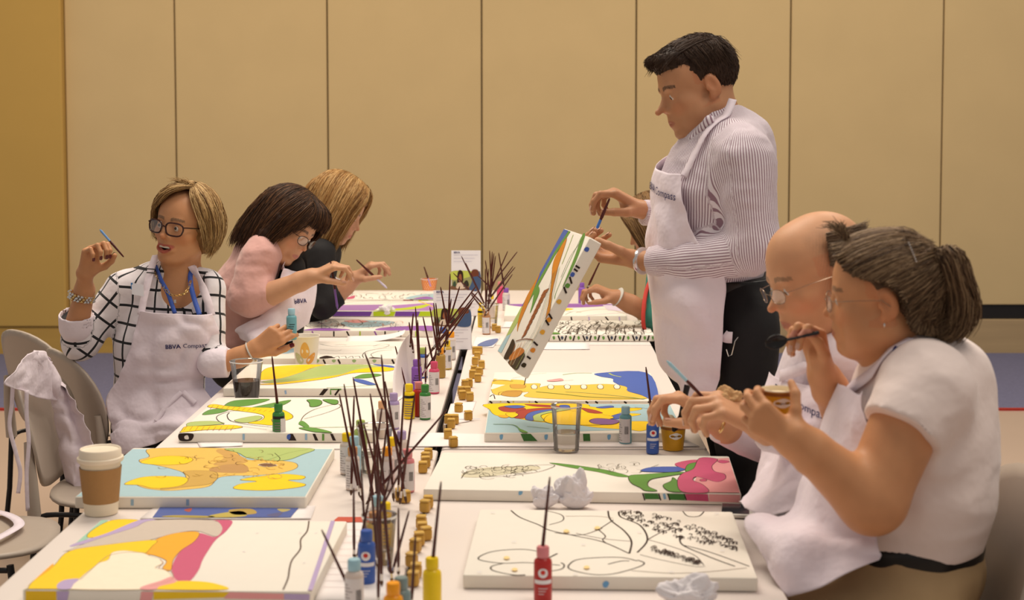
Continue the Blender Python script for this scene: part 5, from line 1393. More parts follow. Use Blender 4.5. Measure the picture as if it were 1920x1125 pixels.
# ================================================================== standing man
def man_standing():
    org = Pn(1390, 520, 4.1); org[2] = 0
    root = person(org, 'standing man in a striped shirt and white apron painting a tilted canvas')
    skin = skinmat()
    hd = Head(Pn(1308, 164, 4.1), (-.91, -.24, -.33), (-.3, 0, 1), 1.07); hd.o = A3(org); hd.mouth = 0
    sh = SDF()
    sh.cap(Pn(1362, 300, 4.1), Pn(1342, 370, 4.1), .140, .158, .05, sc=(.90, 1.18, 1))
    sh.cap(Pn(1342, 350, 4.1), Pn(1340, 490, 4.1), .160, .150, .05, sc=(.92, 1.12, 1))
    sh.cap(Pn(1350, 232, 4.1), Pn(1374, 268, 4.1), .056, .095, .05)
    sh.cap(Pn(1392, 290, 3.93), Pn(1352, 280, 4.28), .078, .075, .06)
    sh.cap(Pn(1398, 305, 3.90), Pn(1416, 462, 3.86), .076, .063, .03); EL = Pn(1406, 474, 3.86)
    sh.cap(EL, Pn(1300, 492, 3.94), .062, .052, .03); sh.cap(Pn(1300, 492, 3.94), Pn(1216, 490, 4.02), .052, .037, .02, cut=1)
    sh.cap(Pn(1335, 272, 4.3), Pn(1300, 405, 4.4), .07, .058, .03); sh.cap(Pn(1300, 405, 4.4), Pn(1203, 398, 4.34), .055, .038, .03, cut=1)
    sh.disp = cloth_disp(.0085, 11, 3, (1, 1, 1.5))
    col = SDF(); col.cap(Pn(1343, 243, 4.1), Pn(1322, 214, 4.1), .089, .078, .01, cut=True)
    col.cap(Pn(1327, 219, 4.1), Pn(1310, 196, 4.1), .066, .060, .004, op='s')
    col.cap(Pn(1300, 262, 4.03), Pn(1330, 225, 3.985), .010, .014, .02); col.cap(Pn(1300, 262, 4.03), Pn(1290, 248, 4.10), .008, .010, .02)
    segs = [(Pn(1362, 240, 4.1), Pn(1340, 520, 4.1), .16, (1, 0, 0)), (Pn(1396, 275, 3.90), Pn(1412, 470, 3.86), .065, (1, 1, 0)), (Pn(1402, 474, 3.86), Pn(1216, 490, 4.02), .05, (0, 1, .3)), (Pn(1330, 280, 4.3), Pn(1300, 405, 4.4), .06, (1, 1, 0)), (Pn(1300, 405, 4.4), Pn(1203, 398, 4.34), .05, (0, 1, 0))]
    stm = pattern_mat('purple_striped_cotton', (.80, .73, .78), (.30, .18, .23), 'stripe', .0066, .0026)
    mesh_obj('striped_shirt', [sh.mesh(.0065)], stm, root, attrs={'pat': limb_uv(segs)}, org=org)
    mesh_obj('collar', [col.mesh(.004)], stm, root, attrs={'pat': limb_uv([(Pn(1352, 250, 4.1), Pn(1330, 190, 4.1), .07, (1, 0, 0))])}, org=org)
    # body: head, neck, hands
    hs = SDF(); hd.build(hs, male=True, lid=.0022, lidz=-.002, neck_to=Pn(1352, 232, 4.1), neck_r=.060, jaw=1.5, nose=1.25, chub=.0035)
    nl = []; h1 = SDF(); h2 = SDF()
    hand(h1, Pn(1200, 489, 4.06), (-.93, .33, .12), (.1, -.15, 1), -1, [(.40, 1.1, .8, .06), (.42, 1.15, .8, .0), (.48, 1.15, .8, -.05), (.55, 1.15, .8, -.12)], [(.55, .5, .7), (.85, .35, .3), (1, .3, .0)], 1.12, nail_list=nl, forearm=Pn(1235, 489, 4.01))
    hand(h2, Pn(1204, 393, 4.34), (-.72, -.12, .42), (-.50, .05, -.80), 1, [(.5, .9, .5, .05), (.7, 1.0, .6, 0), (.85, 1.1, .6, -.03), (.95, 1.1, .6, -.08)], [(.6, .35, .6), (.85, .45, .10), (.9, .55, -.15)], 1.1, nail_list=nl, forearm=Pn(1235, 400, 4.35))
    mesh_obj('body', [hs.mesh(.0026), h1.mesh(.003), h2.mesh(.003), core([Pn(1352, 232, 4.1), Pn(1375, 300, 4.1), Pn(1396, 310, 3.93), EL, Pn(1235, 489, 4.01)], [Pn(1375, 300, 4.1), Pn(1335, 290, 4.28), Pn(1300, 405, 4.4), Pn(1235, 400, 4.35)])], skin, root, col=hd.skin((.50, .245, .125), lips=(.36, .12, .08), beard=.18, brow=(.05, .03, .02)), org=org)
    nails_obj(nl, mat('nail_plain', (.62, .36, .27), .3, var=0), root, org)
    hd.eyes(root, (0, -.35))
    # short dark hair
    v = SDF(); v.frame(hd.c, hd.x, hd.f, hd.u, hd.sc)
    v.ell((0, -.018, .042), (.0815, .1045, .0915), .01); v.ell((0, .045, .088), (.060, .045, .034), .02); v.cap((-.03, .085, .098), (.03, .085, .098), .016, k=.015)
    v.ell((0, .155, -.005), (.12, .085, .083), .008, op='s')
    for q in (-1, 1): v.ell((q * .10, .035, -.045), (.06, .055, .065), .01, op='s'); v.ell((q * .085, -.012, -.01), (.03, .026, .036), .006, op='s')
    v.ell((0, -.03, -.135), (.15, .15, .085), .01, op='s'); v.noframe()
    v.disp = lambda p: .0016 * vnoise(p, 260, 2) + .0014 * vnoise(p, 120, 4)
    g = []
    for xx in np.linspace(-.06, .06, 7):
        g.append([hd.w(xx * .8, -.06, .118 - abs(xx) * .25), hd.w(xx, .02, .128 - abs(xx) * .45), hd.w(xx, .075, .113 - abs(xx) * .45), hd.w(xx * 1.05, .100, .088 - abs(xx) * .4)])
    st = [strands(hs, g, 420, r=.0009, jit=.004, seed=4, off=.009, npts=8, jagged=.4)]
    st.append(fuzz(v, .004, 5200, lambda p: hd.f * 1.0 * np.clip((hd.loc(p)[:, 2:3] - .03) * 14, -.2, 1) - hd.u * .9, .013, .00075, .28, 2, mask=lambda p: hs(p) > .0015))
    g2 = [[hd.w(q * a, -.03 + b, .105), hd.w(q * (a + .03), -.04 + b, .07), hd.w(q * .083, -.05 + b, .03)] for q in (-1,) for a, b in ((.03, .06), (.035, .02), (.035, -.02), (.03, -.06))]
    st.append(strands(hs, g2, 300, r=.0007, jit=.006, seed=5, off=.008, npts=6, jagged=.6))
    hair_obj('hair', root, hd, v, st, [(.022, .010, .005), (.045, .022, .012), (.08, .045, .026)], org, .003)
    # trousers, belt, shoes
    tr = SDF()
    tr.cap(Pn(1368, 560, 4.1), Pn(1362, 522, 4.1), .135, .128, .05, sc=(.98, 1.22, 1), cut=1)
    X0 = Pn(1392, 560, 4.1)[0]
    for yy in (3.98, 4.22):
        tr.chain([V(X0 - .01, yy, 1.08), V(X0 - .008, yy, .78), V(X0 - .0, yy, .52), V(X0 + .02, yy, .12)], [.105, .078, .066, .058], .04, sc=(.92, 1, 1))
    tr.disp = cloth_disp(.005, 14, 9)
    mesh_obj('trousers', [tr.mesh(.008)], BLK, root, org=org)
    be = SDF(); be.cap(Pn(1360, 530, 4.1), Pn(1360, 517, 4.1), .136, .136, .01, sc=(1.0, 1.2, 1), cut=True)
    mesh_obj('belt', [be.mesh(.006)], mat('black_leather', (.01, .009, .009), .3), root, org=org)
    for yy in (3.98, 4.22):
        s_ = SDF(); s_.cap(V(X0 + .03, yy, .045), V(X0 - .17, yy, .035), .045, .038, .03, sc=(1, 1, .9)); s_.ell(V(X0 + .02, yy, .07), (.05, .04, .05), .03)
        mesh_obj('shoe', [s_.mesh(.007)], mat('black_leather', (.01, .009, .009), .3), root, org=org)
    # watch
    m = MB(); c = Pn(1206, 489, 4.05) - org; d = nrm(Pn(1204, 489, 4.05) - Pn(1235, 489, 4.01)); a = np.cross(d, V(0, 0, 1)); b = np.cross(a, d)
    m.tube([c + a * .034 * math.cos(t) + b * .030 * math.sin(t) for t in np.linspace(0, 2 * PI, 25)], .0055, 6, METAL, caps=False, flat=1.6); m.build('watch', parent=root, smooth=True)
    # apron
    rows = [[(1300, 283, 4.27), (1262, 290, 4.22), (1245, 315, 4.12), (1264, 326, 4.02), (1291, 332, 3.97)],
            [(1270, 380, 4.33), (1231, 365, 4.22), (1224, 385, 4.08), (1250, 385, 3.97), (1287, 378, 3.93)],
            [(1265, 440, 4.35), (1223, 440, 4.22), (1219, 440, 4.08), (1250, 445, 3.95), (1299, 442, 3.90)],
            [(1270, 520, 4.36), (1224, 520, 4.22), (1218, 520, 4.08), (1265, 525, 3.93), (1357, 515, 3.86)],
            [(1275, 600, 4.34), (1230, 600, 4.22), (1226, 600, 4.08), (1285, 600, 3.90), (1357, 598, 3.86)],
            [(1290, 672, 4.32), (1248, 680, 4.2), (1236, 682, 4.06), (1290, 695, 3.92), (1352, 690, 3.87)],
            [(1312, 712, 4.3), (1276, 722, 4.2), (1262, 716, 4.06), (1300, 742, 3.94), (1341, 738, 3.89)]]
    bodysd = SDF(); bodysd.p = sh.p[:3] + tr.p
    ap, vs, fs = cloth('apron', rows, [bodysd], WHITE_CLOTH, root, org, off=.010, nu=10, nv=8, wr=.018, wscale=8, seed=2, fold=lambda u, v: .010 * np.sin(11 * u + 3 * v) * np.clip(v - .45, 0, 1))
    bv = bvh_of([(vs, fs)])
    m = MB(); o_ = Pn(1229, 350, 4.13); R_ = V(.45, -1, -.14); U_ = V(-.05, -.1, 1)
    w1 = put_text(m, 'BBVA', .030, o_, R_, U_, INK, True, .003, bv); put_text(m, 'Compass', .030, o_ + nrm(R_) * (w1 + .008), R_, U_, INK, False, .003, bv)
    q = m.build('lettering', parent=ap); q.location = -Vector(org)
    strap('apron_strap', [(1374, 186, 4.02), (1362, 215, 3.99), (1345, 238, 3.98), (1312, 273, 3.96), (1299, 305, 3.96), (1289, 334, 3.965)], .022, WHITE_CLOTH, root, org, [sh, col], .006)
    strap('apron_tie', [(1356, 628, 3.875), (1362, 632, 3.87), (1373, 633, 3.87)], .03, WHITE_CLOTH, root, org, [], up=(0, -1, 0))
    m = MB(); m.tube([P(1384, 632, 3.84) - Vector(org), P(1378, 640, 3.84) - Vector(org), P(1372, 665, 3.85) - Vector(org), P(1366, 668, 3.85) - Vector(org), P(1362, 655, 3.85) - Vector(org)], .0012, 6, METAL); m.build('key_clip', parent=root, smooth=True)
    # bow of the apron strings at the back
    rows = [[(1428, 440, 4.05), (1438, 436, 4.0), (1436, 424, 3.95)], [(1432, 448, 4.05), (1446, 442, 4.0), (1440, 430, 3.95)], [(1425, 458, 4.05), (1432, 452, 4.0), (1430, 446, 3.96)]]
    cloth('apron_bow', rows, [], WHITE_CLOTH, root, org, nu=4, nv=4, wr=.003)
    return root
man_standing()
brush((1143, 372), (1114, 441), 4.26, 'brush with a bright blue end in the raised hand of the standing man', bristle=(70, 120, 200), rad=.0042)
def apron_text(ap, vs, fs, org, o_, R_, U_, size, txts=(('BBVA', True), ('Compass', False)), off=.003):
    bv = bvh_of([(vs, fs)]); m = MB(); x = 0
    for t, bd in txts:
        w1 = put_text(m, t, size, A3(o_) + nrm(R_) * x, R_, U_, INK, bd, off, bv); x += w1 + size * .28
    q = m.build('lettering', parent=ap); q.location = -Vector(org); return q
def pinch(side=1): pass
PINCH = [(.55, .9, .5, .05), (.75, 1.0, .6, 0), (.95, 1.1, .7, -.03), (1.1, 1.1, .7, -.08)]
PTH = [(.6, .35, .6), (.85, .45, .10), (.9, .55, -.15)]
# ================================================================== laughing woman in the checked top
def woman_grid():
    org = Pn(310, 760, 5.05); org[2] = 0
    root = person(org, 'laughing blonde woman in glasses and a black checked white top under a white apron')
    hd = Head(Pn(347, 424, 5.0), (-.40, -.90, .02), (.20, .1, 1), 1.06); hd.o = A3(org); hd.mouth = .007
    sh = SDF()
    sh.cap(Pn(318, 565, 5.03), Pn(306, 640, 5.03), .145, .150, .05, sc=(1, .72, 1))
    sh.cap(Pn(306, 640, 5.03), Pn(295, 780, 5.05), .150, .155, .05, sc=(1, .78, 1))
    sh.cap(Pn(238, 538, 5.03), Pn(385, 536, 5.0), .055, .055, .05)
    sh.cap(Pn(330, 520, 5.03), Pn(330, 550, 5.03), .05, .10, .05)
    sh.cap(Pn(232, 545, 5.02), Pn(150, 642, 4.98), .062, .056, .03); sh.cap(Pn(150, 642, 4.98), Pn(143, 596, 4.93), .058, .054, .03, cut=1)
    sh.cap(Pn(390, 545, 5.0), Pn(392, 672, 4.93), .058, .052, .03); sh.cap(Pn(392, 672, 4.93), Pn(424, 680, 4.9), .052, .047, .02, cut=1)
    sh.ell(Pn(338, 532, 4.90), (.088, .090, .098), .012, op='s')
    sh.disp = cloth_disp(.006, 13, 5)
    cf = SDF(); cf.cap(Pn(144, 612, 4.94), Pn(143, 588, 4.925), .058, .058, .01, cut=True); cf.cap(Pn(144, 600, 4.935), Pn(143, 575, 4.92), .052, .052, .002, op='s')
    cf2 = SDF(); cf2.cap(Pn(398, 680, 4.9), Pn(428, 679, 4.9), .051, .051, .01, cut=True)
    segs = [(Pn(310, 500, 5.03), Pn(298, 800, 5.05), .15, (0, -1, 0)), (Pn(232, 545, 5.02), Pn(150, 642, 4.98), .06, (0, -1, 0)), (Pn(150, 642, 4.98), Pn(143, 596, 4.93), .055, (0, -1, 0)), (Pn(390, 545, 5.0), Pn(392, 672, 4.93), .055, (0, -1, 0)), (Pn(392, 672, 4.93), Pn(424, 680, 4.9), .05, (0, -1, 0))]
    gm = pattern_mat('checked_knit', (.78, .73, .76), (.012, .012, .015), 'grid', .058, .0085)
    mesh_obj('checked_top', [sh.mesh(.0065)], gm, root, attrs={'pat': limb_uv(segs)}, org=org)
    mesh_obj('cuff', [cf.mesh(.005)], WHT, root, org=org); mesh_obj('cuff', [cf2.mesh(.005)], WHT, root, org=org)
    hs = SDF(); hd.build(hs, mouth=.007, neck_to=Pn(338, 530, 5.02), neck_r=.050, jaw=1.0, nose=1.0, lid=.0048)
    hs.cap(Pn(318, 568, 5.03), Pn(306, 640, 5.03), .138, .140, .05, sc=(1, .70, 1)); hs.cap(Pn(262, 540, 5.03), Pn(372, 540, 5.01), .040, .040, .05)
    a1 = SDF(); nl = []
    a1.cap(Pn(144, 610, 4.93), Pn(160, 545, 4.90), .040, .030, .02)
    hand(a1, Pn(160, 512, 4.86), (.35, -.2, .9), (.75, -.55, -.2), 1, [(.75, 1.3, .8, .12), (.8, 1.3, .8, .03), (.8, 1.3, .8, -.05), (.85, 1.3, .8, -.14)], [(.5, .45, .6), (.8, .5, .1), (.9, .35, -.1)], .98, nail_list=nl, forearm=Pn(157, 545, 4.90), fr=.031)
    a2 = SDF(); a2.cap(Pn(410, 682, 4.9), Pn(455, 668, 4.9), .038, .031, .02)
    hand(a2, Pn(478, 655, 4.9), (.80, .0, .52), (.15, .95, -.1), -1, [(.45, .8, .5, .02), (.6, .9, .5, 0), (.75, .9, .5, -.05), (.9, 1.0, .6, -.10)], [(.75, .15, .55), (.95, .2, .2), (1, .2, .10)], 1.0, nail_list=nl, forearm=Pn(450, 669, 4.9), fr=.030)
    mesh_obj('body', [hs.mesh(.0024), a1.mesh(.0028), a2.mesh(.0028), core([Pn(338, 530, 5.02), Pn(240, 545, 5.03), Pn(150, 635, 4.98), Pn(146, 610, 4.935)], [Pn(338, 530, 5.02), Pn(385, 545, 5.02), Pn(392, 668, 4.94), Pn(415, 682, 4.9)])], skinmat(), root, col=hd.skin((.54, .26, .125), lips=(.40, .07, .055), brow=(.16, .09, .05), brow_y=.026), org=org)
    nails_obj(nl, mat('dark_red_nail', (.10, .008, .012), .15, var=0), root, org)
    hd.eyes(root, (.06, .03))
    m = MB(); q = [tuple(hd.w(x, .0975 - x * x * 9, -.0565) - org) for x in np.linspace(-.020, .020, 9)] + [tuple(hd.w(x, .0965 - x * x * 9, -.0635) - org) for x in np.linspace(.019, -.019, 9)]
    m.add(q, [tuple(range(18))], mat('teeth', (.72, .66, .56), .2, var=0)); o = m.build('teeth', parent=root); o.modifiers.new('s', 'SOLIDIFY').thickness = .003
    # trousers + lap
    tr = SDF(); tr.cap(Pn(297, 800, 5.05), Pn(300, 835, 5.05), .16, .16, .05, sc=(1, .85, 1))
    hipz = .56
    for yy in (4.93, 5.15):
        tr.chain([V(-1.28, yy, hipz), V(-.86, yy - .02, .56), V(-.84, yy, .48), V(-.86, yy, .1)], [.095, .070, .062, .05], .03)
    mesh_obj('trousers', [tr.mesh(.008)], BLK, root, org=org)
    for yy in (4.93, 5.15):
        s_ = SDF(); s_.cap(V(-.88, yy, .045), V(-.72, yy, .035), .042, .034, .03); mesh_obj('shoe', [s_.mesh(.008)], mat('black_leather', (.01, .009, .009), .3), root, org=org)
    # hair
    v = SDF(); v.frame(hd.c, hd.x, hd.f, hd.u, hd.sc)
    v.ell((0, -.030, .036), (.086, .100, .090), .01); v.ell((0, -.055, -.02), (.083, .062, .075), .03)
    for q in (-1, 1): v.cap((q * .078, .005, .03), (q * .080, -.012, -.055), .026, .020, .03)
    v.ell((0, .150, -.010), (.080, .112, .104), .008, op='s'); v.ell((0, .03, -.13), (.070, .07, .075), .01, op='s'); v.noframe()
    v.disp = lambda p: .004 * vnoise(p, 70, 2) + .002 * vnoise(p, 180, 4)
    W = hd.w; top = (-.025, .02, .130)
    gl = [[W(*top), W(.03, .075, .112), W(.070, .072, .06), W(.086, .045, 0), W(.088, .03, -.05)],
          [W(*top), W(.04, .055, .118), W(.082, .045, .06), W(.096, .02, 0), W(.092, .01, -.06)],
          [W(-.01, .0, .133), W(.055, .02, .11), W(.093, .0, .05), W(.102, -.02, -.01), W(.09, -.02, -.07)],
          [W(0, -.03, .130), W(.05, -.06, .10), W(.085, -.07, .04), W(.09, -.07, -.03), W(.07, -.06, -.085)],
          [W(0, -.05, .125), W(.01, -.11, .09), W(.02, -.135, .03), W(.02, -.13, -.04), W(.01, -.09, -.09)],
          [W(-.01, -.03, .130), W(-.05, -.07, .10), W(-.085, -.08, .04), W(-.09, -.075, -.03), W(-.07, -.05, -.09)],
          [W(-.02, -.01, .132), W(-.065, -.01, .105), W(-.097, -.015, .05), W(-.104, -.025, -.01), W(-.088, -.015, -.085)],
          [W(-.03, .02, .130), W(-.068, .03, .105), W(-.095, .02, .05), W(-.100, .005, -.01), W(-.090, -.005, -.07)],
          [W(-.03, .03, .128), W(-.055, .06, .105), W(-.080, .055, .06), W(-.090, .03, .01), W(-.095, .01, -.04)]]
    st = [strands(hs, gl, 2600, r=.0011, jit=.006, seed=3, off=.016, npts=12, jagged=.18)]
    fr = [[W(-.035, .015, .128), W(-.02, .06, .130), W(.02, .088, .105), W(.062, .078, .062)], [W(-.03, .02, .128), W(0, .07, .125), W(.04, .085, .09), W(.075, .068, .045)]]
    st.append(strands(hs, fr, 420, r=.0012, jit=.005, seed=6, off=.010, npts=10, jagged=.2))
    tf = [[W(-.03 + i * .012, .01, .118), W(-.03 + i * .016, .03, .142), W(-.03 + i * .022, .05, .15 - abs(i - 2) * .006)] for i in range(5)]
    st.append(strands(hs, tf, 160, r=.0011, jit=.006, seed=8, off=.01, npts=7, jagged=.5, push=False))
    hair_obj('hair', root, hd, v, st, [(.10, .045, .016), (.30, .17, .065), (.50, .32, .13), (.66, .47, .24)], org, .0035)
    spectacles(hd, root, mat('tortoiseshell', (.035, .008, .006), .2, var=.3, scale=90), LENS, .0285, .0200, y=.108, z=.000, rim=.0027, round_=3.0)
    # apron
    rows = [[(262, 583, 4.88), (320, 588, 4.86), (370, 590, 4.86), (398, 588, 4.90)],
            [(254, 610, 4.90), (320, 612, 4.86), (375, 612, 4.86), (405, 610, 4.92)],
            [(248, 650, 4.91), (310, 650, 4.87), (370, 648, 4.87), (408, 640, 4.93)],
            [(225, 705, 4.93), (290, 705, 4.88), (350, 700, 4.88), (388, 695, 4.93)],
            [(204, 742, 4.95), (270, 745, 4.89), (335, 738, 4.88), (380, 728, 4.92)],
            [(206, 785, 4.92), (275, 780, 4.86), (340, 765, 4.84), (398, 748, 4.86)],
            [(214, 815, 4.90), (280, 812, 4.83), (340, 790, 4.80), (402, 762, 4.82)],
            [(242, 848, 4.88), (280, 835, 4.82), (335, 812, 4.78), (385, 775, 4.80)]]
    bodysd = SDF(); bodysd.p = sh.p[:4] + tr.p
    ap, vs, fs = cloth('apron', rows, [bodysd], WHITE_CLOTH, root, org, off=.008, nu=10, nv=7, wr=.026, wscale=9, seed=7, stretch=(.8, 1, 1.4), fold=lambda u, v: .012 * np.sin(16 * v - 5 * u) * np.clip(v - .35, 0, .5) * 2)
    apron_text(ap, vs, fs, org, Pn(309, 655, 4.85), (1, .0, .02), (0, 0, 1), .0205)
    bva = bvh_of([(vs, fs)])
    strap('apron_strap', [(264, 590, 4.885), (270, 560, 4.90), (277, 530, 4.92), (284, 502, 4.95), (292, 478, 4.99)], .026, WHITE_CLOTH, root, org, [sh], .006)
    strap('apron_strap', [(397, 592, 4.905), (388, 560, 4.91), (372, 520, 4.93), (360, 500, 4.97), (352, 492, 5.02)], .026, WHITE_CLOTH, root, org, [sh], .006)
    for yy in (504, 511):
        m = MB(); m.tube([P(276 + (yy - 504) * -.2, yy, 4.925) - Vector(org), P(292, yy + 1, 4.935) - Vector(org)], .0022, 6, BLKMET); m.build('strap_buckle', parent=root)
    strap('apron_tie', [onto(bva, *q) for q in ((340, 735), (322, 752), (305, 772), (292, 790))], .016, WHITE_CLOTH, root, org, [], up=(0, -1, .3))
    strap('apron_tie', [onto(bva, *q) for q in ((343, 735), (355, 746), (366, 756))], .018, WHITE_CLOTH, root, org, [], up=(0, -1, .3))
    # lanyard, necklace, badge, bracelet, wristband, ear stud
    lan = mat('blue_lanyard', (.045, .10, .42), .5, var=.15, scale=120)
    strap('lanyard', [(293, 500, 4.97), (302, 525, 4.92), (315, 550, 4.90), (328, 588, 4.875)], .014, lan, root, org, [hs, sh], .006)
    strap('lanyard', [(356, 508, 4.98), (358, 535, 4.92), (364, 560, 4.90), (374, 590, 4.87)], .016, lan, root, org, [hs, sh], .006)
    ch = crom([Vector(Pn(*q)) for q in ((291, 512, 4.95), (303, 532, 4.915), (320, 552, 4.895), (338, 553, 4.89), (350, 546, 4.90), (357, 528, 4.93))], 5)
    for i, c in enumerate(ch):
        d = (ch[min(i + 1, len(ch) - 1)] - ch[max(i - 1, 0)]).normalized(); pq = A3(c)
        dd = float(hs(pq[None])[0]);  pq = pq + V(0, -1, 0) * max(0, .007 - dd)
        u = Vector((0, -.3, 1)) if i % 2 else Vector((0, -1, 0)); s_ = d.cross(u).normalized()
        m = MB(); m.tube([Vector(pq - org) + d * .0052 * math.cos(t) + s_ * .0036 * math.sin(t) for t in np.linspace(0, 2 * PI, 11)], .0012, 5, GOLD, caps=False); m.build('chain_link', parent=root, smooth=True)
    m = MB(); m.box(tuple(Pn(328, 565, 4.885) - org), (.008, .004, .012), METAL, bev=.001); m.build('padlock_charm', parent=root)
    bc = Pn(153, 556, 4.905) - org; ax1 = nrm((1, .2, -.25)); d = nrm((.15, -.1, .9)); ax2 = np.cross(d, ax1)
    for k in range(66):
        t = 2 * PI * (k + .5 * (k // 22)) / 22; rr = .039 + (k % 2) * .002; c = bc + ax1 * rr * math.cos(t) + ax2 * rr * .95 * math.sin(t) + d * (.008 - .008 * (k // 22))
        m = MB(); m.lathe([(.001, -.005), (.005, -.0025), (.0055, .001), (.0035, .0042), (.001, .005)], 7, tuple(c), METAL if k % 3 else GOLD); m.build('bracelet_bead', parent=root, smooth=True)
    q = MB(); c = Pn(470, 660, 4.9) - org; d = nrm(Pn(478, 655, 4.9) - Pn(450, 669, 4.9)); a = np.cross(d, V(0, 1, 0)); a /= np.linalg.norm(a); b = np.cross(a, d)
    q.tube([c + a * .029 * math.cos(t) + b * .029 * math.sin(t) for t in np.linspace(0, 2 * PI, 21)], .003, 6, mat('grey_wristband', (.55, .53, .48), .4), caps=False, flat=2.6); q.build('wristband', parent=root, smooth=True)
    m = MB(); m.lathe([(.001, -.004), (.004, 0), (.001, .004)], 8, tuple(hd.w(-.082, .0, -.034) - org), METAL); m.build('ear_stud', parent=root, smooth=True)
    # name badge
    m = MB(); a = P(247, 530, 4.89) - Vector(org); b = P(269, 534, 4.88) - Vector(org); u = (P(248, 552, 4.88) - P(247, 530, 4.89))
    m.add([a, b, b + u, a + u], [(0, 1, 2, 3)], mat('badge_white', (.74, .72, .76), .3, var=0)); o = m.build('name_badge', parent=root); o.modifiers.new('s', 'SOLIDIFY').thickness = .002
    m = MB(); a2_ = a + Vector((-.002, -.004, 0)); m.add([a2_, a2_ + Vector((.006, 0, 0)), a2_ + Vector((.006, 0, -.022)), a2_ + Vector((0, 0, -.022))], [(0, 1, 2, 3)], mat('badge_blue', (.04, .22, .55), .3, var=0)); m.build('badge_stripe', parent=o)
    m = MB(); put_text(m, 'BBVA', .009, a + Vector((.010, -.004, -.034)), (1, 0, 0), (0, 0, 1), INK, True, .001); m.build('badge_lettering', parent=o)
    return root
woman_grid()
brush((232, 482), (187, 430), 4.79, 'brush with a pale blue end waved by the laughing woman', bristle=(110, 150, 200), rad=.0036)
b_ = bottle(545, 583, 'teal', 'paleblue', 'swirl', 'pale blue paint bottle held up by the laughing woman', at_xyz=tuple(P(547, 637, 4.93)))

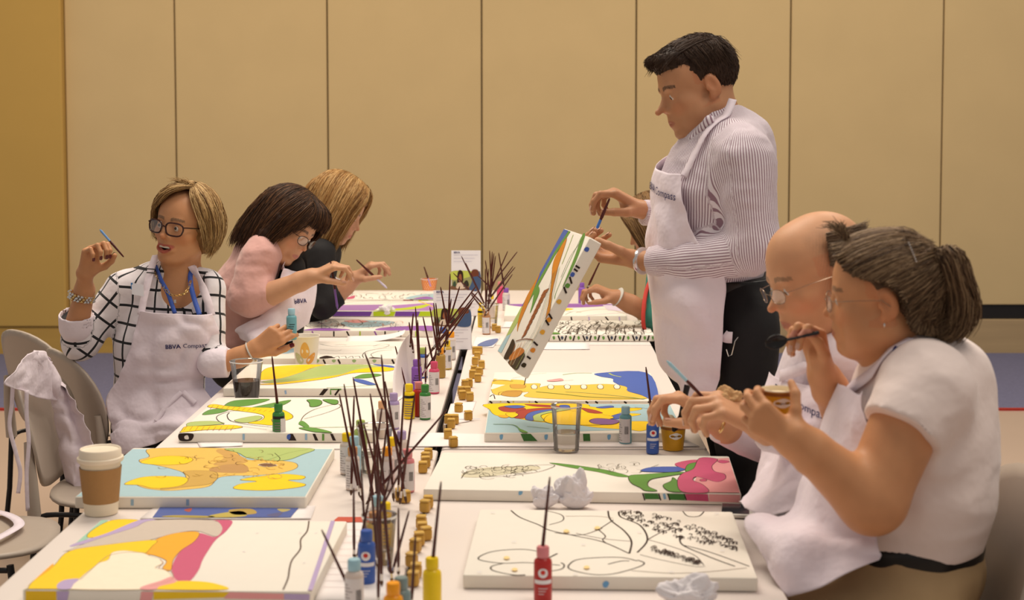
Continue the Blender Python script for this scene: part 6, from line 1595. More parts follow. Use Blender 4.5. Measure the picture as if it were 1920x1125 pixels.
# ================================================================== dark haired woman in pink
def woman_pink():
    org = Pn(440, 640, 5.8); org[2] = 0
    root = person(org, 'dark haired woman in a pink jacket bending over her purple painting')
    hd = Head(Pn(538, 424, 5.72), (.74, -.42, -.50), (.45, .1, .85), 1.10); hd.o = A3(org); hd.mouth = 0
    sh = SDF()
    sh.chain([Pn(490, 488, 5.78), Pn(466, 555, 5.8), Pn(450, 640, 5.82)], [.115, .135, .132], .05, sc=(.95, 1.2, 1))
    sh.cap(Pn(500, 470, 5.66), Pn(520, 480, 5.95), .07, .07, .05)
    sh.cap(Pn(487, 486, 5.62), Pn(468, 560, 5.58), .078, .070, .03); sh.cap(Pn(468, 560, 5.58), Pn(514, 548, 5.55), .070, .056, .03, cut=1)
    sh.cap(Pn(540, 500, 5.98), Pn(560, 560, 5.95), .06, .05, .03)
    sh.disp = cloth_disp(.013, 10, 8, (1, 1, 1.5))
    mesh_obj('pink_jacket', [sh.mesh(.0075)], mat('pink_wool', hexc(206, 158, 150), .85, var=.03, bump=.5, bscale=11, sheen=.3, bdist=.025), root, org=org)
    hs = SDF(); hd.build(hs, neck_to=Pn(505, 482, 5.78), neck_r=.052, chub=.003, lid=.003, lidz=-.001)
    a1 = SDF(); nl = []; a1.cap(Pn(508, 551, 5.55), Pn(582, 520, 5.52), .046, .031, .02)
    hand(a1, Pn(588, 518, 5.52), (.85, -.1, .42), (.35, .2, -.85), -1, [(.55, .8, .5, .05), (.65, .9, .5, 0), (.75, 1.0, .6, -.03), (.85, 1.1, .6, -.08)], [(.75, .5, .4), (.8, .6, .05), (.8, .7, -.1)], 1.02, nail_list=nl, forearm=Pn(565, 527, 5.53), fr=.034)
    mesh_obj('body', [hs.mesh(.003), a1.mesh(.0032), core([Pn(505, 482, 5.78), Pn(490, 490, 5.65), Pn(468, 560, 5.59), Pn(512, 550, 5.55)])], skinmat(), root, col=hd.skin((.56, .30, .175), lips=(.42, .14, .12), brow=(.05, .025, .015)), org=org)
    nails_obj(nl, mat('nail_plain', (.62, .36, .27), .3, var=0), root, org); hd.eyes(root, (0, -.4))
    bt_ = SDF(); bt_.chain([Pn(548, 500, 5.75), Pn(545, 560, 5.75), Pn(530, 620, 5.78)], [.05, .07, .08], .04, sc=(1, 1.3, 1))
    mesh_obj('black_top', [bt_.mesh(.008)], BLK, root, org=org)
    tr = SDF(); 
    for yy in (5.68, 5.94): tr.chain([V(-1.05, yy, .57), V(-.70, yy, .56), V(-.66, yy, .48), V(-.68, yy, .1)], [.105, .075, .065, .055], .03)
    tr.cap(Pn(448, 650, 5.82), Pn(448, 672, 5.82), .135, .13, .05, sc=(.95, 1.2, 1)); mesh_obj('trousers', [tr.mesh(.009)], BLK, root, org=org)
    for yy in (5.68, 5.94):
        s_ = SDF(); s_.cap(V(-.70, yy, .045), V(-.54, yy, .035), .042, .034, .03); mesh_obj('shoe', [s_.mesh(.009)], MC['black_leather'], root, org=org)
    # hair
    W = hd.w; v = SDF(); v.frame(hd.c, hd.x, hd.f, hd.u, hd.sc)
    v.ell((0, -.024, .040), (.088, .110, .094), .01); v.ell((0, .04, .075), (.07, .055, .045), .02)
    v.cap((0, -.07, .02), (0, -.09, -.08), .07, .05, .04)
    for q in (-1, 1): v.cap((q * .080, .010, .02), (q * .085, .0, -.10), .028, .024, .03)
    v.cap((.06, -.02, -.05), (.075, .0, -.13), .035, .02, .03)
    v.ell((0, .150, -.035), (.066, .100, .088), .008, op='s'); v.noframe()
    v.disp = lambda p: .004 * vnoise(p, 60, 2) + .002 * vnoise(p, 160, 4)
    g = []
    for q in (-1, 1):
        ps = [[(0, .03, .135), (.035, .085, .115), (.055, .098, .07), (.068, .088, .03)], [(0, .02, .137), (.06, .06, .11), (.085, .06, .05), (.094, .045, -.03), (.09, .03, -.10)], [(0, 0, .138), (.07, .02, .11), (.098, .01, .04), (.100, .0, -.05), (.085, .0, -.125)], [(0, -.03, .135), (.06, -.05, .11), (.092, -.05, .04), (.094, -.045, -.06), (.080, -.03, -.15)], [(0, -.06, .125), (.04, -.10, .09), (.065, -.115, .02), (.07, -.115, -.08), (.06, -.10, -.17)], [(0, -.07, .12), (.01, -.13, .08), (.02, -.14, 0), (.02, -.145, -.09), (.02, -.135, -.17)]]
        if q == 1: ps = ps[::-1]
        for p_ in ps: g.append([W(q * x, y, z) for x, y, z in p_])
    g = g[6:] + g[:6] if False else g
    st = [strands(hs, g[:6], 1500, r=.0014, jit=.007, seed=3, off=.018, npts=12, jagged=.15), strands(hs, g[6:], 1300, r=.0014, jit=.007, seed=4, off=.018, npts=12, jagged=.15)]
    bg = [[W(x * .6, .03, .136), W(x, .085, .120), W(x * 1.15, .108, .085), W(x * 1.25, .108, .048)] for x in (-.05, -.025, 0, .025, .05)]
    st.append(strands(hs, bg, 500, r=.0013, jit=.004, seed=9, off=.014, npts=9, jagged=.2))
    hair_obj('hair', root, hd, v, st, [(.012, .006, .004), (.035, .016, .009), (.085, .038, .018), (.15, .07, .03)], org, .004)
    spectacles(hd, root, mat('thin_dark_frame', (.06, .035, .03), .25, var=0), LENS, .025, .016, y=.110, z=-.002, rim=.0014, round_=2.4)
    # apron
    rows = [[(528, 502, 5.62), (545, 508, 5.66), (570, 518, 5.78), (590, 520, 5.9)],
            [(520, 540, 5.60), (545, 545, 5.60), (575, 548, 5.74), (590, 552, 5.9)],
            [(500, 580, 5.58), (530, 580, 5.56), (568, 575, 5.66), (585, 575, 5.82)],
            [(470, 602, 5.58), (515, 605, 5.54), (556, 600, 5.62), (575, 602, 5.78)],
            [(440, 618, 5.60), (480, 628, 5.52), (525, 622, 5.56), (560, 615, 5.70)],
            [(450, 632, 5.60), (480, 650, 5.50), (510, 645, 5.52), (548, 640, 5.62)]]
    bodysd = SDF(); bodysd.p = sh.p[:3] + bt_.p + tr.p
    ap, vs, fs = cloth('apron', rows, [bodysd], WHITE_CLOTH, root, org, off=.006, nu=7, nv=6, wr=.018, wscale=11, seed=4)
    apron_text(ap, vs, fs, org, Pn(551, 569, 5.62), (.9, .35, -.05), (-.05, .0, 1), .024, (('BBVA', True),))
    strap('apron_strap', [(532, 505, 5.64), (520, 488, 5.66), (508, 470, 5.70)], .026, WHITE_CLOTH, root, org, [sh], .006)
    return root
woman_pink()
brush((620, 490), (633, 580), 5.51, 'brush with a purple end in the hand of the woman in pink', bristle=(120, 85, 160), rad=.0042)

# ================================================================== blonde woman at the end
def woman_blonde():
    org = Pn(580, 640, 6.45); org[2] = 0
    root = person(org, 'blonde woman in black leaning forward, her hair hiding most of her face')
    hd = Head(Pn(632, 392, 6.38), (.84, -.10, -.50), (.45, 0, .85), 1.10); hd.o = A3(org); hd.mouth = 0
    sh = SDF()
    sh.chain([Pn(592, 480, 6.42), Pn(576, 555, 6.45), Pn(545, 640, 6.48)], [.105, .12, .12], .05, sc=(.95, 1.2, 1))
    sh.cap(Pn(600, 466, 6.3), Pn(612, 470, 6.58), .062, .062, .05)
    sh.cap(Pn(602, 476, 6.25), Pn(605, 572, 6.2), .062, .052, .03); sh.cap(Pn(605, 572, 6.2), Pn(638, 552, 6.22), .052, .044, .03, cut=1)
    sh.disp = cloth_disp(.006, 12, 2); mesh_obj('black_top', [sh.mesh(.009)], BLK, root, org=org)
    hs = SDF(); hd.build(hs, neck_to=Pn(604, 462, 6.42), neck_r=.05, lid=.003)
    a1 = SDF(); nl = []; a1.cap(Pn(632, 555, 6.22), Pn(664, 522, 6.22), .038, .029, .02)
    hand(a1, Pn(664, 522, 6.22), (.72, -.05, .55), (.45, .1, -.7), -1, [(.5, .8, .5, .05), (.6, .9, .5, 0), (.7, 1.0, .6, -.03), (.8, 1.1, .6, -.08)], PTH, 1.05, nail_list=nl, forearm=Pn(650, 536, 6.22), fr=.032)
    mesh_obj('body', [hs.mesh(.0035), a1.mesh(.0035), core([Pn(604, 462, 6.42), Pn(602, 480, 6.28), Pn(606, 568, 6.2), Pn(636, 553, 6.22)])], skinmat(), root, col=hd.skin((.56, .30, .18)), org=org); hd.eyes(root, (0, -.4))
    tr = SDF()
    for yy in (6.34, 6.56): tr.chain([V(-1.02, yy, .57), V(-.62, yy, .56), V(-.58, yy, .48), V(-.6, yy, .1)], [.10, .07, .062, .052], .03)
    tr.cap(Pn(538, 645, 6.48), Pn(535, 660, 6.48), .125, .125, .05, sc=(1, 1.2, 1)); mesh_obj('trousers', [tr.mesh(.01)], BLK, root, org=org)
    W = hd.w; v = SDF(); v.frame(hd.c, hd.x, hd.f, hd.u, hd.sc)
    v.ell((0, -.024, .040), (.086, .108, .092), .01); v.ell((0, .03, .075), (.072, .06, .04), .02)
    for q in (-1, 1): v.cap((q * .080, .03, .03), (q * .083, .035, -.14), .030, .020, .03)
    v.cap((0, -.08, .0), (0, -.10, -.10), .07, .04, .04); v.ell((0, .150, -.035), (.066, .09, .09), .008, op='s'); v.noframe()
    v.disp = lambda p: .004 * vnoise(p, 60, 2)
    sts = []
    for q in (-1, 1):
        g = [[(0, .06, .132), (.05, .09, .10), (.082, .09, .04), (.088, .085, -.05), (.08, .09, -.13)], [(0, .04, .136), (.06, .06, .11), (.098, .06, .04), (.102, .06, -.06), (.09, .065, -.17)], [(0, .0, .138), (.07, .01, .11), (.108, .02, .03), (.112, .025, -.07), (.095, .03, -.20)], [(0, -.05, .13), (.06, -.06, .10), (.1, -.05, .02), (.108, -.035, -.08), (.09, -.02, -.19)], [(0, -.08, .115), (.04, -.12, .07), (.07, -.13, -.02), (.08, -.11, -.12), (.07, -.09, -.18)]]
        sts.append(strands(hs, [[W(q * x, y, z) for x, y, z in p_] for p_ in g], 1400, r=.0016, jit=.007, seed=5 + q, off=.02, npts=12, jagged=.18))
    hair_obj('hair', root, hd, v, sts, [(.13, .055, .015), (.32, .16, .05), (.46, .27, .10), (.60, .40, .18)], org, .004)
    rows = [[(618, 512, 6.2), (632, 520, 6.3), (645, 525, 6.42)], [(622, 545, 6.2), (634, 540, 6.28), (642, 538, 6.4)], [(625, 568, 6.2), (632, 562, 6.26), (636, 556, 6.36)]]
    cloth('apron', rows, [], WHITE_CLOTH, root, org, nu=6, nv=6, wr=.01, seed=3)
    return root
woman_blonde()
brush((668, 487), (726, 541), 6.17, 'brush with a lilac end in the hand of the blonde woman', bristle=(205, 195, 215), rad=.0045)

# ================================================================== woman hidden behind the standing man
def woman_hidden():
    org = Pn(1250, 600, 6.4); org[2] = 0
    root = person(org, 'woman in teal mostly hidden behind the standing man, painting with one hand')
    hd = Head(Pn(1222, 425, 6.4), (-.85, .1, -.45), (-.4, 0, .9), 1.0); hd.o = A3(org); hd.mouth = 0
    hs = SDF(); hd.build(hs, neck_to=Pn(1246, 500, 6.4), neck_r=.05, lid=.003)
    a1 = SDF(); nl = []; a1.cap(Pn(1225, 590, 6.2), Pn(1160, 560, 6.15), .048, .031, .02)
    hand(a1, Pn(1155, 556, 6.15), (-.85, -.1, .35), (-.45, .1, -.75), 1, [(.6, .9, .5, .05), (.7, 1.0, .6, 0), (.85, 1.1, .6, -.03), (.95, 1.1, .6, -.08)], PTH, 1.05, nail_list=nl, forearm=Pn(1180, 569, 6.17), fr=.036)
    mesh_obj('body', [hs.mesh(.004), a1.mesh(.0035), core([Pn(1246, 500, 6.4), Pn(1242, 525, 6.28), Pn(1232, 588, 6.2), Pn(1222, 590, 6.2)])], skinmat(), root, col=hd.skin((.44, .21, .11)), org=org); hd.eyes(root, (0, -.4))
    nails_obj(nl, mat('nail_pale', (.8, .68, .6), .3, var=0), root, org)
    sh = SDF(); sh.chain([Pn(1262, 525, 6.4), Pn(1268, 590, 6.42), Pn(1272, 665, 6.45)], [.11, .125, .14], .05, sc=(.9, 1.2, 1)); sh.cap(Pn(1242, 515, 6.25), Pn(1232, 590, 6.18), .065, .066, .03); sh.cap(Pn(1232, 590, 6.18), Pn(1224, 588, 6.19), .066, .062, .02, cut=1)
    sh.disp = cloth_disp(.005, 12, 2); mesh_obj('teal_top', [sh.mesh(.009)], mat('teal_jersey', hexc(60, 130, 115), .8), root, org=org)
    m = MB(); pts = [P(*q) - Vector(org) for q in ((1222, 520, 6.22), (1212, 545, 6.17), (1207, 575, 6.12), (1206, 605, 6.10), (1210, 625, 6.12))]
    m.tube(crom(pts, 5), .009, 7, mat('red_trim', hexc(190, 60, 50), .7)); m.build('red_trim', parent=root, smooth=True)
    m = MB(); c = Pn(1157, 556, 6.15) - org; d = nrm(Pn(1155, 556, 6.15) - Pn(1180, 569, 6.17)); a = nrm(np.cross(d, V(0, 1, 0))); b = np.cross(a, d)
    m.tube([c + a * .032 * math.cos(t) + b * .032 * math.sin(t) for t in np.linspace(0, 2 * PI, 21)], .003, 6, mat('grey_wristband', (.7, .68, .64), .4), caps=False, flat=4); m.build('wristband', parent=root, smooth=True)
    tr = SDF()
    for yy in (6.3, 6.52): tr.chain([V(.60, yy, .55), V(.32, yy, .55), V(.28, yy, .48), V(.3, yy, .1)], [.11, .075, .065, .055], .03)
    tr.cap(Pn(1272, 665, 6.45), Pn(1272, 640, 6.45), .15, .15, .05, sc=(.9, 1.2, 1)); mesh_obj('trousers', [tr.mesh(.01)], BLK, root, org=org)
    W = hd.w; v = SDF(); v.frame(hd.c, hd.x, hd.f, hd.u, hd.sc)
    v.ell((0, -.024, .040), (.086, .108, .092), .01)
    for q in (-1, 1): v.cap((q * .080, .03, .03), (q * .083, .02, -.14), .030, .022, .03)
    v.cap((0, -.08, .0), (0, -.10, -.10), .07, .04, .04); v.ell((0, .150, -.035), (.066, .09, .09), .008, op='s'); v.noframe()
    sts = []
    for q in (-1, 1):
        g = [[(0, .06, .132), (.05, .09, .10), (.082, .08, .04), (.088, .07, -.05), (.08, .06, -.15)], [(0, .04, .136), (.06, .06, .11), (.098, .05, .04), (.102, .05, -.06), (.09, .05, -.18)], [(0, .0, .138), (.07, .01, .11), (.108, .02, .03), (.112, .02, -.07), (.095, .02, -.20)], [(0, -.05, .13), (.06, -.06, .10), (.1, -.05, .02), (.108, -.035, -.08), (.09, -.02, -.19)]]
        sts.append(strands(hs, [[W(q * x, y, z) for x, y, z in p_] for p_ in g], 700, r=.002, jit=.008, seed=5 + q, off=.02, npts=10))
    hair_obj('hair', root, hd, v, sts, [(.09, .045, .018), (.20, .11, .045), (.32, .19, .08)], org, .005)
woman_hidden()
brush((1125, 490), (1101, 541), 6.1, 'short brush in the hand of the woman hidden behind the standing man', rad=.004)

# ================================================================== bald man
def man_bald():
    org = Pn(1570, 800, 3.42); org[2] = 0
    root = person(org, 'bald man in rimless glasses, white shirt and apron, holding brush and spoon')
    hd = Head(Pn(1534, 517, 3.36), (-.885, -.24, -.32), (-.3, 0, 1), 1.15); hd.o = A3(org); hd.mouth = 0
    sh = SDF()
    sh.chain([Pn(1562, 705, 3.45), Pn(1560, 800, 3.45), Pn(1568, 930, 3.47)], [.125, .150, .160], .05, sc=(.95, 1.2, 1))
    sh.cap(Pn(1575, 680, 3.30), Pn(1560, 680, 3.62), .070, .070, .06); sh.cap(Pn(1552, 645, 3.44), Pn(1562, 680, 3.45), .062, .09, .04)
    sh.cap(Pn(1585, 695, 3.33), Pn(1600, 860, 3.31), .070, .058, .03); sh.cap(Pn(1600, 860, 3.31), Pn(1440, 808, 3.18), .058, .040, .03, cut=1)
    sh.cap(Pn(1540, 700, 3.66), Pn(1490, 850, 3.66), .068, .055, .03); sh.cap(Pn(1490, 850, 3.66), Pn(1345, 800, 3.52), .055, .038, .03, cut=1)
    sh.disp = cloth_disp(.008, 11, 8)
    mesh_obj('white_shirt', [sh.mesh(.0065)], WHT, root, org=org)
    co = SDF(); co.cap(Pn(1550, 655, 3.44), Pn(1538, 622, 3.43), .084, .074, .01, cut=True); co.cap(Pn(1542, 640, 3.43), Pn(1530, 600, 3.43), .066, .060, .004, op='s')
    mesh_obj('collar', [co.mesh(.005)], WHT, root, org=org)
    hs = SDF(); hd.build(hs, male=True, neck_to=Pn(1556, 670, 3.44), neck_r=.060, jaw=1.2, nose=1.1, lid=.003, lidz=-.001)
    nl = []; a1 = SDF(); a2 = SDF()
    # near hand with the brush, far hand with the spoon
    hand(a1, Pn(1425, 800, 3.18), (-.80, -.05, .42), (-.35, .35, -.80), -1, [(.55, .9, .6, .08), (.6, 1.0, .6, 0), (.65, 1.1, .6, -.05), (.75, 1.1, .6, -.10)], [(.7, .4, .5), (.85, .4, .15), (.95, .3, 0)], 1.15, nail_list=nl, forearm=Pn(1452, 812, 3.18), fr=.034)
    hand(a2, Pn(1338, 790, 3.50), (-.72, -.1, .50), (-.45, -.05, -.8), 1, [(.55, .9, .5, .05), (.7, 1.0, .6, 0), (.85, 1.1, .6, -.03), (.95, 1.1, .6, -.08)], PTH, 1.15, nail_list=nl, forearm=Pn(1362, 802, 3.52), fr=.034)
    def bald(L): return np.clip((.035 - L[:, 1]) / .05, 0, 1) * np.clip((.095 - L[:, 2] - L[:, 1] * -.2) / .03, 0, 1) * (L[:, 2] > -.075 - L[:, 1]) * (np.abs(L[:, 0]) > .03 + 0 * L[:, 1]) * (.75 + .25 * np.sign(np.sin(L[:, 1] * 900 + L[:, 2] * 500)))
    bald.col = (.20, .125, .075); bald.a = .6
    mesh_obj('body', [hs.mesh(.0028), a1.mesh(.0028), a2.mesh(.003), core([Pn(1556, 670, 3.44), Pn(1582, 700, 3.34), Pn(1600, 855, 3.31), Pn(1450, 811, 3.18)], [Pn(1556, 670, 3.44), Pn(1545, 700, 3.64), Pn(1492, 848, 3.66), Pn(1360, 801, 3.52)])], skinmat(), root, col=hd.skin((.63, .325, .175), lips=(.40, .14, .10), brow=(.28, .16, .09), scalp=bald, beard=.08), org=org)
    nails_obj(nl, mat('nail_plain', (.62, .36, .27), .3, var=0), root, org); hd.eyes(root, (0, -.35))
    W = hd.w; g = []
    for z in (.085, .06, .03, 0, -.03): g.append([W(-.080, .0 - abs(z - .03) * .2, z), W(-.083, -.05, z - .005), W(-.06, -.10, z - .012), W(-.02, -.125, z - .015)])
    st = [strands(hs, g, 900, r=.0007, jit=.004, seed=3, off=.003, npts=8, jagged=.7)]
    hair_obj('hair', root, hd, None, st, [(.10, .06, .035), (.20, .13, .08), (.28, .2, .13)], org)
    spectacles(hd, root, mat('thin_silver_frame', (.30, .22, .16), .25, metal=.8, var=0), LENS, .0235, .0145, y=.112, z=-.002, rim=.0007, round_=2.6)
    m = MB(); c = Pn(1392, 797, 3.17) 
    tr = SDF()
    for yy in (3.36, 3.58): tr.chain([V(.70, yy, .55), V(.36, yy, .55), V(.30, yy, .48), V(.32, yy, .1)], [.11, .08, .07, .055], .03)
    tr.cap(Pn(1568, 935, 3.47), Pn(1568, 960, 3.47), .16, .15, .05, sc=(.95, 1.2, 1)); mesh_obj('trousers', [tr.mesh(.01)], BLK, root, org=org)
    rows = [[(1452, 700, 3.48), (1470, 712, 3.36), (1520, 720, 3.24), (1560, 715, 3.20)], [(1440, 760, 3.46), (1462, 765, 3.34), (1520, 770, 3.20), (1580, 765, 3.16)],
            [(1425, 830, 3.42), (1455, 835, 3.30), (1520, 835, 3.18), (1590, 830, 3.14)], [(1400, 915, 3.34), (1430, 910, 3.20), (1500, 900, 3.10), (1600, 890, 3.10)],
            [(1385, 935, 3.26), (1410, 960, 3.12), (1480, 960, 3.06), (1600, 950, 3.08)]]
    bodysd = SDF(); bodysd.p = sh.p[:4] + tr.p
    ap, vs, fs = cloth('apron', rows, [bodysd], WHITE_CLOTH, root, org, off=.008, nu=8, nv=7, wr=.018, wscale=10, seed=12)
    apron_text(ap, vs, fs, org, Pn(1440, 742, 3.33), (1, -.40, -.16), (.02, 0, 1), .0245)
    strap('apron_strap', [(1462, 705, 3.38), (1505, 690, 3.27), (1540, 660, 3.30), (1550, 640, 3.36)], .026, WHITE_CLOTH, root, org, [sh, co], .006)
    for k in range(3):
        m = MB(); c = Pn(1548 - k * 9, 655 + k * 22, 3.262) - org; m.box(tuple(c), (.0075 if k == 0 else .003, .001, .009 if k == 0 else .016), INK); m.build('strap_print', parent=root)
    m = MB(); c = Pn(1354, 801, 3.17) - org
    m.tube([c + V(.0, 0, 0) + nrm((.5, 0, 1)) * .0125 * math.cos(t) + V(0, 1, 0) * .0125 * math.sin(t) for t in np.linspace(0, 2 * PI, 17)], .0018, 6, GOLD, caps=False); m.build('ring', parent=root, smooth=True)
    return root
man_bald()
brush((1338, 765), (1250, 676), 3.20, 'brush with a pale blue end in the near hand of the bald man', bristle=(160, 200, 215), rad=.0036)
o = napkin(0, 0, .034, .042, 'folded brown napkin held up in the bald man\'s hand', 21.3, hexc(190, 150, 105), loc=tuple(P(1364, 765, 3.20)), name='brown_napkin')
# ================================================================== woman with the ponytail
def woman_pony():
    org = Pn(1700, 1050, 3.0); org[2] = 0
    root = person(org, 'woman with a ponytail in a pale pink short sleeved top, eating ice cream')
    hd = Head(Pn(1652, 556, 2.95), (-.955, .20, -.10), (-.10, 0, 1), .99); hd.o = A3(org); hd.mouth = 0
    sh = SDF()
    sh.chain([Pn(1718, 735, 2.98), Pn(1712, 830, 2.98), Pn(1702, 920, 3.0), Pn(1696, 985, 3.0)], [.125, .150, .160, .150], .05, sc=(.98, 1.2, 1))
    sh.cap(Pn(1738, 720, 2.85), Pn(1715, 715, 3.14), .078, .075, .06); sh.cap(Pn(1705, 670, 2.97), Pn(1730, 715, 2.98), .058, .10, .05); sh.cap(Pn(1790, 700, 2.98), Pn(1780, 820, 2.98), .07, .09, .05)
    sh.cap(Pn(1738, 735, 2.83), Pn(1690, 812, 2.79), .086, .080, .03, cut=1)
    sh.cap(Pn(1690, 735, 3.14), Pn(1640, 800, 3.17), .078, .072, .03, cut=1)
    sh.disp = cloth_disp(.008, 9, 6, (.8, 1, 1.5))
    mesh_obj('pink_top', [sh.mesh(.0065)], mat('pale_pink_jersey', (.86, .725, .68), .85, var=.02, bump=.45, bscale=9, sheen=.2, bdist=.025), root, org=org)
    hs = SDF(); hd.build(hs, neck_to=Pn(1688, 690, 2.97), neck_r=.058, chub=.008, lid=.004)
    nl = []; a1 = SDF(); a2 = SDF()
    a1.cap(Pn(1700, 790, 2.81), Pn(1640, 930, 2.77), .067, .062, .03); a1.cap(Pn(1632, 942, 2.77), Pn(1490, 818, 2.74), .060, .034, .03)
    hand(a1, Pn(1487, 830, 2.74), (-.76, .05, .58), (.15, 1, .15), -1, [(.75, .9, .6, .12), (.7, .9, .5, .04), (.7, .9, .5, -.05), (.8, 1.0, .6, -.15)], [(.45, .25, .75), (.45, .45, .55), (.55, .65, .25)], .90, nail_list=None, forearm=Pn(1515, 845, 2.745), fr=.042)
    a2.cap(Pn(1632, 850, 3.2), Pn(1592, 808, 3.16), .055, .048, .03); a2.cap(Pn(1592, 808, 3.16), Pn(1548, 708, 3.06), .048, .032, .03)
    hand(a2, Pn(1542, 700, 3.05), (-.30, -.15, .92), (-.72, -.45, -.25), 1, [(.8, 1.2, .6, .08), (.9, 1.3, .6, 0), (1.0, 1.3, .7, -.05), (1.15, 1.3, .7, -.10)], [(.75, .15, .45), (.95, .25, .1), (.9, .4, -.2)], 1.0, nail_list=nl, forearm=Pn(1556, 730, 3.07), fr=.036)
    mesh_obj('body', [hs.mesh(.0027), a1.mesh(.0034), a2.mesh(.003), core([Pn(1688, 690, 2.97), Pn(1735, 730, 2.85), Pn(1700, 790, 2.81)], [Pn(1688, 690, 2.97), Pn(1690, 735, 3.14), Pn(1640, 810, 3.18), Pn(1630, 848, 3.2)])], skinmat(), root, col=hd.skin((.60, .285, .135), lips=(.42, .15, .11), brow=(.20, .11, .06)), org=org)
    nails_obj(nl, mat('nail_plain', (.62, .36, .27), .3, var=0), root, org); hd.eyes(root, (0, -.1))
    W = hd.w; v = SDF(); v.frame(hd.c, hd.x, hd.f, hd.u, hd.sc)
    v.ell((0, -.020, .042), (.080, .104, .090), .01); v.ell((0, -.07, -.02), (.070, .055, .07), .03)
    v.ell((0, .150, -.02), (.12, .096, .085), .008, op='s')
    for q in (-1, 1): v.ell((q * .10, .045, -.055), (.06, .055, .07), .01, op='s'); v.ell((q * .085, -.010, -.012), (.03, .024, .036), .006, op='s')
    v.ell((0, .02, -.145), (.12, .10, .085), .01, op='s'); v.noframe()
    v.disp = lambda p: .002 * vnoise(p * V(1, 1, 1), 120, 2)
    tie = Pn(1742, 488, 2.93)
    lt = hd.loc(tie[None])[0]
    g = []
    for (x, y, z) in [(.06, -.09, -.06), (.03, -.115, -.082), (.0, -.118, -.088), (-.035, -.112, -.075), (-.060, -.085, -.075), (-.074, -.055, -.062), (-.080, -.040, -.030), (-.083, -.030, .010), (-.083, -.005, .042), (-.081, .022, .046), (-.076, .045, .056), (-.066, .066, .072), (-.048, .082, .092), (-.022, .088, .108), (.02, .088, .108), (.05, .08, .09), (.07, .06, .07)]:
        a = W(x, y, z); L1 = V(x, y, z); L2 = lt
        m1 = L1 * .66 + L2 * .34; m2 = L1 * .33 + L2 * .67
        def out(q, k):
            c0 = V(0, -.02, .03); d = q - c0; return c0 + d / np.linalg.norm(d / V(.088, .115, .100)) * k
        g.append([a, W(*out(m1, 1.0)), W(*out(m2, 1.0)), tie])
    st = [strands(hs, g, 3400, r=.0012, jit=.005, seed=3, off=.011, npts=12, jagged=.02)]
    st.append(fuzz(v, .004, 2600, lambda p: (tie - p) / np.linalg.norm(tie - p, axis=1, keepdims=True), .03, .0011, .12, 5, mask=lambda p: hs(p) > .0015))
    g = [[W(-.02 + i * .01, .055, .118), W(-.02 + i * .012, .060 + i * .004, .142), W(-.02 + i * .014, .045 + i * .016, .158 - (i - 2) ** 2 * .003)] for i in range(5)]
    st.append(strands(hs, g, 150, r=.0013, jit=.006, seed=7, off=.01, npts=7, jagged=.5, push=False))
    # ponytail
    pg = []
    for (dx, dy, L) in ((-8, -.04, -26), (0, -.05, -12), (10, -.055, 4), (20, -.05, 14), (30, -.03, 22), (26, .0, 20)):
        pg.append([tie, Pn(1765 + dx, 478 + abs(dx) * .2 - (10 if dx > 5 else 0), 2.93 + dy), Pn(1782 + dx, 520, 2.93 + dy), Pn(1790 + dx * 1.1, 570, 2.94 + dy), Pn(1780 + dx, 612, 2.95 + dy), Pn(1745 + dx + L * .3, 634, 2.96 + dy)])
    st.append(strands(None, pg, 2200, r=.0014, jit=.008, seed=11, npts=14, jagged=.12))
    pv = SDF(); pv.chain([Pn(1752, 490, 2.93), Pn(1780, 530, 2.93), Pn(1788, 580, 2.94), Pn(1768, 622, 2.95)], [.016, .034, .040, .022], .02, sc=(.9, 1, 1)); v.p += pv.p
    hair_obj('hair', root, hd, v, st, [(.045, .024, .013), (.12, .068, .035), (.21, .13, .07), (.34, .23, .13)], org, .0035)
    m = MB(); m.tube([A3(tie) - org + V(.008, 0, -.018), A3(tie) - org + V(.004, -.01, .018)], .017, 10, mat('brown_hair_tie', (.03, .015, .012), .5)); m.build('hair_tie', parent=root, smooth=True)
    for k in range(9):
        m = MB(); c = Pn(1709 + k * 1.3, 457 + k * 4.2, 2.855); 
        dd = float(hs(c[None])[0]); m.lathe([(.001, -.0018), (.0018, 0), (.001, .0018)], 7, tuple(c + V(0, 1, 0) * max(0, dd - .019) - org), METAL); m.build('hair_clip_gem', parent=root, smooth=True)
    spectacles(hd, root, mat('thin_silver_frame', (.30, .22, .16), .25, metal=.8, var=0), LENS, .024, .016, y=.108, z=-.002, rim=.0009, round_=2.6)
    m = MB(); m.lathe([(.0008, -.004), (.0025, 0), (.0008, .004)], 8, tuple(W(-.083, .0, -.045) - org), METAL); m.build('earring', parent=root, smooth=True)
    # trousers, belt
    tr = SDF()
    tr.cap(Pn(1694, 1050, 3.0), Pn(1696, 985, 3.0), .160, .148, .05, sc=(1.0, 1.2, 1), cut=1)
    for yy in (2.88, 3.10): tr.chain([V(.74, yy, .665), V(.44, yy - .01, .605), V(.35, yy, .50), V(.35, yy, .1)], [.110, .082, .070, .055], .03)
    tr.disp = cloth_disp(.007, 10, 6); mesh_obj('khaki_trousers', [tr.mesh(.008)], mat('khaki_cotton', hexc(178, 150, 112), .85, var=.05, bump=.25, bscale=30), root, org=org)
    be = SDF(); be.cap(Pn(1696, 1001, 3.0), Pn(1696, 986, 3.0), .156, .155, .01, sc=(1.0, 1.2, 1), cut=True); mesh_obj('belt', [be.mesh(.006)], MC['black_leather'], root, org=org)
    for yy in (2.88, 3.10):
        s_ = SDF(); s_.cap(V(.37, yy, .045), V(.22, yy, .035), .042, .034, .03); mesh_obj('shoe', [s_.mesh(.009)], MC['black_leather'], root, org=org)
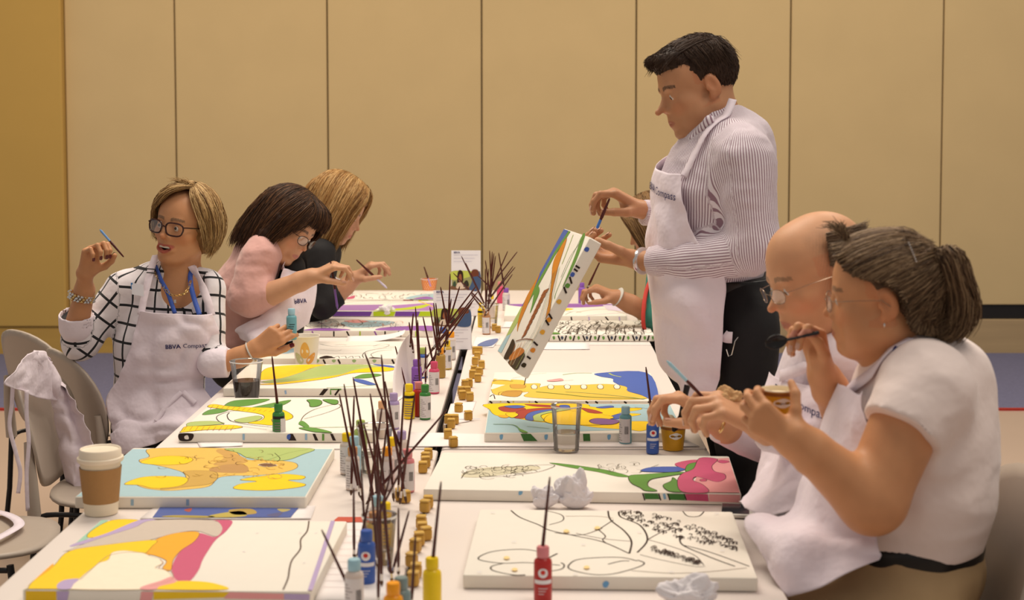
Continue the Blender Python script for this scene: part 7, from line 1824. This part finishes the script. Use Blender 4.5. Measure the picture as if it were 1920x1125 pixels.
    # apron over front and lap
    rows = [[(1612, 735, 3.04), (1630, 740, 2.92), (1660, 740, 2.86)], [(1545, 810, 3.06), (1575, 820, 2.90), (1640, 825, 2.82)], [(1508, 880, 3.04), (1545, 890, 2.88), (1625, 900, 2.80)],
            [(1480, 960, 3.0), (1530, 975, 2.86), (1640, 985, 2.80)], [(1400, 975, 3.02), (1490, 1010, 2.84), (1650, 1030, 2.78)], [(1425, 1040, 2.92), (1500, 1060, 2.80), (1655, 1040, 2.78)], [(1478, 1122, 2.80), (1540, 1100, 2.76), (1650, 1050, 2.77)]]
    bodysd = SDF(); bodysd.p = sh.p[:7] + tr.p
    cloth('apron', rows, [bodysd], WHITE_CLOTH, root, org, off=.007, nu=10, nv=7, wr=.02, wscale=9, seed=15)
    strap('apron_strap', [(1604, 745, 3.0), (1640, 700, 2.90), (1672, 660, 2.88), (1700, 635, 2.90)], .028, WHITE_CLOTH, root, org, [sh, hs], .005)
    m = MB(); m.box(tuple(Pn(1679, 655, 2.868) - org), (.012, .002, .010), INK, rot=Matrix.Rotation(-.9, 3, 'Y')); m.build('strap_print', parent=root)
    return root
woman_pony()
def spoon(bowl, h0, h1, Y, label, w=.030, L=.045, m_=None, Y1=None, nm='plastic_spoon'):
    a = P(*bowl, Y); b = P(*h0, Y); c = P(*h1, Y1 or Y); root = empty(nm, tuple(c)); tag(root, label, 'spoon'); mt_ = m_ or mat('black_plastic', (.012, .01, .01), .2)
    d = (b - a).normalized(); s_ = Vector((0, 0, 1)).cross(Vector((0, 1, 0))); up = d.cross(Vector((0, 1, 0))).normalized()
    m = MB(); vs = []; N = 10; K = 8
    for i in range(N + 1):
        t = i / N; wd = w / 2 * math.sin(PI * (.06 + .9 * t)) ** .7
        for k in range(K + 1):
            u = k / K * 2 - 1; vs.append(a - d * L / 2 + d * L * t + up * u * wd + Vector((0, -1, 0)) * (-.008 * (1 - u * u) * math.sin(PI * t)) - c)
    m.add(vs, [(i * (K + 1) + k, i * (K + 1) + k + 1, (i + 1) * (K + 1) + k + 1, (i + 1) * (K + 1) + k) for i in range(N) for k in range(K)], mt_); o = m.build('spoon_bowl', parent=root, smooth=True); o.modifiers.new('s', 'SOLIDIFY').thickness = .0015
    m = MB(); m.tube([a + d * L * .42 - c, b - c, Vector((0, 0, 0))], [.006, .005, .0075], 8, mt_, flat=.55); m.build('spoon_handle', parent=root, smooth=True)
    return root
spoon((1456, 641), (1490, 634), (1535, 623), 2.98, 'black plastic spoon raised by the woman with the ponytail')
spoon((1268, 797), (1276, 780), (1289, 722), 3.48, 'dark plastic spoon dipped by the bald man into the gold cup', w=.018, L=.035)
g_ = P(1459, 785, 2.81); gold_cup(tuple(g_), 'gold ice cream cup held up by the woman with the ponytail', h=.056, rt=.0325, rb_=.025, ang=.15)

# ================================================================== tilted canvas held by the standing man
def held_canvas():
    # corners: top-left, top-right(front edge), bottom
    TL = P(1058, 427, 5.15); TR = P(1106, 447, 4.72); BL = P(932, 660, 5.25); 
    e1 = BL - TL; e2 = TR - TL
    e2 = e2 - e1 * (e2.dot(e1) / e1.dot(e1)); n = e2.cross(e1).normalized()
    L = .60; Wd = .46; u = e2.normalized(); d = e1.normalized()
    n = u.cross(d).normalized()
    if n.z < 0: n = -n
    return TL, u, d, n
# solve the pose by least squares on the four visible corners
def solve():
    tgt = {(0, 0): (1058, 427), (1, 0): (1106, 447), (0, 1): (932, 660), (1, 1): (968, 697)}
    best = None
    def proj(p):
        q = p - V(0, 0, H); d = q[1] * cp_ - q[2] * sp_; return V(CX + F * q[0] / d, CY - F * (q[1] * sp_ + q[2] * cp_) / d)
    def err(x):
        c = V(x[0], x[1], x[2]); a, b, g = x[3:6]
        Rm = np.array(Matrix.Rotation(g, 3, 'Z') @ Matrix.Rotation(b, 3, 'Y') @ Matrix.Rotation(a, 3, 'X'))
        e = []
        for (i, j), t in tgt.items():
            p = c + Rm @ V((j - .5) * -x[6], (i - .5) * -x[7], 0); e += list(proj(p) - V(*t))
        e += [(x[6] - .58) * 60, (x[7] - .45) * 60, (x[1] - 4.10) * 60]
        return np.array(e)
    x = np.array([.10, 4.15, 1.15, 0, -1.1, 0, .58, .45])
    lam = 1.0
    for it in range(200):
        e = err(x); J = np.stack([(err(x + np.eye(8)[k] * 1e-5) - e) / 1e-5 for k in range(8)], 1)
        dx = np.linalg.solve(J.T @ J + lam * np.eye(8), -J.T @ e)
        if (err(x + dx) ** 2).sum() < (e ** 2).sum(): x = x + dx; lam *= .6
        else: lam *= 2.5
    return x, err(x)
hx, he = solve()
Rm = Matrix.Rotation(hx[5], 3, 'Z') @ Matrix.Rotation(hx[4], 3, 'Y') @ Matrix.Rotation(hx[3], 3, 'X')
hr = empty('painted_canvas', (hx[0], hx[1], hx[2])); hr.rotation_euler = Rm.to_euler(); tag(hr, 'canvas with green and orange strokes held tilted by the standing man', 'painting')
HT = .036; Lh, Wh = hx[6], hx[7]
m = MB(); m.box((0, 0, -HT / 2), (Lh, Wh, HT), CANVAS, bev=.003); m.build('stretched_canvas', parent=hr, smooth=True)
hinv = (Matrix.Translation(Vector(hx[:3])) @ Rm.to_4x4()).inverted()
def on_plane(z=None, y=None):
    def f(px, py):
        o_ = hinv @ Vector((0, 0, H)); p_ = hinv @ (Vector((0, 0, H)) + ray(px, py)); d = p_ - o_
        t = (z - o_.z) / d.z if z is not None else (y - o_.y) / d.y
        q = o_ + d * t; q.x = max(-Lh / 2 + .002, min(Lh / 2 - .002, q.x))
        if z is not None: q.y = max(-Wh / 2 + .002, min(Wh / 2 - .002, q.y))
        else: q.z = max(-HT + .002, min(-.001, q.z))
        return q
    return f
zs = .0005
top_up = (hinv.to_3x3() @ (Vector((0, 0, H)) - Vector(hx[:3]))).z
HZ = zs if top_up > 0 else -HT - zs
A = Art(on_plane(z=HZ), (0, 0, 1 if top_up > 0 else -1))
A.poly([(1056, 429), (1066, 432), (1030, 490), (1000, 545), (980, 580), (974, 575), (1000, 525), (1030, 470)], Blu, False)
A.poly([(976, 572), (986, 578), (960, 622), (952, 632), (945, 640), (955, 610)], LGr, False); A.poly([(950, 630), (958, 626), (940, 662), (932, 660)], LBl, False)
A.poly([(1066, 433), (1070, 434), (1040, 480), (1010, 535), (990, 570), (985, 572), (1010, 525), (1040, 472)], Grn, False)
A.poly([(1060, 449), (1062, 452), (1050, 490), (1044, 510), (1036, 545), (1032, 580), (1028, 600), (1026, 598), (1030, 560), (1034, 525), (1036, 500), (1042, 480)], (215, 135, 35), True, Blk, .001)
A.poly([(1012, 513), (1004, 535), (990, 570), (975, 605), (970, 622), (972, 600), (985, 560), (1000, 530)], (205, 130, 40), True)
A.poly([(1093, 439), (1098, 441), (1080, 490), (1066, 525), (1058, 540), (1064, 515), (1078, 480)], Grn, True); A.line([(1090, 445), (1066, 495), (1044, 545), (1040, 560)], .004, Grn); A.line([(1095, 446), (1070, 480), (1052, 520)], .003, (60, 80, 40)); A.line([(1075, 440), (1060, 480), (1054, 495)], .005, LGr)
A.poly([(1005, 535), (998, 570), (994, 587), (1000, 575), (1012, 545)], Grn, True)
for i in range(9): A.poly([(1020 - i * 4.6, 545 + i * 10), (1030 - i * 5, 540 + i * 10), (1026 - i * 5, 548 + i * 10), (1014 - i * 4.6, 556 + i * 10)], (150, 85, 45), False)
for i in range(5): A.line([(1050 - i * 3, 500 + i * 3), (1030 - i * 6, 580 + i * 8), (1010 - i * 8, 640 + i * 4)], .0022, [(120, 140, 90), (90, 60, 40), (200, 150, 60)][i % 3])
A.poly([(962, 636), (966, 648), (955, 672), (945, 672), (955, 650)], (50, 38, 22)); A.poly([(960, 672), (972, 660), (985, 664), (978, 682), (968, 694), (952, 684)], (52, 44, 26))
A.poly([(962, 662), (975, 652), (984, 658), (975, 668), (960, 676), (955, 672)], (190, 115, 45)); A.line([(968, 640), (985, 636), (1005, 642)], .003, (110, 60, 35))
for i in range(4): A.line([(985 - i * 6, 640 + i * 2), (962 - i * 3, 685 + i * 1)], .004, [(225, 200, 160), (180, 110, 50)][i % 2])
A.line([(1004, 640), (986, 660), (968, 692)], .003, LGr)
A.mb.build('painted_design', parent=hr)
# near edge
HY = -Wh / 2 - .0006 if (hinv @ Vector((0, 0, H))).y < 0 else Wh / 2 + .0006
B = Art(on_plane(y=HY), (0, -1 if HY < 0 else 1, 0))
for q, c in (((1100, 467), Blu), ((1073, 514), Blu), ((1064, 535), Grn), ((1048, 565), (225, 175, 70)), ((1029, 599), (225, 150, 50)), ((1017, 622), (230, 170, 60)), ((999, 656), (220, 140, 50)), ((982, 684), (60, 50, 30))):
    B.poly([(q[0] - 5, q[1]), (q[0], q[1] - 4), (q[0] + 5, q[1] - 1), (q[0] + 2, q[1] + 5), (q[0] - 3, q[1] + 4)], c)
for a, b in (((1079, 498), (1087, 503)), ((1076, 504), (1083, 509)), ((1068, 519), (1072, 532)), ((1057, 538), (1062, 550)), ((1029, 588), (1035, 598)), ((1023, 600), (1029, 610)), ((999, 640), (1008, 648)), ((988, 668), (995, 673))): B.line([a, b], .005, Blk, False)
tag(B.mb.build('painted_side', parent=hr), kind='stuff')
# ------------------------------------------------------------------ chairs
def disc(mb, c, ex, ey, hx_, hy_, bend, p=2.6, rings=7, n=36, bx=0, m=None):
    vs = [c + bend(0, 0)]; fs = []
    for r in range(1, rings + 1):
        t = r / rings
        for k in range(n):
            a = 2 * PI * k / n; ca, sa = math.cos(a), math.sin(a)
            rr = t / ((abs(ca) ** p + abs(sa) ** p) ** (1 / p)); u, v = rr * ca, rr * sa
            vs.append(c + ex * u * hx_ + ey * v * hy_ + bend(u, v))
    for k in range(n): fs.append((0, 1 + k, 1 + (k + 1) % n))
    for r in range(rings - 1):
        for k in range(n):
            a = 1 + r * n + k; b = 1 + r * n + (k + 1) % n; fs.append((a, a + n, b + n, b))
    mb.add(vs, fs, m)
def chair(x, y, rot, label):
    root = empty('stacking_chair', (x, y, 0), rot); tag(root, label, 'chair', 'taupe plastic chairs around the tables')
    m = MB(); disc(m, Vector((0, 0, .455)), Vector((1, 0, 0)), Vector((0, 1, 0)), .215, .215, lambda u, v: Vector((0, 0, .012 * (u * u + v * v) - .03 * max(0, u - .6) ** 1.5 + .04 * max(0, -u - .7))), m=CHAIRM)
    o = m.build('seat', parent=root, smooth=True); s = o.modifiers.new('s', 'SOLIDIFY'); s.thickness = .012
    m = MB(); up = Vector((-.22, 0, 1)).normalized()
    disc(m, Vector((-.255, 0, .675)), Vector((0, 1, 0)), up, .225, .195, lambda u, v: Vector((.045 * u * u - .01 * v * v, 0, 0)), p=2.3, m=CHAIRM)
    o = m.build('backrest', parent=root, smooth=True); s = o.modifiers.new('s', 'SOLIDIFY'); s.thickness = .010
    for sy in (-1, 1):
        m = MB(); m.tube([(-.235, sy * .205, .66), (-.225, sy * .212, .55), (-.215, sy * .215, .42)], [.012, .019, .021], 12, CHAIRM); m.build('upright', parent=root, smooth=True)
        m = MB(); m.tube([(-.215, sy * .215, .43), (-.225, sy * .22, .22), (-.25, sy * .225, .008)], .010, 10, BLKMET); m.build('leg', parent=root, smooth=True)
        m = MB(); m.tube([(.16, sy * .20, .445), (.19, sy * .215, .22), (.215, sy * .22, .008)], .010, 10, BLKMET); m.build('leg', parent=root, smooth=True)
        m = MB(); m.tube(crom([(-.215, sy * .215, .40), (-.18, sy * .21, .435), (0, sy * .205, .430), (.16, sy * .20, .430)], 5), .008, 8, BLKMET); m.build('side_rail', parent=root, smooth=True)
    return root
chair(-1.56, 4.17, 0, 'empty taupe chair at the lower left with its seat beside the table corner')
chair(-1.295, 4.72, 0, 'taupe chair with a white apron thrown over its back')
chair(-1.36, 5.22, .62, 'taupe chair under the laughing woman, its rounded back toward the viewer')
chair(-1.69, 5.72, .85, 'empty taupe chair standing back from the tables at the far left')
chair(-1.17, 5.85, 0, 'taupe chair under the woman in pink')
chair(-1.02, 6.50, 0, 'taupe chair under the blonde woman in black')
c_ = chair(.675, 2.96, PI, 'taupe chair at the right edge under the woman with the ponytail'); c_.scale = (1.12, 1.05, 1.10)
chair(.74, 3.49, PI, 'taupe chair under the bald man')
chair(.82, 4.92, PI, 'empty taupe chair behind the bald man and the standing man')
chair(.66, 6.44, PI, 'taupe chair under the woman hidden behind the standing man')
# apron thrown over the chair back
def yb(px): return min(4.80, -1.52 * 2800 / (px - 990))
root = empty('draped_apron', tuple(P(80, 680, 4.4))); tag(root, 'white apron thrown over a chair back at the left with strings hanging', 'apron'); ro = A3(root.location)
rows = [[(20, 702), (45, 672), (66, 658), (78, 660)], [(12, 722), (48, 700), (80, 688), (95, 690)], [(42, 732), (62, 742), (85, 750), (108, 752)]]
ap1, _, _ = cloth('cloth_flap', [[(a, b, yb(a) - .06) for a, b in r] for r in rows], [], WHITE_CLOTH, root, ro, nu=8, nv=10, wr=.012, wscale=16, seed=5)
rows = [[(48, 664), (66, 656), (84, 662), (96, 678)], [(72, 692), (92, 700), (112, 708), (124, 724)], [(92, 745), (115, 752), (132, 758), (150, 768)], [(104, 800), (128, 802), (148, 808), (168, 818)],
        [(116, 850), (138, 858), (160, 862), (181, 880)], [(122, 898), (138, 908), (158, 915), (176, 922)], [(130, 922), (136, 932), (142, 936), (150, 924)]]
cloth('cloth_body', [[(a, b, yb(a) - .03 - .03 * (i % 2)) for i, (a, b) in enumerate(r)] for r in rows], [], WHITE_CLOTH, root, ro, nu=8, nv=8, wr=.020, wscale=13, seed=8)
for q in (((24, 720), (22, 760), (18, 800), (30, 850), (38, 885), (34, 925)), ((50, 732), (50, 780), (54, 830), (50, 890), (52, 958))):
    strap('apron_string', [(a, b, 4.44) for a, b in q], .012, WHITE_CLOTH, root, ro, [], up=(.3, -1, 0))
st_ = empty('cloth_strap', tuple(T(20, 985, .47))); tag(st_, 'white cloth strap lying on the seat at the lower left edge', 'strap')
strap('strap_band', [tuple(T(*q, .478)) for q in ((-30, 955), (5, 962), (28, 972), (36, 984), (20, 996), (-10, 1012))], .030, WHITE_CLOTH, st_, A3(st_.location), [], up=(0, 0, 1))
